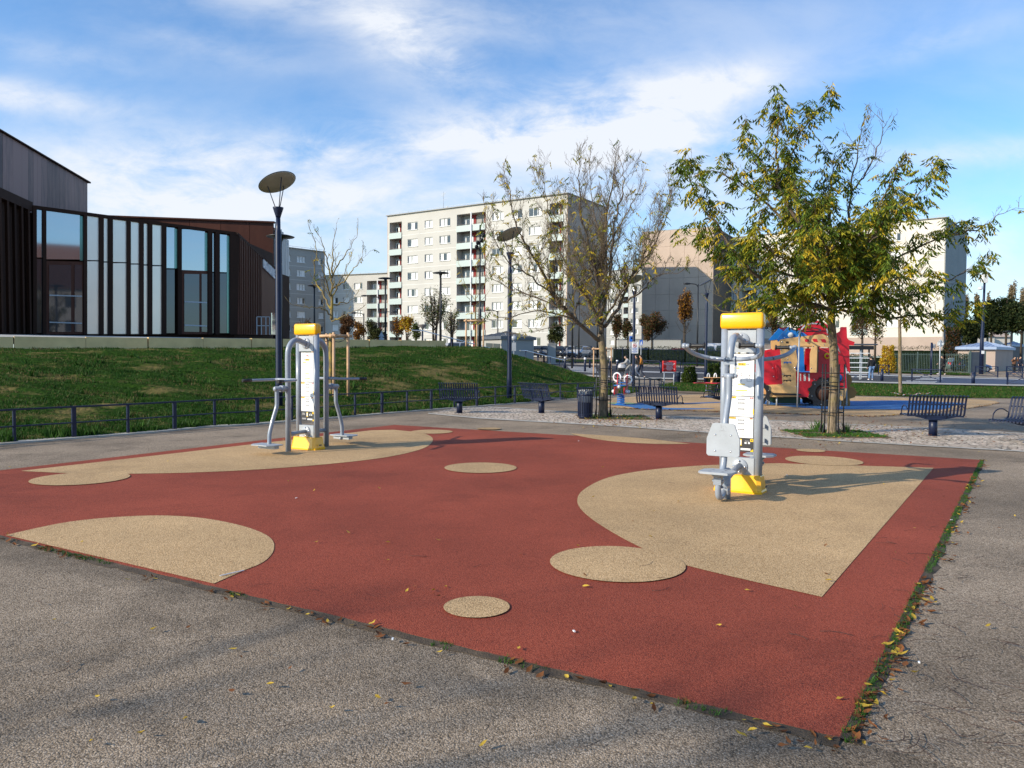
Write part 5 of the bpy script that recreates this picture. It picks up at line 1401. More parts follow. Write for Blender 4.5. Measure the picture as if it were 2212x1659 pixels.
mb = MB(); mb.box((-.08,-.03,zat(1033,569,41)-1.9),(.16,.1,.22)); mb.build('junction_box', M['recess'], sp_)
for px, py in ((1037,500.5),(1043.5,509),(1039.5,519.5),(1031,524.5),(1028.6,533.5)):
    z = zat(1036,py,41)-1.9; x = (px-1036)*41/F; mb = MB(); mb.sphere((x,-.05,z),.105,10,sc=(1,1,1.15)); mb.lathe((x,-.10,z-.02),[(.085,0),(.10,.1)],10,axis=(.4,-1,-.4)); mb.bar((x,0,z),(0,0,z),.03); mb.build('spotlight', M['black'], sp_)

# ---------------------------------------------------------------- signs
def signpost(name, label, px, ybase, ytop, d=None, r=.03, m_=None):
    b0 = GT(px, ybase) if d is None else base(px, d)
    o = empty(name, tuple(b0), 0, label, 'sign'); z = zat(px, ytop, b0.y)-b0.z
    mb = MB(); mb.cyl((0,0,0),(0,0,z),r,n=8); mb.build('post', m_ or M['plate'], o); return o, b0, z
def boxpx(px0, px1, y0, y1, b0):
    d = b0.y; x0, x1 = ray(px0, 770).x*d-b0.x, ray(px1, 770).x*d-b0.x; z0, z1 = zat((px0+px1)/2, y1, d)-b0.z, zat((px0+px1)/2, y0, d)-b0.z
    return (x0+x1)/2, (z0+z1)/2, x1-x0, z1-z0
rs = empty('notice_board', tuple(G(1445, 835)), R(-8), 'red notice board on two pale posts beside the play area', 'sign'); b0 = Vector(rs.location)
for x in (-.26,.26): mb = MB(); mb.cyl((x,.02,0),(x,.02,.85),.028,n=10); mb.build('post', M['plate'], rs)
mb = MB(); mb.rbox((0,0,0),(.76,.60,.03),.02); bd = mb.build('panel', mat('red_enamel',(.52,.02,.02),.4,0,.04), rs); bd.location = (0,-.02,1.12); bd.rotation_euler = (pi/2,0,0)
mb = MB()
for k, (z, w) in enumerate(((.20,.26),(.16,.42),(.12,.50),(.085,.5),(.05,.36),(-.02,.28),(-.055,.3),(-.10,.34),(-.14,.38),(-.18,.30),(-.22,.24))):
    x = -w/2
    while x < w/2: l = random.uniform(.03,.07); mb.box((x+l/2,-.037,1.12+z),(l,.004,.016)); x += l+.012
for x in (-.28,.28):
    for z in (-.16,.14): mb.cyl((x,-.03,1.12+z),(x,-.045,1.12+z),.02,n=10)
mb.build('lettering', M['white'], rs)
ws = empty('notice_sign', (G(1368,836).x, G(1368,836).y-.12, 0), 0, 'white notice with a red prohibition ring fixed to a lamp post', 'sign'); b0 = Vector(ws.location)
x, z, w, h = boxpx(1362.5,1377.5,738,763.5,b0)
mb = MB(); mb.rbox((0,0,0),(w,h,.015),.03); pn = mb.build('panel', M['white'], ws); pn.location = (x+.02,0,z); pn.rotation_euler = (pi/2,0,0)
mb = MB(); 
for zz, ww in ((.27,.6),(.22,.5),(-.02,.75),(-.06,.7),(-.10,.72),(-.15,.4),(-.2,.75),(-.25,.5)): mb.box((x+.02,-.012,z+zz),(w*ww,.003,.016), mi=1 if zz < 0 else 0)
mb.build('lettering', [M['ink'], M['inkb']], ws)
mb = MB(); mb.lathe((x+.02,-.011,z+.10),[(.075,0),(.10,0),(.10,.003),(.075,.003)],24,axis=(0,-1,0),cap=False); mb.bar((x-.04,-.014,z+.155),(x+.08,-.014,z+.045),.003,.018); mb.build('prohibition_ring', M['inkr'], ws)
mb = MB(); mb.sphere((x+.02,-.010,z+.10),.045,10,sc=(1,.1,.8)); mb.build('pictogram', M['ink'], ws)
mb = MB(); mb.bar((x,.02,z+.2),(x,.09,z+.2),.2,.03); mb.build('clamp', M['plate'], ws)
o, b0, z_ = signpost('parking_sign', 'small blue sign partly behind the lamp post with the white notice', 1361, 790, 726, 60)
x, z, w, h = boxpx(1359,1367,726,738,b0); mb = MB(); mb.box((x,-.04,z),(w,.03,h)); mb.build('panel', M['inkb'], o)
mb = MB(); mb.lathe((x+.02,-.06,z+.05),[(.04,0),(.07,0)],12,axis=(0,-1,0)); mb.build('pictogram', M['white'], o)
o, b0, z_ = signpost('crossing_sign', 'blue and white pedestrian crossing sign above the person in orange', 1384.5, 790, 735, 66)
x, z, w, h = boxpx(1381,1388,734.5,746,b0); mb = MB(); mb.box((x,-.04,z),(w,.03,h)); mb.build('panel', M['inkb'], o)
mb = MB(); mb.add([(x-w*.3,-.06,z-h*.25),(x+w*.3,-.06,z-h*.25),(x,-.06,z+h*.35)],[(0,1,2)]); mb.box((x,-.06,z-h*.38),(w*.8,.01,h*.12)); mb.build('triangle', M['white'], o)
o, b0, z_ = signpost('stop_sign', 'back of an octagonal sign on a pale post near the right edge', 2029, 813.8, 733, None, .045)
x, z, w, h = boxpx(2024,2039,733,751.5,b0); mb = MB(); mb.lathe((x,.03,z),[(0,0),(w/2,0),(w/2,.02),(0,.02)],8,axis=(0,1,0),smooth=False); mb.build('panel', M['curtain'], o)
mb = MB(); mb.bar((x-.2,0,z+.16),(x+.2,0,z+.16),.03); mb.bar((x-.2,0,z-.14),(x+.2,0,z-.14),.03); mb.build('bracket', M['recess'], o)
o, b0, z_ = signpost('street_name_sign', 'navy street name post left of the octagonal sign', 2011, 812, 740, None, .09, M['navy'])
x, z, w, h = boxpx(2013.5,2020,743,752,b0); mb = MB(); mb.box((x,0,z),(w,.06,h)); mb.build('panel', M['navy'], o)
mb = MB()
for k in (-.1,.02,.14): mb.box((x,-.035,z+k),(w*.7,.01,.05))
mb.build('lettering', M['curtain'], o)
o, b0, z_ = signpost('road_sign', 'back of a round road sign beside the grey kiosk', 1110, 790, 722, 62)
x, z, w, h = boxpx(1104.5,1116,723,738,b0); mb = MB(); mb.lathe((x,-.04,z),[(0,0),(w/2,0),(w/2,.02),(0,.02)],18,axis=(0,-1,0)); mb.build('disc', M['plate'], o)
x, z, w, h = boxpx(1105,1114.5,740,758,b0); mb = MB(); mb.box((x,-.05,z),(w,.02,h)); mb.build('panel', M['plate'], o)
o, b0, z_ = signpost('road_sign', 'grey back of a triangular road sign above the terrace wall', 824, 745, 716, 58); 
x, z, w, h = boxpx(818,830.5,716,727.5,b0); mb = MB(); mb.add([(x-w/2,-.04,z-h/2),(x+w/2,-.04,z-h/2),(x,-.04,z+h/2),(x-w/2,-.02,z-h/2),(x+w/2,-.02,z-h/2),(x,-.02,z+h/2)],[(0,1,2),(5,4,3),(0,3,4,1),(1,4,5,2),(2,5,3,0)]); mb.build('panel', M['plate'], o)
mb = MB(); mb.lathe((x,-.04,z-h),[(0,0),(w*.42,0),(w*.42,.02),(0,.02)],18,axis=(0,-1,0)); mb.build('disc', M['plate'], o)
# bollards
def bollard(px, yb, yt, label, cap=False):
    b0 = GT(px, yb); h = min(1.35, zat(px, yt, b0.y)-b0.z)
    o = empty('bollard', tuple(b0), 0, label, 'bollard', 'dark street bollards')
    mb = MB(); mb.lathe((0,0,0),[(.10,0),(.10,h*.84),(.085,h*.85),(.085,h*.88),(.10,h*.89),(.10,h*.98),(.06,h)],12); mb.build('post', M['navy'], o)
    if cap: mb = MB(); mb.cyl((0,0,h*.86),(0,0,h+.01),.108,n=12); mb.build('white_cap', M['white'], o)
for a in ((1175,783,764,'bollard below the stainless handrail near the gate pillars'),(1220.5,797,771,'white capped bollard right of the lower end of the handrail',True),(1263.6,804,772.6,'white capped bollard in front of the parked cars left of the bare tree trunk',True),
          (1274,796,778,'dark bollard just left of the bare tree trunk'),(1333,800,778,'white capped bollard left of the pushchair',True),(1358,798,779,'white capped bollard behind the walkers',True),(1428,806.5,783,'dark bollard just left of the red notice board'),
          (1905,824,797,'dark bollard right of the person by the bus shelter'),(2102,830.7,803,'dark bollard between the cross braced barriers at the right'),(1318,800,769,'dark bollard between the timber stakes and the pushchair',True)): bollard(*a)
def barrier(px0, yb0, yt0, px1, yb1, yt1, label):
    a, b = GT(px0, yb0), GT(px1, yb1); ha, hb = min(1.3, zat(px0, yt0, a.y)-a.z), min(1.3, zat(px1, yt1, b.y)-b.z); h = (ha+hb)/2
    o = empty('street_barrier', tuple(a), 0, label, 'barrier', 'cross braced street barriers'); q = b-a
    mb = MB()
    for e in (Vector((0,0,0)), q): mb.bar(e, e+Vector((0,0,h)), .07, .07)
    mb.bar((0,0,h-.03), q+Vector((0,0,h-.03)), .06); mb.bar((0,0,.16), q+Vector((0,0,.16)), .045); mb.build('frame', M['navy'], o)
    mb = MB(); mb.bar((0,0,.18), q+Vector((0,0,h-.08)), .035); mb.bar((0,.03,h-.08), q+Vector((0,.03,.18)), .035); mb.build('cross_brace', M['navy'], o)
for a in ((1208.6,791.7,773,1239,793,774,'cross braced barrier behind the lower end of the handrail'),(1321,804,781,1362,803,780,'cross braced barrier behind the pushchair'),(1389,797,778,1425,798.5,779,'cross braced barrier right of the person in orange'),
          (1475,806,783,1522,807,784,'cross braced barrier right of the red notice board'),(1898,810,788,1920,810.5,788,'short cross braced barrier left of the yellow bush'),(1969.6,826,796,2031,828,798,'cross braced barrier in front of the octagonal sign'),
          (2107,815,790,2155,817,792,'cross braced barrier at the foot of the camera mast'),(2176,834,803,2240,836,805,'nearest cross braced barrier cut by the right edge'),(2174,816,791,2208,818,792,'cross braced barrier behind the nearest one at the right edge'),
          (1440,798,781,1470,799,782,'cross braced barrier hidden partly behind the red notice board')): barrier(*a)
# stainless handrails behind the bank
def handrail(label, pts, d0, d1, gz):
    n = len(pts); W_ = [A(p[0], p[1], d0+(d1-d0)*i/(n-1)) for i, p in enumerate(pts)]
    o = empty('handrail', (W_[0].x, W_[0].y, W_[0].z-1.0), 0, label, 'handrail', 'stainless handrails'); o_ = Vector(o.location)
    mb = MB(); mb.tube([w-o_ for w in W_], .028, 8); mb.build('rail', M['chrome'], o)
    for i in range(1, n-1):
        w = W_[i]-o_; mb = MB(); mb.cyl((w.x,w.y,w.z-1.15),(w.x,w.y,w.z-.02),.03,n=8); mb.build('post', M['navy'], o)
handrail('upper stainless handrail sloping down in front of the tall block', [(890,713.4),(912,714),(943,722.4),(975.4,730.7),(1007,739),(1038.7,746.8),(1071,755.5),(1083,755.5)], 42, 47, 0)
handrail('lower stainless handrail sloping down past the gate pillars', [(1123,757),(1135.7,757.3),(1162,764),(1189,771),(1215.6,777.8),(1226,777.3)], 46, 50, 0)
# gate pillars, gates, metal fences, hedges
for px, lab in ((1119,'left concrete gate pillar beside the kiosk'),(1191,'right concrete gate pillar in front of the parked cars')):
    b0 = base(px, 86 if px < 1150 else 84); o = empty('gate_pillar', tuple(b0), R(10), lab, 'pillar', 'concrete gate pillars')
    mb = MB(); mb.box((0,0,1.0),(.85,.6,2.1)); mb.build('shaft', M['render_b'], o); mb = MB(); mb.box((0,0,2.1),(.95,.7,.12)); mb.build('cap_stone', M['render_b'], o)
def metal_fence(name, label, pts, h, spacing=.13, m_=None, cat='fence', postgap=2.4):
    """pts: (px, dist)"""
    P = [base(a, d) for a, d in pts]; o = empty(name, tuple(P[0]), 0, label, cat); o_ = P[0]; m_ = m_ or M['navy']
    mb = MB()
    for a, b in zip(P, P[1:]):
        L_ = (b-a).length; n = int(L_/spacing)
        for k in range(n+1):
            q = a.lerp(b, k/n)-o_; mb.bar(q+Vector((0,0,.08)), q+Vector((0,0,h)), .028, .028)
        for zz in (.15, h-.18): mb.bar(a-o_+Vector((0,0,zz)), b-o_+Vector((0,0,zz)), .04)
    mb.build('picket_panel', m_, o)
    for a, b in zip(P, P[1:]):
        L_ = (b-a).length; n = max(1, int(L_/postgap))
        for k in range(n+1):
            q = a.lerp(b, k/n)-o_; mb = MB(); mb.box((q.x,q.y,q.z+h/2+.05),(.08,.08,h+.1)); mb.build('post', m_, o)
    return o
M['fgreen'] = mat('grey_green_fence', (.09,.13,.12), .5)
metal_fence('gate', 'dark metal gate between the two concrete pillars', [(1123,85.5),(1187,84)], 1.75, .16, M['navy'], 'gate', 6)
metal_fence('metal_fence', 'dark picket fence running from the right gate pillar past the hedge', [(1196,84),(1290,84.5),(1400,84),(1480,83),(1560,82)], 1.75, .15)
metal_fence('metal_fence', 'picket fence in front of the hedge behind the bus shelter', [(1640,82),(1780,81),(1880,80)], 1.7, .15, M['fgreen'])
metal_fence('metal_fence', 'grey green picket fence in front of the light roofed kiosk', [(1925,80),(2040,79),(2093,78)], 2.05, .15, M['fgreen'])
mb = MB(); b0, b1 = base(2096,78), base(2128,78.5); o = empty('gate', tuple(b0), 0, 'solid dark grey gate panel beside the light roofed kiosk', 'gate')
mb.bar((0,0,1.15), b1-b0+Vector((0,0,1.15)), .06, 2.1); mb.build('panel', M['roofgrey'], o)
mb = MB()
for e in (Vector((0,0,0)), b1-b0): mb.bar(e, e+Vector((0,0,2.3)), .12)
mb.build('post', M['fgreen'], o)
# ================================================================ trees
random.seed(77)
def bark(name, c1, c2, c3):
    m, nt, b = new_mat(name); L = nt.links
    tc = N_(nt, 'ShaderNodeTexCoord'); mp = N_(nt, 'ShaderNodeMapping'); mp.inputs['Scale'].default_value = (9, 9, 1.6)
    n = N_(nt, 'ShaderNodeTexNoise'); n.inputs['Scale'].default_value = 3; n.inputs['Detail'].default_value = 8; n.inputs['Roughness'].default_value = .7; n.inputs['Distortion'].default_value = .6
    L.new(tc.outputs['Object'], mp.inputs[0]); L.new(mp.outputs[0], n.inputs['Vector'])
    cr = N_(nt, 'ShaderNodeValToRGB'); e = cr.color_ramp.elements; e[0].color = (*c1, 1); e[0].position = .36; e[1].color = (*c2, 1); e[1].position = .62
    L.new(n.outputs['Fac'], cr.inputs['Fac'])
    n2 = N_(nt, 'ShaderNodeTexNoise'); n2.inputs['Scale'].default_value = 3.2; n2.inputs['Detail'].default_value = 6; L.new(tc.outputs['Object'], n2.inputs['Vector'])
    mr = N_(nt, 'ShaderNodeMapRange'); mr.inputs['From Min'].default_value = .50; mr.inputs['From Max'].default_value = .62; mr.inputs['To Max'].default_value = .75; L.new(n2.outputs['Fac'], mr.inputs['Value'])
    mx = N_(nt, 'ShaderNodeMix', data_type='RGBA'); mx.inputs['B'].default_value = (*c3, 1); L.new(mr.outputs['Result'], mx.inputs['Factor']); L.new(cr.outputs['Color'], mx.inputs['A'])
    L.new(mx.outputs['Result'], b.inputs['Base Color']); b.inputs['Roughness'].default_value = .9
    bp = N_(nt, 'ShaderNodeBump'); bp.inputs['Strength'].default_value = .9; bp.inputs['Distance'].default_value = .03; L.new(n.outputs['Fac'], bp.inputs['Height']); L.new(bp.outputs['Normal'], b.inputs['Normal'])
    return m
M['bark'] = bark('grey_brown_bark', (.07,.052,.033), (.30,.225,.145), (.22,.17,.07))
M['twigbark'] = bark('twig_bark', (.05,.036,.026), (.19,.14,.095), (.17,.125,.05))
M['bark_y'] = bark('lichen_yellow_bark', (.10,.07,.03), (.30,.22,.09), (.42,.30,.04))
M['bark_d'] = bark('dark_bark', (.025,.018,.013), (.08,.06,.045), (.07,.055,.03))
M['lg'] = leafmat('leaf_green', (.09,.135,.016), .5); M['ly'] = leafmat('leaf_yellow_green', (.28,.26,.022), .45)
M['lo'] = leafmat('leaf_ochre', (.55,.39,.03), .35); M['lb'] = leafmat('leaf_brown', (.12,.058,.025), .45); M['lor'] = leafmat('leaf_orange', (.42,.19,.02), .4)
M['ldk'] = leafmat('leaf_dark', (.018,.032,.012), .5); M['lol'] = leafmat('leaf_olive', (.07,.075,.022), .45); M['lp'] = leafmat('leaf_pale', (.28,.22,.13), .3)
M['lw'] = leafmat('leaf_warm_green', (.05,.06,.018), .5)
LV = ['lg', 'ly', 'lo']
def rv(s=1.0): return Vector((random.uniform(-1,1), random.uniform(-1,1), random.uniform(-1,1)))*s
def leaflet(mb, p, d, L_, w, mi):
    d = d.normalized(); s_ = d.cross(Vector((random.uniform(-.5,.5), random.uniform(-.5,.5), 1))); 
    if s_.length < 1e-3: s_ = Vector((1,0,0))
    s_.normalize(); n = d.cross(s_)*w*.35; k = len(mb.v)
    m_ = p+d*L_*.45
    mb.v += [tuple(p), tuple(m_+s_*w/2+n), tuple(p+d*L_), tuple(m_-s_*w/2+n)]
    mb.f.append((k,k+1,k+2)); mb.f.append((k,k+2,k+3)); mb.m += [mi, mi]; mb.s += [False, False]
def cluster(mb, p, size, mi, out):
    """a drooping compound leaf: 5 to 8 narrow leaflets on a hanging stalk"""
    ax = (Vector((out.x*.7, out.y*.7, -.25))+rv(.55)).normalized()
    ax2 = (ax+Vector((0,0,-.7))).normalized(); n = random.randint(5, 8); side = ax.cross(Vector((0,0,1)))
    if side.length < .05: side = Vector((1,0,0))
    side.normalize()
    for k in range(n):
        t = (k+1)/n; q = p+ax*(size*t*.8)+Vector((0,0,-.25*size*t*t))
        if k == n-1: dd_ = ax2
        else: dd_ = (side*(1 if k % 2 else -1)*.9+ax2*.6+Vector((0,0,-.55))+rv(.2))
        leaflet(mb, q, dd_, size*random.uniform(.40,.62), size*random.uniform(.13,.19), mi)
def limb_tree(name, label, basep, limbs, trunk_r, leaf_size, wood, lmats, mixw, group=None, sub=.34, twig=1.0, dens=1.0, trunk_pts=None, cat='tree', tw_r=.0045, droop=0.0, uplift=.5):
    """limbs: (list of (px, py, depth offset), start radius, leaf density, bareness)"""
    o = empty(name, tuple(basep), 0, label, cat, group); O = Vector(basep)
    tw, cw = MB(), MB()
    D0 = O.y
    tp_ = [A(p[0], p[1], D0+p[2])-O for p in trunk_pts]; tp_ = [Vector((0,0,-.05)), Vector((0,0,.12))]+tp_
    tp2 = curve_pts(tp_, 4); n = len(tp2)
    rr = [trunk_r*(1.35 if i == 0 else 1.15 if i < 3 else 1-.25*i/n) for i in range(n)]
    tw.tube(tp2, rr, 12)
    bw_ = MB()
    def twigs(p, d, L_, r, ld, lvl):
        n = max(3, int(L_/.16)); pts = [p.copy()]; q = p.copy(); dd_ = d.copy()
        for i in range(n):
            dd_ = (dd_+rv(.16)+Vector((0,0,(.10 if lvl < 2 else .05)*uplift*2-droop*.12))).normalized(); q = q+dd_*(L_/n); pts.append(q.copy())
        bw_.tube(pts, [max(tw_r*.55, r*(1-.8*i/n)) for i in range(n+1)], 5 if r > .012 else 3, cap=False)
        if lvl < 2:
            k = int(L_/(sub*(.75 if lvl == 0 else .6))*twig)+1
            for j in range(k):
                t = .2+.78*(j+random.random())/k; i = min(n-1, int(t*n)); pp = pts[i].lerp(pts[i+1], t*n-i)
                tang = (pts[i+1]-pts[i]).normalized(); perp = rv(); perp = (perp-tang*perp.dot(tang)).normalized()
                twigs(pp, (tang*.75+perp*.75+Vector((0,0,.22*uplift))).normalized(), L_*random.uniform(.28,.5), r*.5, ld, lvl+1)
        if lvl >= 1:
            m_ = ld*dens*L_*(5.5 if lvl == 2 else 3.0); m_ = int(m_)+(random.random() < m_-int(m_))
            for j in range(m_):
                t = random.uniform(.25, 1.0); i = min(n-1, int(t*n)); pp = pts[i].lerp(pts[i+1], t*n-i)
                mi = random.choices(range(len(lmats)), mixw)[0]
                cluster(cw, pp, leaf_size*random.uniform(.7,1.2), mi, dd_)
            if ld > 0 and random.random() < ld*min(1, dens*1.2): cluster(cw, pts[-1], leaf_size, random.choices(range(len(lmats)), mixw)[0], dd_)
    for pts, r0, ld, ln in limbs:
        P = [A(a, b, D0+c)-O for a, b, c in pts]; C = curve_pts(P, 5); n = len(C)
        C = [C[0]]+[c+rv(.035) for c in C[1:]]
        tw_ = [max(tw_r, r0*(1-.90*i/n)) for i in range(n)]; bw_.tube(C, tw_, 8 if r0 > .02 else 5)
        # subdivide the rest of the limb with side branches
        tot = sum((b-a).length for a, b in zip(C, C[1:])); s_ = random.uniform(0, sub); acc = 0
        for i in range(n-1):
            seg = (C[i+1]-C[i]).length; tang = (C[i+1]-C[i]).normalized()
            while s_ <= acc+seg:
                t = (s_)/tot
                if t > .14:
                    pp = C[i].lerp(C[i+1], (s_-acc)/seg); perp = rv(); perp = (perp-tang*perp.dot(tang)).normalized()
                    twigs(pp, (tang*.8+perp*.8+Vector((0,0,.3*uplift))).normalized(), ln*random.uniform(.55,1.15)*(1-.35*t), max(.006, r0*(1-.85*t)*.5), ld, 0)
                s_ += sub*random.uniform(.7,1.3)
            acc += seg
        twigs(C[-1], (C[-1]-C[-2]).normalized(), ln*.6, tw_r*2, ld, 0)
    tw.build('trunk', wood, o)
    br = bw_.build('branches', wood if wood != M['bark'] else M['twigbark'], o)
    if cw.f: cw.build('crown', [M[k] for k in lmats], o)
    return o
# T1, the nearly bare tree
T1 = G(1303, 902); u = random.uniform
limbs1 = [
 ([(1298,722,0),(1294,660,.1),(1294,600,.0),(1301,523,.1),(1312,450,.2),(1328,365,.3)], .075, .16, 1.0),
 ([(1296,735,0),(1245,690,-.5),(1201,646,-.9),(1155,555,-1.2),(1120,500,-1.4),(1098,400,-1.5)], .060, .42, .95),
 ([(1201,646,-.9),(1150,600,-1.4),(1090,560,-1.8),(1050,470,-2.0)], .026, .50, .8),
 ([(1240,688,-.5),(1180,672,-1.2),(1110,683,-1.6),(1062,690,-1.8)], .022, .55, .6),
 ([(1225,672,-.7),(1150,640,-.5),(1075,610,-.2),(1045,560,0)], .022, .50, .75),
 ([(1306,706,0),(1340,657,.4),(1359,604,.6),(1393,560,.8),(1430,490,.9),(1448,410,1.0)], .052, .22, .95),
 ([(1340,657,.4),(1380,632,.2),(1421,597,-.2),(1470,590,-.5)], .030, .40, .7),
 ([(1352,620,.5),(1385,560,-.3),(1420,500,-.8),(1440,440,-1)], .026, .25, .85),
 ([(1296,700,0),(1268,650,.5),(1220,569,.9),(1190,472,1.2),(1172,390,1.4)], .046, .35, 1.0),
 ([(1297,690,0),(1317,592,-.6),(1329,476,-.9),(1347,410,-1.1),(1345,362,-1.1)], .046, .14, 1.0),
 ([(1294,640,0),(1282,569,-.6),(1259,477,-1.0),(1250,395,-1.2),(1252,355,-1.3)], .038, .14, 1.0),
 ([(1294,610,0),(1310,540,.9),(1350,470,1.5),(1385,400,1.8)], .032, .14, .9),
 ([(1296,650,0),(1270,600,1.2),(1235,520,1.9),(1215,430,2.2)], .032, .22, .9),
 ([(1298,700,0),(1280,660,-1.4),(1240,600,-2.0),(1215,500,-2.3)], .032, .30, .9),
 ([(1300,700,0),(1330,650,-1.2),(1375,590,-1.9),(1400,500,-2.2)], .034, .26, .9),
 ([(1298,705,0),(1262,700,-1.2),(1205,706,-1.8),(1120,722,-2.0)], .02, .40, .5),
 ([(1301,523,.1),(1280,450,.2),(1275,360,.3)], .024, .10, .8)]
limb_tree('young_tree', 'nearly bare young tree with sparse yellow leaves beside the litter bin', T1, limbs1, .112, .185, M['bark'], LV, (.2,.45,.35), 'trees around the playground', sub=.17, twig=1.4, dens=.14,
    trunk_pts=[(1305,850,0),(1305,800,0),(1302,760,0),(1298,722,0)], uplift=.9, tw_r=.0055)
# T2, the leafy tree
T2 = G(1797, 937)
limbs2 = [
 ([(1796,680,0),(1798,600,.1),(1798,540,.1),(1790,440,.0),(1800,360,.1)], .075, 1.0, .8),
 ([(1797,660,0),(1764,553,-.4),(1740,500,-.6),(1689,418,-.6),(1677,315,-.5),(1684,235,-.5)], .055, 1.05, .62),
 ([(1700,440,-.6),(1705,360,-.3),(1725,300,-.2),(1768,240,-.1),(1790,215,0)], .026, 1.1, .42),
 ([(1689,418,-.6),(1640,360,-.4),(1610,310,-.3),(1607,270,-.2)], .020, .9, .38),
 ([(1795,672,0),(1701,640,-.7),(1625,585,-1.0),(1570,520,-1.1),(1510,430,-1.0),(1490,375,-1.0)], .050, 1.0, .62),
 ([(1764,553,-.4),(1690,470,.6),(1610,403,1.0),(1550,372,1.1),(1495,375,1.1)], .034, 1.0, .55),
 ([(1795,668,0),(1760,655,.8),(1700,650,1.2),(1640,668,1.4),(1590,655,1.4)], .028, .9, .45),
 ([(1780,610,0),(1680,585,.4),(1570,545,.3),(1500,500,.2)], .034, 1.05, .55),
 ([(1796,640,0),(1830,500,.4),(1840,403,.5),(1856,320,.6),(1864,265,.6)], .034, .05, .75),
 ([(1838,420,.5),(1870,370,.2),(1900,310,.1),(1912,262,0)], .022, .05, .6),
 ([(1797,650,0),(1850,590,-.3),(1883,522,-.5),(1930,480,-.5),(1967,440,-.4),(2010,385,-.3)], .045, .95, .62),
 ([(1883,522,-.5),(1900,450,-.3),(1930,380,0),(1952,345,.1)], .024, .7, .5),
 ([(1797,655,0),(1860,600,.5),(1927,561,.8),(2046,510,.8),(2110,495,.7)], .042, .95, .58),
 ([(2060,508,.8),(2120,492,.7),(2160,465,.6),(2205,445,.5)], .018, .05, .35),
 ([(1797,672,0),(1860,672,-.6),(1927,684,-.9),(2010,680,-1.0),(2085,670,-1.0)], .034, .95, .52),
 ([(1797,668,0),(1880,655,.2),(1967,641,.4),(2030,615,.5),(2078,590,.5),(2125,565,.5)], .034, .95, .48),
 ([(1797,640,0),(1790,560,-1.3),(1770,490,-2.0),(1750,440,-2.3)], .040, 1.0, .8),
 ([(1797,650,0),(1840,570,-1.2),(1880,520,-1.9),(1925,470,-2.2)], .040, 1.0, .8),
 ([(1797,660,0),(1750,610,-1.2),(1690,560,-1.8),(1640,520,-2.0)], .038, 1.0, .75),
 ([(1797,640,0),(1770,560,1.2),(1730,480,1.9),(1700,400,2.1)], .038, 1.0, .75),
 ([(1797,650,0),(1840,580,1.2),(1890,500,1.9),(1920,440,2.1)], .038, 1.0, .75),
 ([(1797,672,0),(1740,660,-.9),(1700,665,-1.5),(1660,640,-1.8)], .028, .9, .5),
 ([(1797,660,0),(1850,640,-1.1),(1900,620,-1.8),(1960,590,-2.1)], .034, 1.0, .7)]
limb_tree('young_tree', 'leafy young tree turning yellow in front of the white apartment block', T2, limbs2, .102, .25, M['bark'], LV, (.58,.30,.12), 'trees around the playground', sub=.18, twig=1.1, dens=.62,
    trunk_pts=[(1799,880,0),(1802,820,0),(1801,760,0),(1796,700,0),(1796,680,0)], uplift=.55)
T3 = G(1945, 851)
limb_tree('young_tree', 'slim young tree on the grass verge right of the red play truck', T3, [
 ([(1943,680,0),(1943,620,0),(1941,570,.2)], .055, .5, .9), ([(1943,700,0),(1965,690,.4),(1990,672,.6),(2015,655,.6)], .03, .35, .7),
 ([(1943,680,0),(1910,650,-.4),(1880,630,-.6)], .03, .5, .8), ([(1943,650,0),(1975,610,.4),(1995,575,.6)], .03, .4, .8), ([(1943,640,0),(1920,600,.8),(1905,560,1)], .03, .5, .8), ([(1943,660,0),(1975,640,-.8),(2000,625,-1)], .025, .5, .7)],
 .085, .24, M['bark'], LV, (.4,.35,.25), 'trees around the playground', sub=.4, twig=.8, dens=.8, trunk_pts=[(1944,800,0),(1944,740,0),(1943,690,0)], tw_r=.007, uplift=.6)
T3b = G(1600, 838)
limb_tree('young_tree', 'bare branched tree with a yellowish trunk behind the cap of the pull trainer', T3b, [
 ([(1596,660,0),(1595,600,0),(1598,540,.1)], .05, .2, .9), ([(1594,650,0),(1560,640,-.4),(1535,600,-.7),(1512,585,-.9)], .03, .03, .9), ([(1594,640,0),(1565,600,.4),(1550,550,.6)], .03, .06, .9),
 ([(1596,630,0),(1625,600,.3),(1650,550,.4)], .03, .3, .9), ([(1594,670,0),(1560,672,.5),(1530,650,.8)], .022, .02, .8), ([(1596,650,0),(1630,630,-.6),(1660,600,-.9)], .03, .3, .8)],
 .075, .22, M['bark_y'], LV, (.4,.35,.25), 'trees around the playground', sub=.4, twig=.8, dens=.7, trunk_pts=[(1597,780,0),(1597,720,0),(1596,670,0)], tw_r=.007, uplift=.7)
def bank_hit(px, py):
    for k in range(0, 400):
        t = k/400; x, y = bank_at(px, t); z = bank_z(x, y)
        if CAMZ+ray(px, py).z*y <= z: return Vector((x, y, z))
    return Vector((x, y, z))
T4 = bank_hit(715, 851)
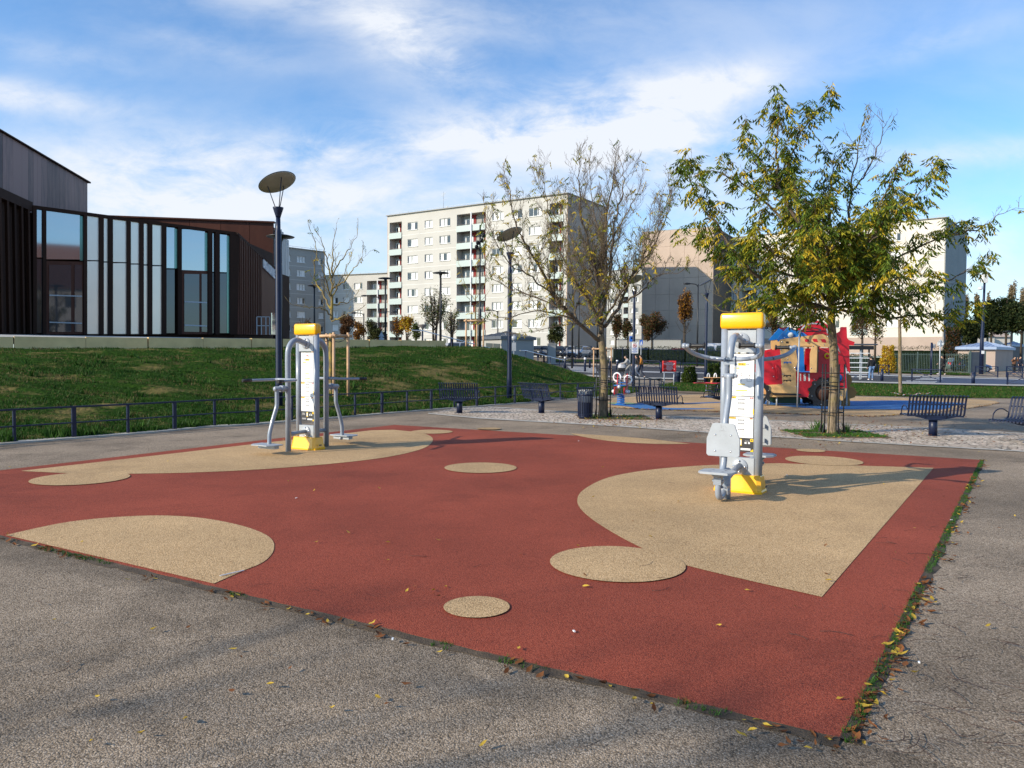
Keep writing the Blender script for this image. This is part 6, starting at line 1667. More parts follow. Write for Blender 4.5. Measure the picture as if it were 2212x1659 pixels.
limb_tree('young_tree', 'bare young tree with a lichen yellow trunk tied between stakes on the grass bank', T4, [
 ([(715.6,690,0),(715.6,647,0),(716.6,606,0),(718,550,.1),(722,511,.1)], .05, .03, .7),
 ([(714,684,0),(700,668,-.3),(685,665,-.4),(655,664,-.6),(630,657,-.7)], .026, .0, .5),
 ([(714,668,0),(699,637,.3),(683,610,.5),(680,575,.5),(684,540,.4),(672,500,.4)], .03, .12, .6),
 ([(716,660,0),(735,655,.4),(752,652,.5),(771,638,.6)], .026, .02, .55),
 ([(716,692,0),(728,690,-.4),(750,680,-.6),(772,668,-.7)], .022, .0, .45),
 ([(717,625,0),(744,608,-.3),(765,578,-.5),(785,547,-.6)], .028, .15, .55),
 ([(717,600,0),(736,565,.4),(757,535,.6),(775,500,.7)], .026, .03, .6),
 ([(716,600,0),(701,545,-.3),(690,510,-.4)], .026, .15, .6),
 ([(717,640,0),(740,600,.9),(755,560,1.2)], .024, .1, .6), ([(716,640,0),(700,590,-.9),(690,560,-1.1)], .024, .15, .6)],
 .085, .2, M['bark_y'], LV, (.5,.3,.2), 'staked trees', sub=.36, twig=.9, dens=.5, trunk_pts=[(715,800,0),(715,760,0),(715.6,720,0)], tw_r=.006, uplift=.9)
b5 = base(1027, 39.2); b5.z = 1.75
limb_tree('young_tree', 'thin young tree between stakes on the ridge of the grass bank', b5, [
 ([(1027,650,0),(1028,620,0),(1030,575,.1)], .03, .12, .9), ([(1027,648,0),(1008,620,.3),(990,560,.5)], .02, .1, .8), ([(1027,645,0),(1045,620,-.3),(1058,580,-.4)], .02, .3, .8), ([(1027,660,0),(1010,640,-.5),(998,610,-.6)], .018, .2, .7), ([(1027,660,0),(1048,640,.5),(1060,620,.6)], .018, .2, .7)],
 .045, .22, M['bark_y'], LV, (.35,.4,.25), 'staked trees', sub=.42, twig=.7, dens=.5, trunk_pts=[(1027,720,0),(1027,690,0),(1027,660,0)], tw_r=.006, uplift=.8)
def stakes(label, basez, posts, ytop, d, rails, bases=None):
    """posts: (px, depth offset)"""
    p0 = base(posts[0][0], d+posts[0][1]); o = empty('tree_stakes', (p0.x, p0.y, basez), 0, label, 'tree stakes', 'timber tree stakes'); o_ = Vector(o.location)
    tops = []
    for px, dd_ in posts:
        p = base(px, d+dd_); zt = zat(px, ytop, d)
        mb = MB(); mb.cyl((p.x-o_.x,p.y-o_.y,-.25),(p.x-o_.x,p.y-o_.y,zt-o_.z),.043,n=10); mb.build('post', M['wood'], o); tops.append(Vector((p.x-o_.x,p.y-o_.y,zt-o_.z)))
    for a, b in rails:
        q, r_ = tops[a].copy(), tops[b].copy(); q.z -= .10; r_.z -= .10; e = (r_-q).normalized()*.12
        mb = MB(); mb.cyl(q-e, r_+e, .045, n=10); mb.build('crossbar', M['wood'], o)
    mb = MB()
    c = sum(tops, Vector())/len(tops)
    for t_ in tops: mb.tube(curve_pts([t_+Vector((0,0,-.15)), (t_+c)/2+Vector((0,0,-.28)), c+Vector((0,0,-.22))],3), .012, 5)
    mb.build('strap', M['black'], o)
stakes('four round timber stakes around the bare tree on the grass bank', T4.z-.15, [(721,-.55),(752,-.25),(676,.15),(706,.6)], 719, T4.y, [(0,1),(0,2),(2,3),(1,3)])
stakes('timber stakes around the thin tree on the ridge of the bank', 1.6, [(1006.7,-.3),(1044,-.3),(1030,.6)], 689, 39.2, [(0,1),(0,2),(1,2)])
stakes('pinkish timber stakes right behind the trunk of the bare tree', .05, [(1282.6,0),(1320.5,0),(1310,.7)], 750, 47, [(0,1),(0,2),(1,2)])
bq = base(1299, 47.3); limb_tree('young_tree', 'very thin sapling between the pinkish stakes behind the bare tree', bq, [([(1299,690,0),(1300,650,0)], .02, .1, .5)], .035, .2, M['bark'], LV, (.4,.4,.2), 'staked trees', sub=.5, twig=.5, dens=.4, trunk_pts=[(1299,760,0),(1299,700,0)], tw_r=.006)
for c_, lab in (((-13.5,-3.2,0), 'unseen bare young tree added outside the left edge for its soft shadow, nearest the camera'), ((-20,2.6,0), 'unseen bare young tree added outside the left edge for its soft shadow, farther off')):  # out of view, added only to throw soft shadows over the foreground
    o = empty('young_tree', c_, 0, lab, 'tree', 'trees around the playground'); mb = MB(); mb.tube([(0,0,0),(0,0,2.4),(.1,0,4.5),(.1,.1,7)], [.12,.1,.05,.01], 8); mb.build('trunk', M['bark'], o); mb = MB()
    for k in range(26):
        z = random.uniform(2.2,6); a = u(0,6.28); l = u(.8,2.2); e = Vector((cos(a)*l, sin(a)*l, z+l*.8)); mb.tube(curve_pts([(0,0,z),(cos(a)*l*.5,sin(a)*l*.5,z+l*.25),e],3), [.03]*3+[.018]*4, 4)
        for _ in range(6): q = e*u(.5,1)+Vector((0,0,z))*u(0,.3); mb.tube([e, e+rv(.7)+Vector((0,0,.3))], [.012,.006], 3)
    mb.build('branches', M['bark'], o)
# trunk guards
def guard(label, c, r, h, rings, n=4, rot=.4):
    o = empty('tree_guard', tuple(c), 0, label, 'tree guard', 'black tree guards'); mb = MB()
    for k in range(n):
        a = rot+2*pi*k/n; mb.cyl((r*cos(a),r*sin(a),0),(r*cos(a),r*sin(a),h),.014,n=6)
        mb.bar((r*cos(a)*1.25,r*sin(a)*1.25,0),(r*cos(a),r*sin(a),.25),.02)
    mb.build('upright', M['black'], o)
    for z in rings:
        mb = MB(); pts = [(r*cos(2*pi*k/24), r*sin(2*pi*k/24), z) for k in range(25)]; mb.tube(pts, .011, 5, cap=False); mb.build('hoop', M['black'], o)
guard('black hooped guard around the trunk of the bare tree', T1, .21, 1.5, (1.30,.99,.93,.82,.47))
guard('black hooped guard around the trunk of the leafy tree', T2, .225, 1.48, (1.29,1.10,1.01,.95,.46), 5, 1.1)
# ---------------------------------------------------------------- background greenery
def lcloud(mb, c, rad, n, size, mi, clumps=14, up=.0):
    cs = []
    for _ in range(clumps):
        v = rv(); v = v.normalized()*random.random()**.4*.8; cs.append((Vector((v.x*rad[0], v.y*rad[1], v.z*rad[2])), random.uniform(.28,.5)))
    for _ in range(n):
        cc_, k = random.choice(cs); v = rv().normalized()*random.random()**.5*k
        p = Vector(c)+cc_+Vector((v.x*rad[0], v.y*rad[1], v.z*rad[2])); leaflet(mb, p, rv()+Vector((0,0,up)), size*random.uniform(.6,1.3), size*random.uniform(.4,.8), mi if isinstance(mi, int) else random.choice(mi))
def far_tree(name, label, px, d, ytop, ycrown, wpx, lm, n, size, wood='bark_d', z0=None, shape=1.0, bare=0, cat='tree', group='background trees', clumps=16, stems=1):
    b0 = base(px, d); 
    if z0 is not None: b0.z = z0
    o = empty(name, tuple(b0), 0, label, cat, group); zt = zat(px, ytop, d)-b0.z; zc = zat(px, ycrown, d)-b0.z; w = wpx*d/F
    mb = MB()
    for s_ in range(stems):
        off = 0 if stems == 1 else random.uniform(-.25,.25)*w
        mb.tube([(off*.2,0,-.1),(off*.3,0,zc),(off*.7,0,(zc+zt)/2),(off,0,zt*.97)], [.05+zt*.013,.04+zt*.010,.03+zt*.006,.01], 6)
    nb_ = 14+bare*3
    for k in range(nb_):
        t = random.uniform(.0,.8); z = zc+(zt-zc)*t*.8; a = random.uniform(0,6.28); l = w*.5*random.uniform(.6,1)*(1-t*.5); e = Vector((cos(a)*l, sin(a)*l, z+l*random.uniform(.5,1.3)))
        e.z = min(e.z, zt); m_ = Vector((cos(a)*l*.45, sin(a)*l*.45, z+l*.3)); mb.tube(curve_pts([(0,0,z),m_,e],3), [.03+w*.006]*2+[.02+w*.003]*3+[.012]*2, 4)
        if bare:
            for _ in range(4):
                q = m_.lerp(e, random.random()); f = q+Vector((random.uniform(-.3,.3)*l, random.uniform(-.3,.3)*l, random.uniform(.2,.6)*l)); mb.tube([q,f],[.016,.008],3)
    mb.build('trunk', M[wood], o)
    if n:
        cw = MB(); lcloud(cw, (0,0,(zt+zc)/2), (w/2*shape, w/2*shape, (zt-zc)/2), n, size, list(range(len(lm))), clumps); cw.build('crown', [M[k] for k in lm], o)
    return o
def bush(name, label, px, yb, yt, wpx, lm, n, size, d=None, round_=True, group='bushes', z0=None):
    b0 = GT(px, yb) if d is None else base(px, d)
    if z0 is not None: b0.z = z0
    o = empty(name, tuple(b0), 0, label, 'bush', group); h = zat(px, yt, b0.y)-b0.z; w = wpx*b0.y/F
    mb = MB()
    for k in range(7): a = k*.9; mb.tube([(0,0,0),(cos(a)*w*.2,sin(a)*w*.2,h*.45),(cos(a)*w*.3,sin(a)*w*.3,h*.8)],[.03,.02,.008],4)
    mb.build('stems', M['bark_d'], o); cw = MB()
    for _ in range(n):
        a = random.uniform(0,6.28); z = random.uniform(.05,1); prof = (sin(min(1,z*1.1+.25)*pi*.85)**.5) if round_ else 1
        r = w/2*prof*random.uniform(.55,1.05)**.5; leaflet(cw, Vector((cos(a)*r, sin(a)*r, z*h)), rv()+Vector((cos(a),sin(a),.3))*.5, size*random.uniform(.6,1.2), size*.55, random.randrange(len(lm)))
    cw.build('foliage', [M[k] for k in lm], o); return o
far_tree('street_tree', 'round brown leaved tree in front of the low pale wall', 1408, 92, 664, 738, 62, ['lb','lb','lw'], 3800, .24, bare=3)
far_tree('street_tree', 'slender brown leaved tree in front of the taupe gable', 1478, 90, 617, 728, 44, ['lb','lor','lb'], 2400, .26, bare=2)
far_tree('street_tree', 'small dark tree at the left end of the low pale wall', 1356, 95, 688, 735, 24, ['lw','lb'], 1200, .25)
far_tree('street_tree', 'dark leaved tree left of the brown round tree', 1330, 110, 665, 735, 34, ['lw','lb'], 1500, .3, bare=1)
far_tree('street_tree', 'sparse green tree in front of the right corner of the tall block', 1200, 90, 692, 742, 46, ['lw','lol'], 1300, .26, bare=2)
far_tree('street_tree', 'brownish tree left of the play truck in front of the white block', 1668, 88, 640, 728, 44, ['lb','lol'], 1300, .26, bare=3)
far_tree('street_tree', 'dark leaved tree behind the trunk of the leafy tree', 1745, 86, 650, 735, 50, ['lw','lb'], 1300, .26, bare=3)
far_tree('street_tree', 'reddish brown tree above the bus shelter roof', 1862, 84, 655, 735, 56, ['lb','lol'], 1500, .24, bare=4)
far_tree('street_tree', 'small sparse tree right of the bus shelter roof', 1890, 80, 670, 740, 40, ['lb','ly'], 500, .22, bare=3)
for px, d, yt, yc, w, lm, n, lab in ((657,75,682,722,40,['lb','lp'],1500,'pale brown shrub left of the staked bare tree'),(748,72,678,725,42,['lb','lb'],1900,'brown shrub right of the staked bare tree'),(775,74,690,726,30,['lor','lb'],1200,'orange leaved shrub between the brown shrub and the olive one'),
    (812,70,690,728,46,['lol','lw'],2000,'olive green shrub behind the triangular sign'),(856,70,680,726,34,['lb','lor'],700,'reddish twiggy tree at the left corner of the tall block'),(880,68,676,722,34,['lor','lo'],900,'bright orange leaved tree at the left corner of the tall block'),
    (897,66,692,726,26,['lg','lol'],500,'small green tree left of the short bowl lamp')):
    far_tree('shrub', lab, px, d, yt, yc+9, w*1.15, lm, n, .20, z0=2.3, bare=2, clumps=9, stems=2, group='shrubs behind the terrace')
far_tree('birch_tree', 'airy bare tree with tiny leaves left of the lamp at the wall end', 938, 66, 614, 715, 72, ['lg','lp'], 1500, .15, z0=2.3, bare=9, clumps=30, stems=3)
far_tree('birch_tree', 'airy half bare tree right of the lamp at the wall end', 975, 70, 660, 725, 40, ['lg','lp'], 700, .15, z0=2.3, bare=5, clumps=20, stems=2)
bush('clipped_bush', 'rounded dark green bush right of the red notice board', 1489, 828, 792, 31, ['ldk','lg'], 2200, .12)
bush('clipped_bush', 'rounded dark green bush touching the left edge of the pull trainer', 1541, 828, 786, 34, ['ldk','lg'], 2400, .12)
bush('yellow_bush', 'bright orange yellow bush between the bus shelter and the slim tree', 1918, 800, 747, 31, ['lor','lo','lo'], 1600, .22, d=76)
bush('bush', 'dark bush at the right corner of the white block', 2058, 800, 708, 36, ['lb','ldk'], 2200, .35, d=105)
bush('bush', 'overgrown green bush on top of the grey green fence', 2080, 806, 765, 40, ['ldk','lol'], 1600, .2, d=82)
for px, d, yt, w, lab in ((2084,150,632,14,'first pale poplar right of the white block'),(2108,150,628,15,'second pale poplar right of the white block'),(2132,152,625,14,'third pale poplar beside the camera mast'),(2184,150,603,22,'tall pale poplar behind the pines'),(2208,148,616,20,'pale poplar at the right edge')):
    far_tree('poplar', lab, px, d, yt, 700, w, ['lp','lp'], 1300, .4, 'lb' if False else 'bark', bare=1, group='pale poplars', shape=.8, z0=0)
far_tree('dark_tree', 'dark bushy tree between the white block and the pines', 2090, 112, 684, 745, 48, ['ldk','lw'], 4200, .4, z0=.4, clumps=22)
for px, d, yt, w, lab in ((2140,120,640,60,'dark pine just right of the camera mast'),(2172,118,628,74,'large dark pine at the right edge'),(2205,116,650,60,'dark pine cut by the right edge'),(2120,125,680,40,'lower dark pine left of the camera mast'),(2235,112,640,60,'dark pine mostly outside the right edge')):
    far_tree('pine_tree', lab, px, d, yt, 728, w, ['ldk','lw','ldk'], 6500, .38, z0=.4, group='dark pines', clumps=26)
for px, d, h, w, lab in ((2040,210,690,90,'far dark tree line'),): pass
# clipped hedges behind the picket fences
def hedge(label, pts, h, w, dens=150):
    P = [base(a, d) for a, d in pts]; o = empty('hedge', tuple(P[0]), 0, label, 'hedge', 'clipped hedges'); o_ = P[0]; core = MB(); cw = MB()
    for a, b in zip(P, P[1:]):
        core.bar(a-o_+Vector((0,0,h*.45)), b-o_+Vector((0,0,h*.45)), w*.6, h*.85); L_ = (b-a).length; dr = (b-a).normalized(); nn = Vector((dr.y,-dr.x,0))
        if nn.y > 0: nn = -nn
        for _ in range(int(L_*dens)):
            q = a.lerp(b, random.random())-o_; hh = h*(1+.10*noise.noise((q.x*.6,q.y*.6,h)))
            if random.random() < .62: p = q+nn*(w*.38+random.uniform(-.08,.10))+Vector((0,0,random.uniform(.05,1)*hh))
            else: p = q+nn*random.uniform(-.5,.5)*w+Vector((0,0,hh*random.uniform(.93,1.05)))
            leaflet(cw, p, rv()+nn*.4, random.uniform(.10,.2), .08, random.choice((0,0,1)))
    core.build('stems', M['ldk'], o); cw.build('foliage', [M['ldk'], M['lol']], o)
hedge('dark clipped hedge behind the picket fence below the taupe gable', [(1325,86),(1400,86),(1480,85),(1570,84)], 1.75, .9)
hedge('dark clipped hedge behind the fence and bus shelter', [(1640,84),(1780,83),(1905,82)], 1.7, .9)
hedge('higher brown green hedge in front of the white block', [(1930,92),(1990,92),(2035,92)], 2.6, 1.0, 120)
hedge('dark hedge behind the grey green picket fence', [(1915,83),(1990,82),(2035,81.5)], 1.9, 1.0)
# ================================================================ play truck
random.seed(5)
pt0 = G(1735, 878)
KS = .1653*pt0.y/F
truck = empty('play_truck', tuple(pt0), R(-5), 'big red, cream and blue climbing truck on the playground', 'play structure')
def K(px, py): return ((px-870)*KS, (1325-py)*KS)
def kp(name, m_, pts, y0=0.0, th=.03, par=truck, n=0):
    P = [(a, b, 0) for a, b in pts]
    if n: P = [tuple(q) for q in curve_pts(P, n)]
    mb = MB(); mb.plate([K(p[0], p[1]) for p in P], y0, y0+th); return mb.build(name, m_, par)
YB = 1.15
hood = [(235,735),(300,670),(345,640),(460,590),(565,570),(600,1030),(380,1050),(330,1000),(235,1000)]
for y in (0, YB): kp('hood_panel', M['red'], hood, y)
door = [(560,560),(700,552),(757,548),(785,735),(764,835),(775,1060),(785,1200),(615,1202),(600,1030)]
dp = kp('door_panel', M['cream'], door, -.012, .03); kp('door_panel', M['cream'], door, YB+.012)
lower = [(380,1052),(600,1034),(615,1205),(445,1205),(450,1130),(405,1070)]
kp('sill_panel', M['cream'], lower, -.004); kp('sill_panel', M['cream'], lower, YB)
kp('cab_panel', M['blue'], [(768,548),(862,560),(882,862),(788,858),(768,840),(787,735)], .02); kp('cab_panel', M['blue'], [(768,548),(862,560),(882,862),(788,858)], YB)
body = [(770,872),(905,872),(905,800),(1000,800),(1012,560),(1180,560),(1290,580),(1350,650),(1385,745),(1420,1080),(1290,1085),(1200,960),(1060,960),(960,1060),(930,1202),(800,1202),(787,1080)]
for y in (.004, YB): kp('body_panel', M['red'], body, y)
kp('tail_sill', M['cream'], [(1290,1085),(1415,1085),(1400,1200),(1375,1240),(1290,1240)], -.01); kp('tail_sill', M['cream'], [(1290,1085),(1415,1085),(1400,1200),(1375,1240),(1290,1240)], YB)
band = [(552,470),(570,450),(700,428),(745,422),(1110,376),(1125,392),(1178,388),(1182,552),(1090,545),(960,535),(900,530),(760,545),(560,562)]
for y in (-.02, YB+.02): kp('window_band', M['cream'], band, y)
for s_ in ([(868,448),(915,444),(935,478),(880,482)],[(965,442),(1022,440),(1040,484),(985,480)],[(1070,444),(1128,444),(1148,492),(1092,486)]): kp('window_opening', M['red'], s_, -.026, .004)
kp('window_opening', M['blackp'], [(630,478),(665,476),(668,500),(634,503)], -.026, .004)
kp('roof_panel', M['blue'], [(520,448),(660,285),(700,300),(770,330),(860,360),(912,400),(745,422),(700,428),(570,450),(540,482)], .02); kp('roof_panel', M['blue'], [(520,448),(660,285),(770,330),(912,400),(745,422),(570,450)], YB)
rr_ = [(868,350),(905,280),(960,240),(1010,225),(1040,200),(1060,225),(1110,225),(1165,262),(1180,390),(1125,392),(1110,376),(930,400)]
kp('roof_panel', M['red'], rr_, .01); kp('roof_panel', M['red'], rr_, YB)
kp('roof_panel', M['red'], [(800,300),(850,270),(905,280),(868,350),(800,330)], .3)
tail = [(1180,390),(1290,360),(1322,340),(1330,285),(1405,285),(1415,430),(1440,455),(1512,480),(1498,525),(1440,520),(1462,885),(1430,850),(1385,745),(1350,650),(1290,480),(1180,560)]
kp('tail_panel', M['red'], tail, .05); kp('tail_panel', M['red'], tail, YB-.05)
# roof skin between the two sides gives the cab its depth
mb = MB()
for (a, b) in (((660,285),(912,400)),((905,280),(1010,225)),((1010,225),(1165,262)),((1165,262),(1290,480))):
    p, q = K(*a), K(*b); mb.add([(p[0],.06,p[1]),(q[0],.06,q[1]),(q[0],YB-.06,q[1]),(p[0],YB-.06,p[1]),(p[0],.06,p[1]-.03),(q[0],.06,q[1]-.03),(q[0],YB-.06,q[1]-.03),(p[0],YB-.06,p[1]-.03)], [(0,1,2,3),(7,6,5,4),(0,4,5,1),(2,6,7,3)])
mb.build('roof_skin', M['red'], truck)
p, q = K(450,1195), K(1300,1195); mb = MB(); mb.box(((p[0]+q[0])/2, YB/2, p[1]), (q[0]-p[0], YB-.1, .04)); mb.build('floor', M['blackp'], truck)
for (x, z0, z1) in ((600,560,1195),(1280,600,1195)): 
    a, b = K(x, z0), K(x, z1); mb = MB(); mb.box((a[0], YB/2, (a[1]+b[1])/2), (.03, YB-.1, a[1]-b[1])); mb.build('bulkhead', M['darkbrown'] if x > 1000 else M['red'], truck)
# projecting booth
bx0, bx1 = K(908,640), K(1000,640)
mb = MB(); mb.plate([K(930,540),K(1000,540),K(1000,878),K(912,878),K(908,640)], -.32, -.29); mb.build('booth_panel', M['cream'], truck)
mb = MB(); mb.box((K(1002,700)[0]+.02, -.14, K(0,707)[1]), (.03, .36, K(0,540)[1]-K(0,872)[1])); mb.build('booth_side', M['darkbrown'], truck)
mb = MB(); mb.box(((bx0[0]+bx1[0])/2-.15, -.14, K(0,868)[1]), (.5, .32, .03)); mb.build('booth_floor', M['blue'], truck)
# slots, climbing holds, studs
for y_ in (742, 915, 978):
    kp('hand_slot', M['blackp'] if y_ > 800 else M['blue'], [(612,y_),(705,y_-2),(707,y_+22),(694,y_+22),(692,y_+10),(662,y_+11),(660,y_+24),(646,y_+24),(644,y_+12),(622,y_+13),(620,y_+24),(610,y_+24)], -.018, .005)
for a, b in ((820,838),(866,898),(925,950)): kp('slot', M['curtain'], [(a,898),(b-4,895),(b,990),(a+6,992)], -.002, .005)
kp('step', M['blackp'], [(468,1150),(820,1158),(838,1172),(815,1182),(700,1176),(480,1174)], -.10, .10)
for c, r_, m_, nm in (((1158,662),38,'inky','spiral'),((1158,662),22,'red','spiral_eye'),((1300,945),52,'blue','disc'),((690,392),34,'curtain','star')):
    a = K(*c); mb = MB(); mb.lathe((a[0],-.02-(.006 if nm == 'spiral_eye' else 0),a[1]), [(0,0),(r_*KS,0),(r_*KS,.02),(0,.02)], 20, axis=(0,-1,0)); mb.build(nm, M[m_], truck)
mb = MB(); a, b = K(512,782), K(528,972); mb.tube(curve_pts([(a[0],-.03,a[1]),(a[0]-.02,-.10,a[1]-.06),((a[0]+b[0])/2,-.10,(a[1]+b[1])/2),(b[0],-.03,b[1])],4), .022, 8); mb.build('grab_handle', M['red'], truck)
mb = MB()
for x, y in ((472,826),(485,938),(600,1034),(658,706),(750,822),(600,905),(772,1068),(925,825),(945,540),(1120,518),(1163,412),(585,486),(570,585),(1310,836),(1350,1175),(1000,970),(1015,822),(1050,600),(1280,600),(618,425)):
    a = K(x, y); mb.sphere((a[0],-.025 if x not in (925,945) else -.325,a[1]), .020, 8, sc=(1,.5,1))
mb.build('stud', M['chrome'], truck)
# cogged wheels
def wheel(c, R0, Ri, teeth=11):
    cx, cz = K(*c); pts = []; 
    for k in range(teeth*4):
        a = 2*pi*k/(teeth*4); r = R0*KS*(1.0 if k % 4 in (0,1) else .87); pts.append((cx+r*cos(a), cz+r*sin(a)))
    for y in (-.06, YB+.02):
        mb = MB(); n = len(pts); inn = [(cx+Ri*KS*cos(2*pi*k/n), cz+Ri*KS*sin(2*pi*k/n)) for k in range(n)]
        vs = [(p[0],y,p[1]) for p in pts]+[(p[0],y,p[1]) for p in inn]+[(p[0],y+.05,p[1]) for p in pts]+[(p[0],y+.05,p[1]) for p in inn]
        fs = []
        for k in range(n):
            j = (k+1)%n; fs += [(k,j,n+j,n+k),(2*n+k,3*n+k,3*n+j,2*n+j),(k,2*n+k,2*n+j,j),(n+k,n+j,3*n+j,3*n+k)]
        mb.add(vs, fs); w = mb.build('wheel', M['blackp'], truck)
        mb = MB()
        for k in range(6): a = k*pi/3+.3; r = (R0+Ri)/2*KS; mb.sphere((cx+r*cos(a), y-.003, cz+r*sin(a)), .018, 6)
        mb.build('stud', M['chrome'], w)
    return cx, cz
cx, cz = wheel((1125,1140), 205, 112); mb = MB(); mb.lathe((cx,.02,cz),[(0,0),(113*KS,0),(113*KS,.03),(0,.03)],20,axis=(0,1,0)); mb.build('wheel_well', M['darkbrown'], truck)
wheel((305,1155), 150, 88, 10)
kp('cloud_panel', M['tan'], [(1290,1240),(1370,1240),(1400,1200),(1430,1090),(1440,900),(1470,895),(1510,920),(1524,985),(1495,1060),(1550,1075),(1585,1140),(1560,1205),(1495,1225),(1505,1280),(1500,1325),(1290,1325)], .3, .04)
kp('tray', M['dgreen'], [(450,1206),(860,1206),(858,1296),(520,1290),(470,1250)], .25, .5)
mb = MB()
for x in (425,540,1352): a, b = K(x,1200), K(x,1330); mb.cyl((a[0],.1,a[1]),(b[0],.1,0),.03,n=8); mb.cyl((a[0],YB-.1,a[1]),(b[0],YB-.1,0),.03,n=8)
mb.build('leg', M['plate'], truck)
mb = MB(); tp_ = [(1445,1315),(1440,1150),(1425,930),(1395,740),(1330,580),(1290,480)]
for y in (.2, YB-.2): mb.tube([(K(*p)[0], y, K(*p)[1]) for p in [tuple(q)[:2] for q in curve_pts([(a,b,0) for a,b in tp_],3)]], .028, 8)
for k in range(6): a = K(1443-k*7, 1290-k*115); mb.cyl((a[0],.2,a[1]),(a[0],YB-.2,a[1]),.02,n=6)
mb.build('climbing_arch', M['plate'], truck)
mb = MB()
for y in (-.25, .35): mb.tube([(K(q.x,q.y)[0], y, K(q.x,q.y)[1]) for q in curve_pts([(770,420,0),(800,330,0),(870,262,0),(960,248,0),(1060,262,0),(1120,320,0),(1130,375,0)],4)], .026, 8)
mb.build('roof_hoop', M['plate'], truck)
fp = empty('climbing_pole', tuple(G(1722, 881)), 0, "thin steel pole with a ring on top in front of the play truck", 'pole')
zt = zat(1727, 714, fp.location.y); mb = MB(); mb.tube([(0,0,0),(.03,0,zt)],.026,10); mb.build('pole', M['plate'], fp)
mb = MB(); mb.tube([(.45*cos(2*pi*k/28)+.35,.4*sin(2*pi*k/28)+.3,zt+.05+.08*sin(2*pi*k/28)) for k in range(29)], .022, 6, cap=False); mb.build('ring', M['blackp'], fp)

# ---------------------------------------------------------------- spring riders
def spring(mb, z1, r=.10, turns=4.5, c=(0,0)):
    n = int(turns*14); mb.tube([(c[0]+r*cos(2*pi*k/14), c[1]+r*sin(2*pi*k/14), .04+(z1-.04)*k/n) for k in range(n+1)], .017, 6)
sr = empty('spring_rider', tuple(G(1341, 874.5)), R(72), 'red and blue scooter shaped spring rider with two white rings', 'spring rider'); sc_ = G(1341,874.5).y/F
mb = MB(); spring(mb, .34, .12, 5.5); mb.box((0,0,.02),(.4,.3,.04)); mb.box((0,0,.36),(.22,.22,.03)); mb.build('spring', M['blue'], sr)
for y in (-.16,.16):
    mb = MB(); mb.plate([(-.36,.36),(.30,.36),(.34,.50),(.26,.58),(.33,.90),(.36,1.02),(.28,1.04),(.20,.90),(.14,.62),(-.10,.55),(-.30,.60),(-.38,.50)], y-.012, y+.012); mb.build('side_plate', M['red'], sr)
for x, y, z in ((.27,-.19,.84),(.31,.19,.92)):
    mb = MB(); mb.tube([(x+.02*cos(2*pi*k/24), y+.125*cos(2*pi*k/24), z+.14*sin(2*pi*k/24)) for k in range(25)], .027, 8, cap=False); mb.build('ring', M['white'], sr)
mb = MB(); mb.rbox((-.12,0,.66),(.50,.36,.03),.012); mb.build('seat', M['blue'], sr)
mb = MB(); mb.rbox((.26,0,.74),(.10,.30,.03),.01); mb.build('dashboard', M['blue'], sr)
mb = MB()
for x, y, z in ((-.20,-.22,.46),(.20,-.22,.44),(-.20,.22,.46),(.20,.22,.44),(-.38,0,.62)): mb.sphere((x,y,z),.06,8); 
mb.build('footrest', M['white'], sr)
s2 = empty('spring_rider', tuple(G(1537, 858.5)), 0, 'low red four seat spring rocker with white handles left of the pull trainer', 'spring rider')
mb = MB()
for z in (.06,.15,.24,.33,.42): mb.lathe((0,0,z),[(.10,0),(.155,.01),(.155,.05),(.10,.06)],14)
mb.build('spring', M['blackp'], s2)
mb = MB(); mb.rbox((0,0,.03),(.42,.42,.06),.02); mb.build('base_plate', M['blue'], s2)
mb = MB(); mb.rbox((0,0,.58),(1.25,.22,.03),.012); mb.rbox((0,0,.58),(.22,1.1,.031),.012)
for x in (-.62,.62): mb.sphere((x,0,.58),.14,12,sc=(1,1,.14))
mb.build('seat_cross', M['red'], s2)
mb = MB(); mb.rbox((0,0,.80),(.62,.30,.025),.01); mb.cyl((0,0,.58),(0,0,.80),.05,n=8); mb.build('table_top', M['cream'], s2)
for x in (-.14,.14): mb = MB(); mb.tube([(x+.05*cos(pi*k/10),0,.80+.17*sin(pi*k/10)+.0) for k in range(11)],.022,8); mb.build('handle', M['white'], s2)
mb = MB()
for x in (-.22,.22): mb.cyl((x,0,.30),(x,0,.58),.015,n=6); mb.sphere((x,0,.28),.04,8)
mb.build('foot_peg', M['chrome'], s2)

# ---------------------------------------------------------------- bus shelter
d_ = 57.0; pL, pR = base(1829, d_), base(1877, d_)
bs = empty('bus_shelter', tuple(pL), 0, 'bus shelter with glass panels and pale horizontal bars', 'bus shelter'); Wd = pR.x-pL.x; Ht = zat(1850, 754, d_)
mb = MB(); mb.rbox((Wd*.62,.6,zat(1850,744,d_)),(Wd*1.42,1.7,.10),.03); mb.build('roof', M['roofgrey'], bs)
mb = MB(); mb.box((Wd*.55,-.1,Ht+.1),(Wd*1.25,.08,.28)); mb.build('fascia', M['blackp'], bs)
for x in (.0, Wd*.62, Wd): mb = MB(); mb.box((x,0,Ht/2),(.10 if x else .06,.08,Ht)); mb.build('post', M['plate'] if x < Wd else M['blackp'], bs)
for x in (.1, Wd): mb = MB(); mb.box((x,1.2,Ht/2),(.08,.08,Ht)); mb.build('post', M['plate'], bs)
for yp in (763,773.3,783.5,793.6,804): mb = MB(); z = zat(1850,yp,d_); mb.bar((0,-.05,z),(Wd,-.05,z),.05,.06); mb.build('bar', M['white'], bs)
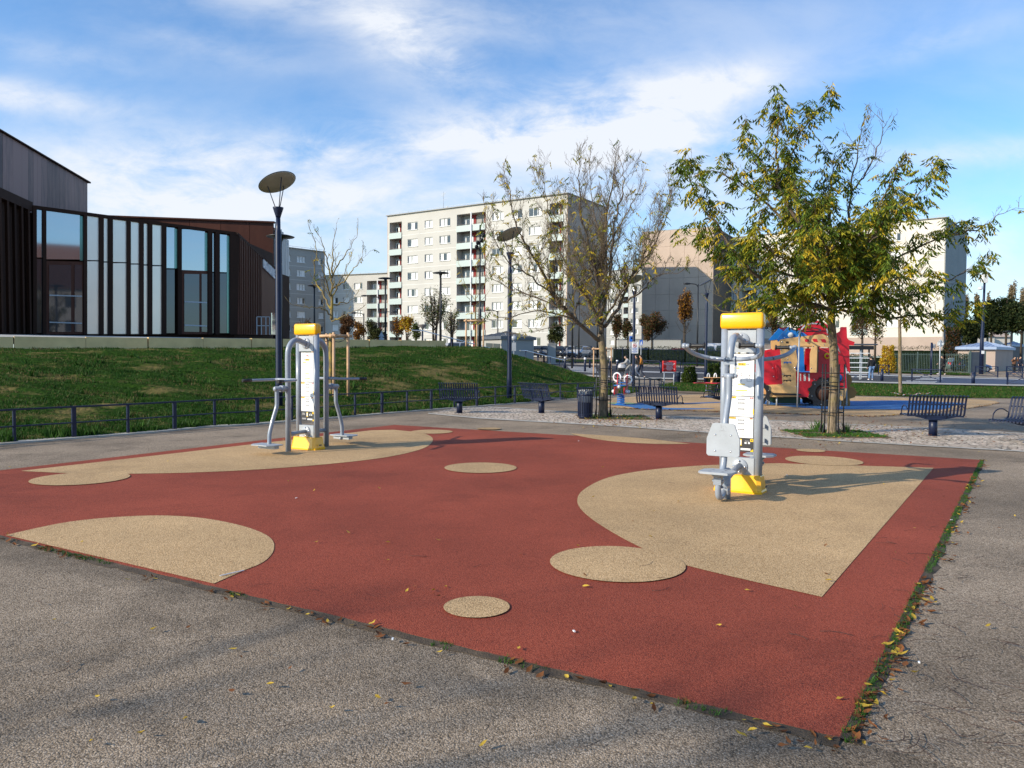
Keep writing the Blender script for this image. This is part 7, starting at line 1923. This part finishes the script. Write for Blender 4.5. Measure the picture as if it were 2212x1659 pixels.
mb = MB(); z = zat(1850,814,d_); mb.box((Wd/2+.2,.6,z),(Wd*.95,.35,.06)); mb.cyl((Wd*.8,.6,0),(Wd*.8,.6,z),.04,n=8); mb.cyl((Wd*.2,.6,0),(Wd*.2,.6,z),.04,n=8); mb.build('bench_seat', M['white'], bs)

# ================================================================ people
def skin(name, nodes, edges, m_, parent, sub=2, root=None):
    ks = list(nodes); me = bpy.data.meshes.new(name); me.from_pydata([nodes[k][0] for k in ks], [(ks.index(a), ks.index(b)) for a, b in edges], []); me.materials.append(m_)
    o = bpy.data.objects.new(name, me); COL.objects.link(o); o.parent = parent
    sk = o.modifiers.new('skin', 'SKIN'); sk.use_smooth_shade = True
    for i, k in enumerate(ks):
        r = nodes[k][1]; me.skin_vertices[0].data[i].radius = r if isinstance(r, tuple) else (r, r)
        me.skin_vertices[0].data[i].use_root = (k == (root or ks[0]))
    ss = o.modifiers.new('sub', 'SUBSURF'); ss.levels = sub; ss.render_levels = sub; return o
M['skin'] = mat('skin', (.50,.30,.21), .6, 0, .05); M['hair'] = mat('dark_hair', (.02,.014,.01), .7); M['mask'] = mat('face_mask', (.75,.76,.78), .7)
def cloth(nm, c): return mat(nm, c, .85, 0, .12, 12, bump=.3, bscale=40)
def person(label, pos, face, jacket, trousers, shoes, pose, hair='hair', height=1.7, extra=None, coat_len=0.0):
    """face: heading (radians, 0 = away along +Y); pose: dict of joint offsets in the person's own frame (x right, y forward)"""
    o = empty('person', pos, face, label, 'person'); s_ = height/1.7
    J = dict(pelvis=(0,0,.92), chest=(0,.02,1.28), neck=(0,.03,1.45), head=(0,.05,1.58), top=(0,.05,1.66),
             lh=(-.09,0,.90), rh=(.09,0,.90), lk=(-.10,.04,.49), rk=(.10,.04,.49), la=(-.10,0,.09), ra=(.10,0,.09), lt=(-.10,.16,.04), rt=(.10,.16,.04),
             ls=(-.19,.02,1.39), rs=(.19,.02,1.39), le=(-.24,.0,1.13), re=(.24,.0,1.13), lw=(-.24,.10,.90), rw=(.24,.10,.90))
    J.update(pose); J = {k: Vector(v)*s_ for k, v in J.items()}
    def nd(**kw): return {k: (tuple(J[k]), r) for k, r in kw.items()}
    n = nd(pelvis=(.13,.10), chest=(.15,.10), neck=.055, head=(.082,.095), top=(.06,.07), lh=.085, rh=.085, lk=.058, rk=.058, la=.04, ra=.04, lt=.035, rt=.035, ls=.06, rs=.06, le=.042, re=.042, lw=.028, rw=.028)
    for sd in 'lr':
        w, e = J[sd+'w'], J[sd+'e']; d = (w-e).normalized(); h0 = w+d*.06; n[sd+'palm'] = (tuple(h0), (.035,.02)); n[sd+'fing'] = (tuple(w+d*.15), (.026,.012)); n[sd+'thumb'] = (tuple(w+d*.09+Vector((0,.035,0))), .011)
    E = [('pelvis','chest'),('chest','neck'),('neck','head'),('head','top'),('pelvis','lh'),('pelvis','rh'),('lh','lk'),('rh','rk'),('lk','la'),('rk','ra'),('la','lt'),('ra','rt'),('chest','ls'),('chest','rs'),('ls','le'),('rs','re'),('le','lw'),('re','rw'),('lw','lpalm'),('rw','rpalm'),('lpalm','lfing'),('rpalm','rfing'),('lpalm','lthumb'),('rpalm','rthumb')]
    skin('body', n, E, M['skin'], o, 2, 'pelvis')
    n = nd(pelvis=(.165,.125), chest=(.19,.135), neck=.075, ls=.085, rs=.085, le=.068, re=.068, lw=.052, rw=.052); E2 = [('pelvis','chest'),('chest','neck'),('chest','ls'),('chest','rs'),('ls','le'),('rs','re'),('le','lw'),('re','rw')]
    if coat_len: n['hem'] = (tuple(J['pelvis']-Vector((0,0,coat_len))), (.175,.14)); E2.append(('pelvis','hem'))
    skin('jacket', n, E2, jacket, o, 2, 'chest')
    n = nd(pelvis=(.145,.115), lh=.095, rh=.095, lk=.072, rk=.072, la=.056, ra=.056); skin('trousers', n, [('pelvis','lh'),('pelvis','rh'),('lh','lk'),('rh','rk'),('lk','la'),('rk','ra')], trousers, o, 2, 'pelvis')
    for sd in 'lr':
        n = {'a': (tuple(J[sd+'a']-Vector((0,.03,.03))), .05), 'b': (tuple(J[sd+'t']), (.045,.038))}; skin('shoe', n, [('a','b')], shoes, o, 2, 'a')
    H = J['head']; mb = MB(); mb.sphere(H+Vector((0,-.018,.035)), .108*s_, 14, sc=(.9,1.02,1.02)); mb.build('hair', M[hair], o)
    mb = MB(); mb.sphere(H+Vector((0,.035,-.005)), .093*s_, 14, sc=(.86,.95,1.12)); mb.sphere(H+Vector((0,.128,-.01)), .017, 8, sc=(.8,1,1.3))
    fc = mb.build('face', M['skin'], o); mb = MB()
    for x in (-.032,.032): mb.sphere(H+Vector((x,.112,.015)), .011, 8)
    mb.sphere(H+Vector((0,.112,-.055)), .02, 8, sc=(1.2,.5,.3)); mb.build('features', M['hair'], fc)
    return o
walk1 = dict(lk=(-.10,.24,.53), la=(-.10,.38,.12), lt=(-.10,.54,.10), rk=(.10,.02,.48), ra=(.10,-.28,.14), rt=(.10,-.16,.04), le=(-.25,-.10,1.15), lw=(-.25,-.02,.93), re=(.25,.12,1.15), rw=(.25,.30,1.0))
walk2 = dict(rk=(.10,.22,.52), ra=(.10,.32,.11), rt=(.10,.48,.08), lk=(-.10,.0,.48), la=(-.10,-.26,.13), lt=(-.10,-.14,.04), re=(.25,-.08,1.15), rw=(.24,.04,.95), le=(-.25,.06,1.15), lw=(-.24,.2,1.0))
push = dict(lk=(-.10,.30,.56), la=(-.10,.30,.14), lt=(-.10,.44,.08), rk=(.10,-.12,.50), ra=(.10,-.45,.22), rt=(.10,-.38,.08), chest=(0,.12,1.24), neck=(0,.20,1.40), head=(0,.24,1.53), top=(0,.25,1.62), ls=(-.19,.14,1.35), rs=(.19,.14,1.35), le=(-.23,.28,1.12), re=(.23,.28,1.12), lw=(-.2,.52,1.06), rw=(.2,.52,1.06))
cl_grey = cloth('light_grey_cloth', (.33,.33,.33)); cl_blk = cloth('black_cloth', (.012,.012,.014)); cl_or = cloth('orange_brown_cloth', (.42,.16,.02)); cl_jean = cloth('blue_denim', (.14,.24,.42)); cl_nav = cloth('dark_navy_cloth', (.02,.025,.045)); cl_wh = cloth('white_shoe', (.7,.7,.7)); cl_br = cloth('brown_cloth', (.16,.07,.035)); cl_pj = cloth('pale_jeans', (.30,.33,.40))
f_ = R(90)    # walking to the left
def gp(px, d): b = base(px, d); b.z += .06; return tuple(b)
person('person in light grey jacket and trousers pushing the pushchair', gp(1359, 58.5), f_, cl_grey, cl_grey, cl_wh, push)
person('person in a black coat walking half hidden behind the lamp post', gp(1376, 57.5), f_, cl_blk, cl_pj, cl_wh, walk1)
pr = person('person in an orange brown jacket and white mask walking left', gp(1386, 57.5), R(80), cl_or, cl_nav, cl_wh, walk2)
mb = MB(); mb.sphere((0,.11,1.55),.06,10,sc=(.95,.7,.75)); mb.build('mask', M['mask'], pr)
pb = person('person in a black coat and blue jeans standing at the bus shelter seen from behind', gp(1883, 55), R(8), cl_blk, cl_jean, cl_wh, dict(lk=(-.13,.02,.49), la=(-.16,0,.09), lt=(-.18,.14,.04)), coat_len=.12)
mb = MB(); mb.rbox((.30,.02,.98),(.14,.30,.38),.04); mb.build('bag', M['black'], pb)
person('person dressed in black striding past the octagonal sign', gp(2037, 71), R(85), cl_blk, cl_blk, cl_wh, walk1, height=1.78)
armsup = dict(le=(-.38,.10,1.28), re=(.38,.10,1.28), lw=(-.22,.18,1.52), rw=(.22,.18,1.52))
person('person in a brown jacket with raised elbows on the path at the right edge', gp(2191, 74), R(190), cl_br, cl_blk, cl_blk, armsup)
person('person in dark clothes behind the one with raised elbows', gp(2203, 78), R(190), cl_nav, cl_nav, cl_blk, {})
# pushchair
pc = empty('pushchair', gp(1344, 58.5), R(90), 'grey pushchair with a silver hood pushed by the person in light grey', 'pushchair')
mb = MB()
for sx in (-.24,.24): mb.tube(curve_pts([(sx,-.62,1.08),(sx,-.45,.95),(sx,-.05,.52),(sx,.35,.22)],4),.018,6); mb.bar((sx,-.35,.15),(sx,.10,.62),.03)
mb.bar((-.24,-.62,1.08),(.24,-.62,1.08),.035); mb.build('frame', M['blackp'], pc)
for x, y, r_ in ((-.26,-.38,.15),(.26,-.38,.15),(-.22,.38,.11),(.22,.38,.11)): mb = MB(); mb.lathe((x-.02,y,r_),[(r_*.55,0),(r_,.0),(r_,.04),(r_*.55,.04)],16,axis=(1,0,0)); mb.cyl((x-.03,y,r_),(x+.03,y,r_),r_*.3,n=8); mb.build('wheel', M['black'], pc)
mb = MB(); mb.rbox((0,.06,.58),(.40,.62,.26),.08); mb.build('seat', M['blackp'], pc)
mb = MB(); mb.sphere((0,-.02,.80),.34,14,sc=(.68,1.05,.95),half=True); mb.build('hood', mat('silver_hood', (.42,.43,.46), .45, .1), pc)
# crumpled tape, litter
tp = empty('barrier_tape', tuple(G(1948, 856)), 0, 'torn red and white barrier tape lying on the grass edge by the slim tree', 'tape'); mb = MB()
pts = [(1925,852),(1938,853.5),(1950,857),(1962,855),(1978,855.5),(1985,853),(2000,854),(2012,852)]
W_ = [G(*p)-Vector(tp.location) for p in pts]
for k in range(len(W_)-1):
    a, b = W_[k], W_[k+1]
    for j in range(4): p, q = a.lerp(b, j/4), a.lerp(b, (j+1)/4); mb.bar(p+Vector((0,0,.07+.02*sin(k*3+j))), q+Vector((0,0,.07+.02*sin(k*3+j+1))), .05, .004, mi=j % 2)
mb.build('tape', [M['white'], M['inkr']], tp)

# ================================================================ cars
M['tyre'] = M['black']; M['carglass'] = glassy('car_glass', (.03,.04,.05), .05, .9, .2); M['lampr'] = mat('tail_lamp', (.4,.01,.01), .3); M['lampw'] = mat('head_lamp', (.7,.7,.7), .15, .3)
def car(label, px, d, head, paint, kind='hatch', z=None, cat='car'):
    b0 = base(px, d); 
    if z is not None: b0.z = z
    o = empty('parked_car' if kind != 'van' else 'parked_van', tuple(b0), head, label, cat, 'parked cars'); 
    S_ = {'hatch': [(-2.0,.30,.50,.62,.70),(-1.95,.28,.60,.86,.86),(-1.8,.24,.86,.95,1.28),(-1.2,.20,.88,.97,1.46),(.1,.20,.88,.93,1.48),(.75,.20,.87,.91,1.10),(1.0,.20,.86,.90,.95),(1.75,.24,.80,.72,.76),(2.0,.30,.70,.55,.60)],
          'van': [(-2.4,.35,.80,.90,1.0),(-2.38,.30,.90,1.05,2.0),(-2.2,.25,.95,1.08,2.12),(.8,.25,.95,1.08,2.12),(1.35,.25,.95,1.08,1.55),(1.7,.25,.93,1.02,1.10),(2.3,.30,.88,.85,.90),(2.45,.35,.80,.6,.65)]}[kind]
    mb = MB(); vs = []; 
    for x, zb, w, zbelt, zr in S_:
        cab = zr > zbelt+.03; wr = w*(.80 if kind == 'hatch' else .9) if cab else w*.86
        vs += [(x,-w,zb),(x,-w*1.02,(zb+zbelt)/2),(x,-w*.97,zbelt),(x,-wr,zr-.04 if cab else zr),(x,-wr*.75,zr),(x,wr*.75,zr),(x,wr,zr-.04 if cab else zr),(x,w*.97,zbelt),(x,w*1.02,(zb+zbelt)/2),(x,w,zb)]
    n = 10; fs = []
    for i in range(len(S_)-1):
        for k in range(n): fs.append((i*n+k,(i+1)*n+k,(i+1)*n+(k+1)%n,i*n+(k+1)%n))
    fs += [tuple(range(n)), tuple((len(S_)-1)*n+k for k in range(n))[::-1]]; mb.add(vs, fs, 0, True); mb.build('body', paint, o)
    # glazing: side windows, windscreen and rear window laid just proud of the body
    mb = MB()
    def sidewin(x0, x1, z0, z1, w0, w1):
        for s_ in (-1,1): mb.add([(x0,s_*(w0+.012),z0),(x1,s_*(w0+.012),z0),(x1-.22*(x1>0.3),s_*(w1+.02),z1),(x0+.12,s_*(w1+.02),z1)], [(0,1,2,3) if s_ < 0 else (3,2,1,0)])
    if kind == 'hatch':
        sidewin(-1.55,-.38,.98,1.36,.84,.735); sidewin(-.32,.62,.97,1.37,.85,.735)
        mb.add([(.18,-.62,1.44),(.18,.62,1.44),(.90,.70,1.01),(.90,-.70,1.01)], [(3,2,1,0)]); mb.v[-4:] = [(v[0]+.03,v[1],v[2]+.02) for v in mb.v[-4:]]
        mb.add([(-1.62,-.60,1.38),(-1.62,.60,1.38),(-1.93,.66,.98),(-1.93,-.66,.98)], [(0,1,2,3)])
    else:
        sidewin(.15,1.25,1.15,1.75,.94,.90); sidewin(-1.9,-.1,1.25,1.85,.945,.93); mb.add([(.85,-.82,2.06),(.85,.82,2.06),(1.5,.86,1.28),(1.5,-.86,1.28)], [(3,2,1,0)]); mb.v[-4:] = [(v[0]+.05,v[1],v[2]+.04) for v in mb.v[-4:]]
    mb.build('window', M['carglass'], o)
    xw = (1.25,-1.25) if kind == 'hatch' else (1.55,-1.5)
    for x in xw:
        for s_ in (-1,1):
            mb = MB(); mb.lathe((x,s_*.72,.31),[(.0,0),(.31,0),(.33,.03),(.33,.16),(.30,.19),(.20,.195)],18,axis=(0,s_,0)); w = mb.build('wheel', M['tyre'], o)
            mb = MB(); mb.lathe((x,s_*.895,.31),[(0,.02),(.06,.02),(.19,.0),(.20,.02)],10,axis=(0,s_,0)); mb.build('rim', M['plate'], w)
    for s_ in (-1,1):
        xf, xr = (1.86,-1.93) if kind == 'hatch' else (2.32,-2.38)
        mb = MB(); mb.sphere((xf,s_*.58,.66 if kind == 'hatch' else .78),.13,8,sc=(.7,1.2,.7)); mb.build('headlight', M['lampw'], o)
        mb = MB(); mb.box((xr,s_*.66,.90),(.08,.16,.24)); mb.build('tail_light', M['lampr'], o)
    mb = MB(); mb.box((S_[-1][0]+.0,0,.42),(.06,1.1,.16)); mb.build('bumper_grille', M['black'], o)
    return o
def pnt(nm, c): return mat(nm, c, .25, .3, .02, coat=.8)
P_w, P_g, P_d, P_s, P_r, P_b, P_gr = pnt('white_paint', (.65,.65,.66)), pnt('grey_paint', (.22,.23,.24)), pnt('black_paint', (.015,.016,.018)), pnt('silver_paint', (.45,.46,.47)), pnt('red_paint', (.35,.02,.02)), pnt('blue_paint', (.05,.09,.2)), pnt('green_grey_paint', (.12,.17,.15))
for a in (('silver estate car behind the gate just right of the right pillar', 1228, 103, R(-160), P_s), ('white car parked beside the silver one below the shaded wall', 1252, 101, R(-125), P_w), ('dark car at the right end of the row below the shaded wall', 1270, 103, R(-120), P_d),
          ('black car showing between the gate pillars', 1158, 99, R(-100), P_d), ('dark grey car just left of the right gate pillar', 1176, 100, R(-95), P_g), ('dark car half hidden by the right gate pillar', 1205, 98, R(-100), P_d),
          ('pale car whose roof shows above the ridge of the bank', 998, 78, R(10), P_s), ('red car behind the picket fence left of the white van', 1476, 90, R(5), P_r), ('blue grey car behind the hedge in front of the low pale wall', 1395, 90, R(0), P_b),
          ('dark car behind the bus shelter glass', 1846, 88, R(0), P_d), ('dark grey car right of the bus shelter with a bright window', 1893, 88, R(0), P_g), ('green grey car left of the light roofed kiosk', 2064, 87, R(60), P_gr), ('blue car behind the grey green picket fence', 2098, 83, R(10), P_b), ('white car behind the picket fence right of the yellow bush', 1965, 86, R(0), P_w)):
    car(*a, z=1.55 if a[1] == 998 else None)
car('white van parked behind the fence left of the pull trainer', 1540, 92, R(185), P_w, 'van', None, 'van')
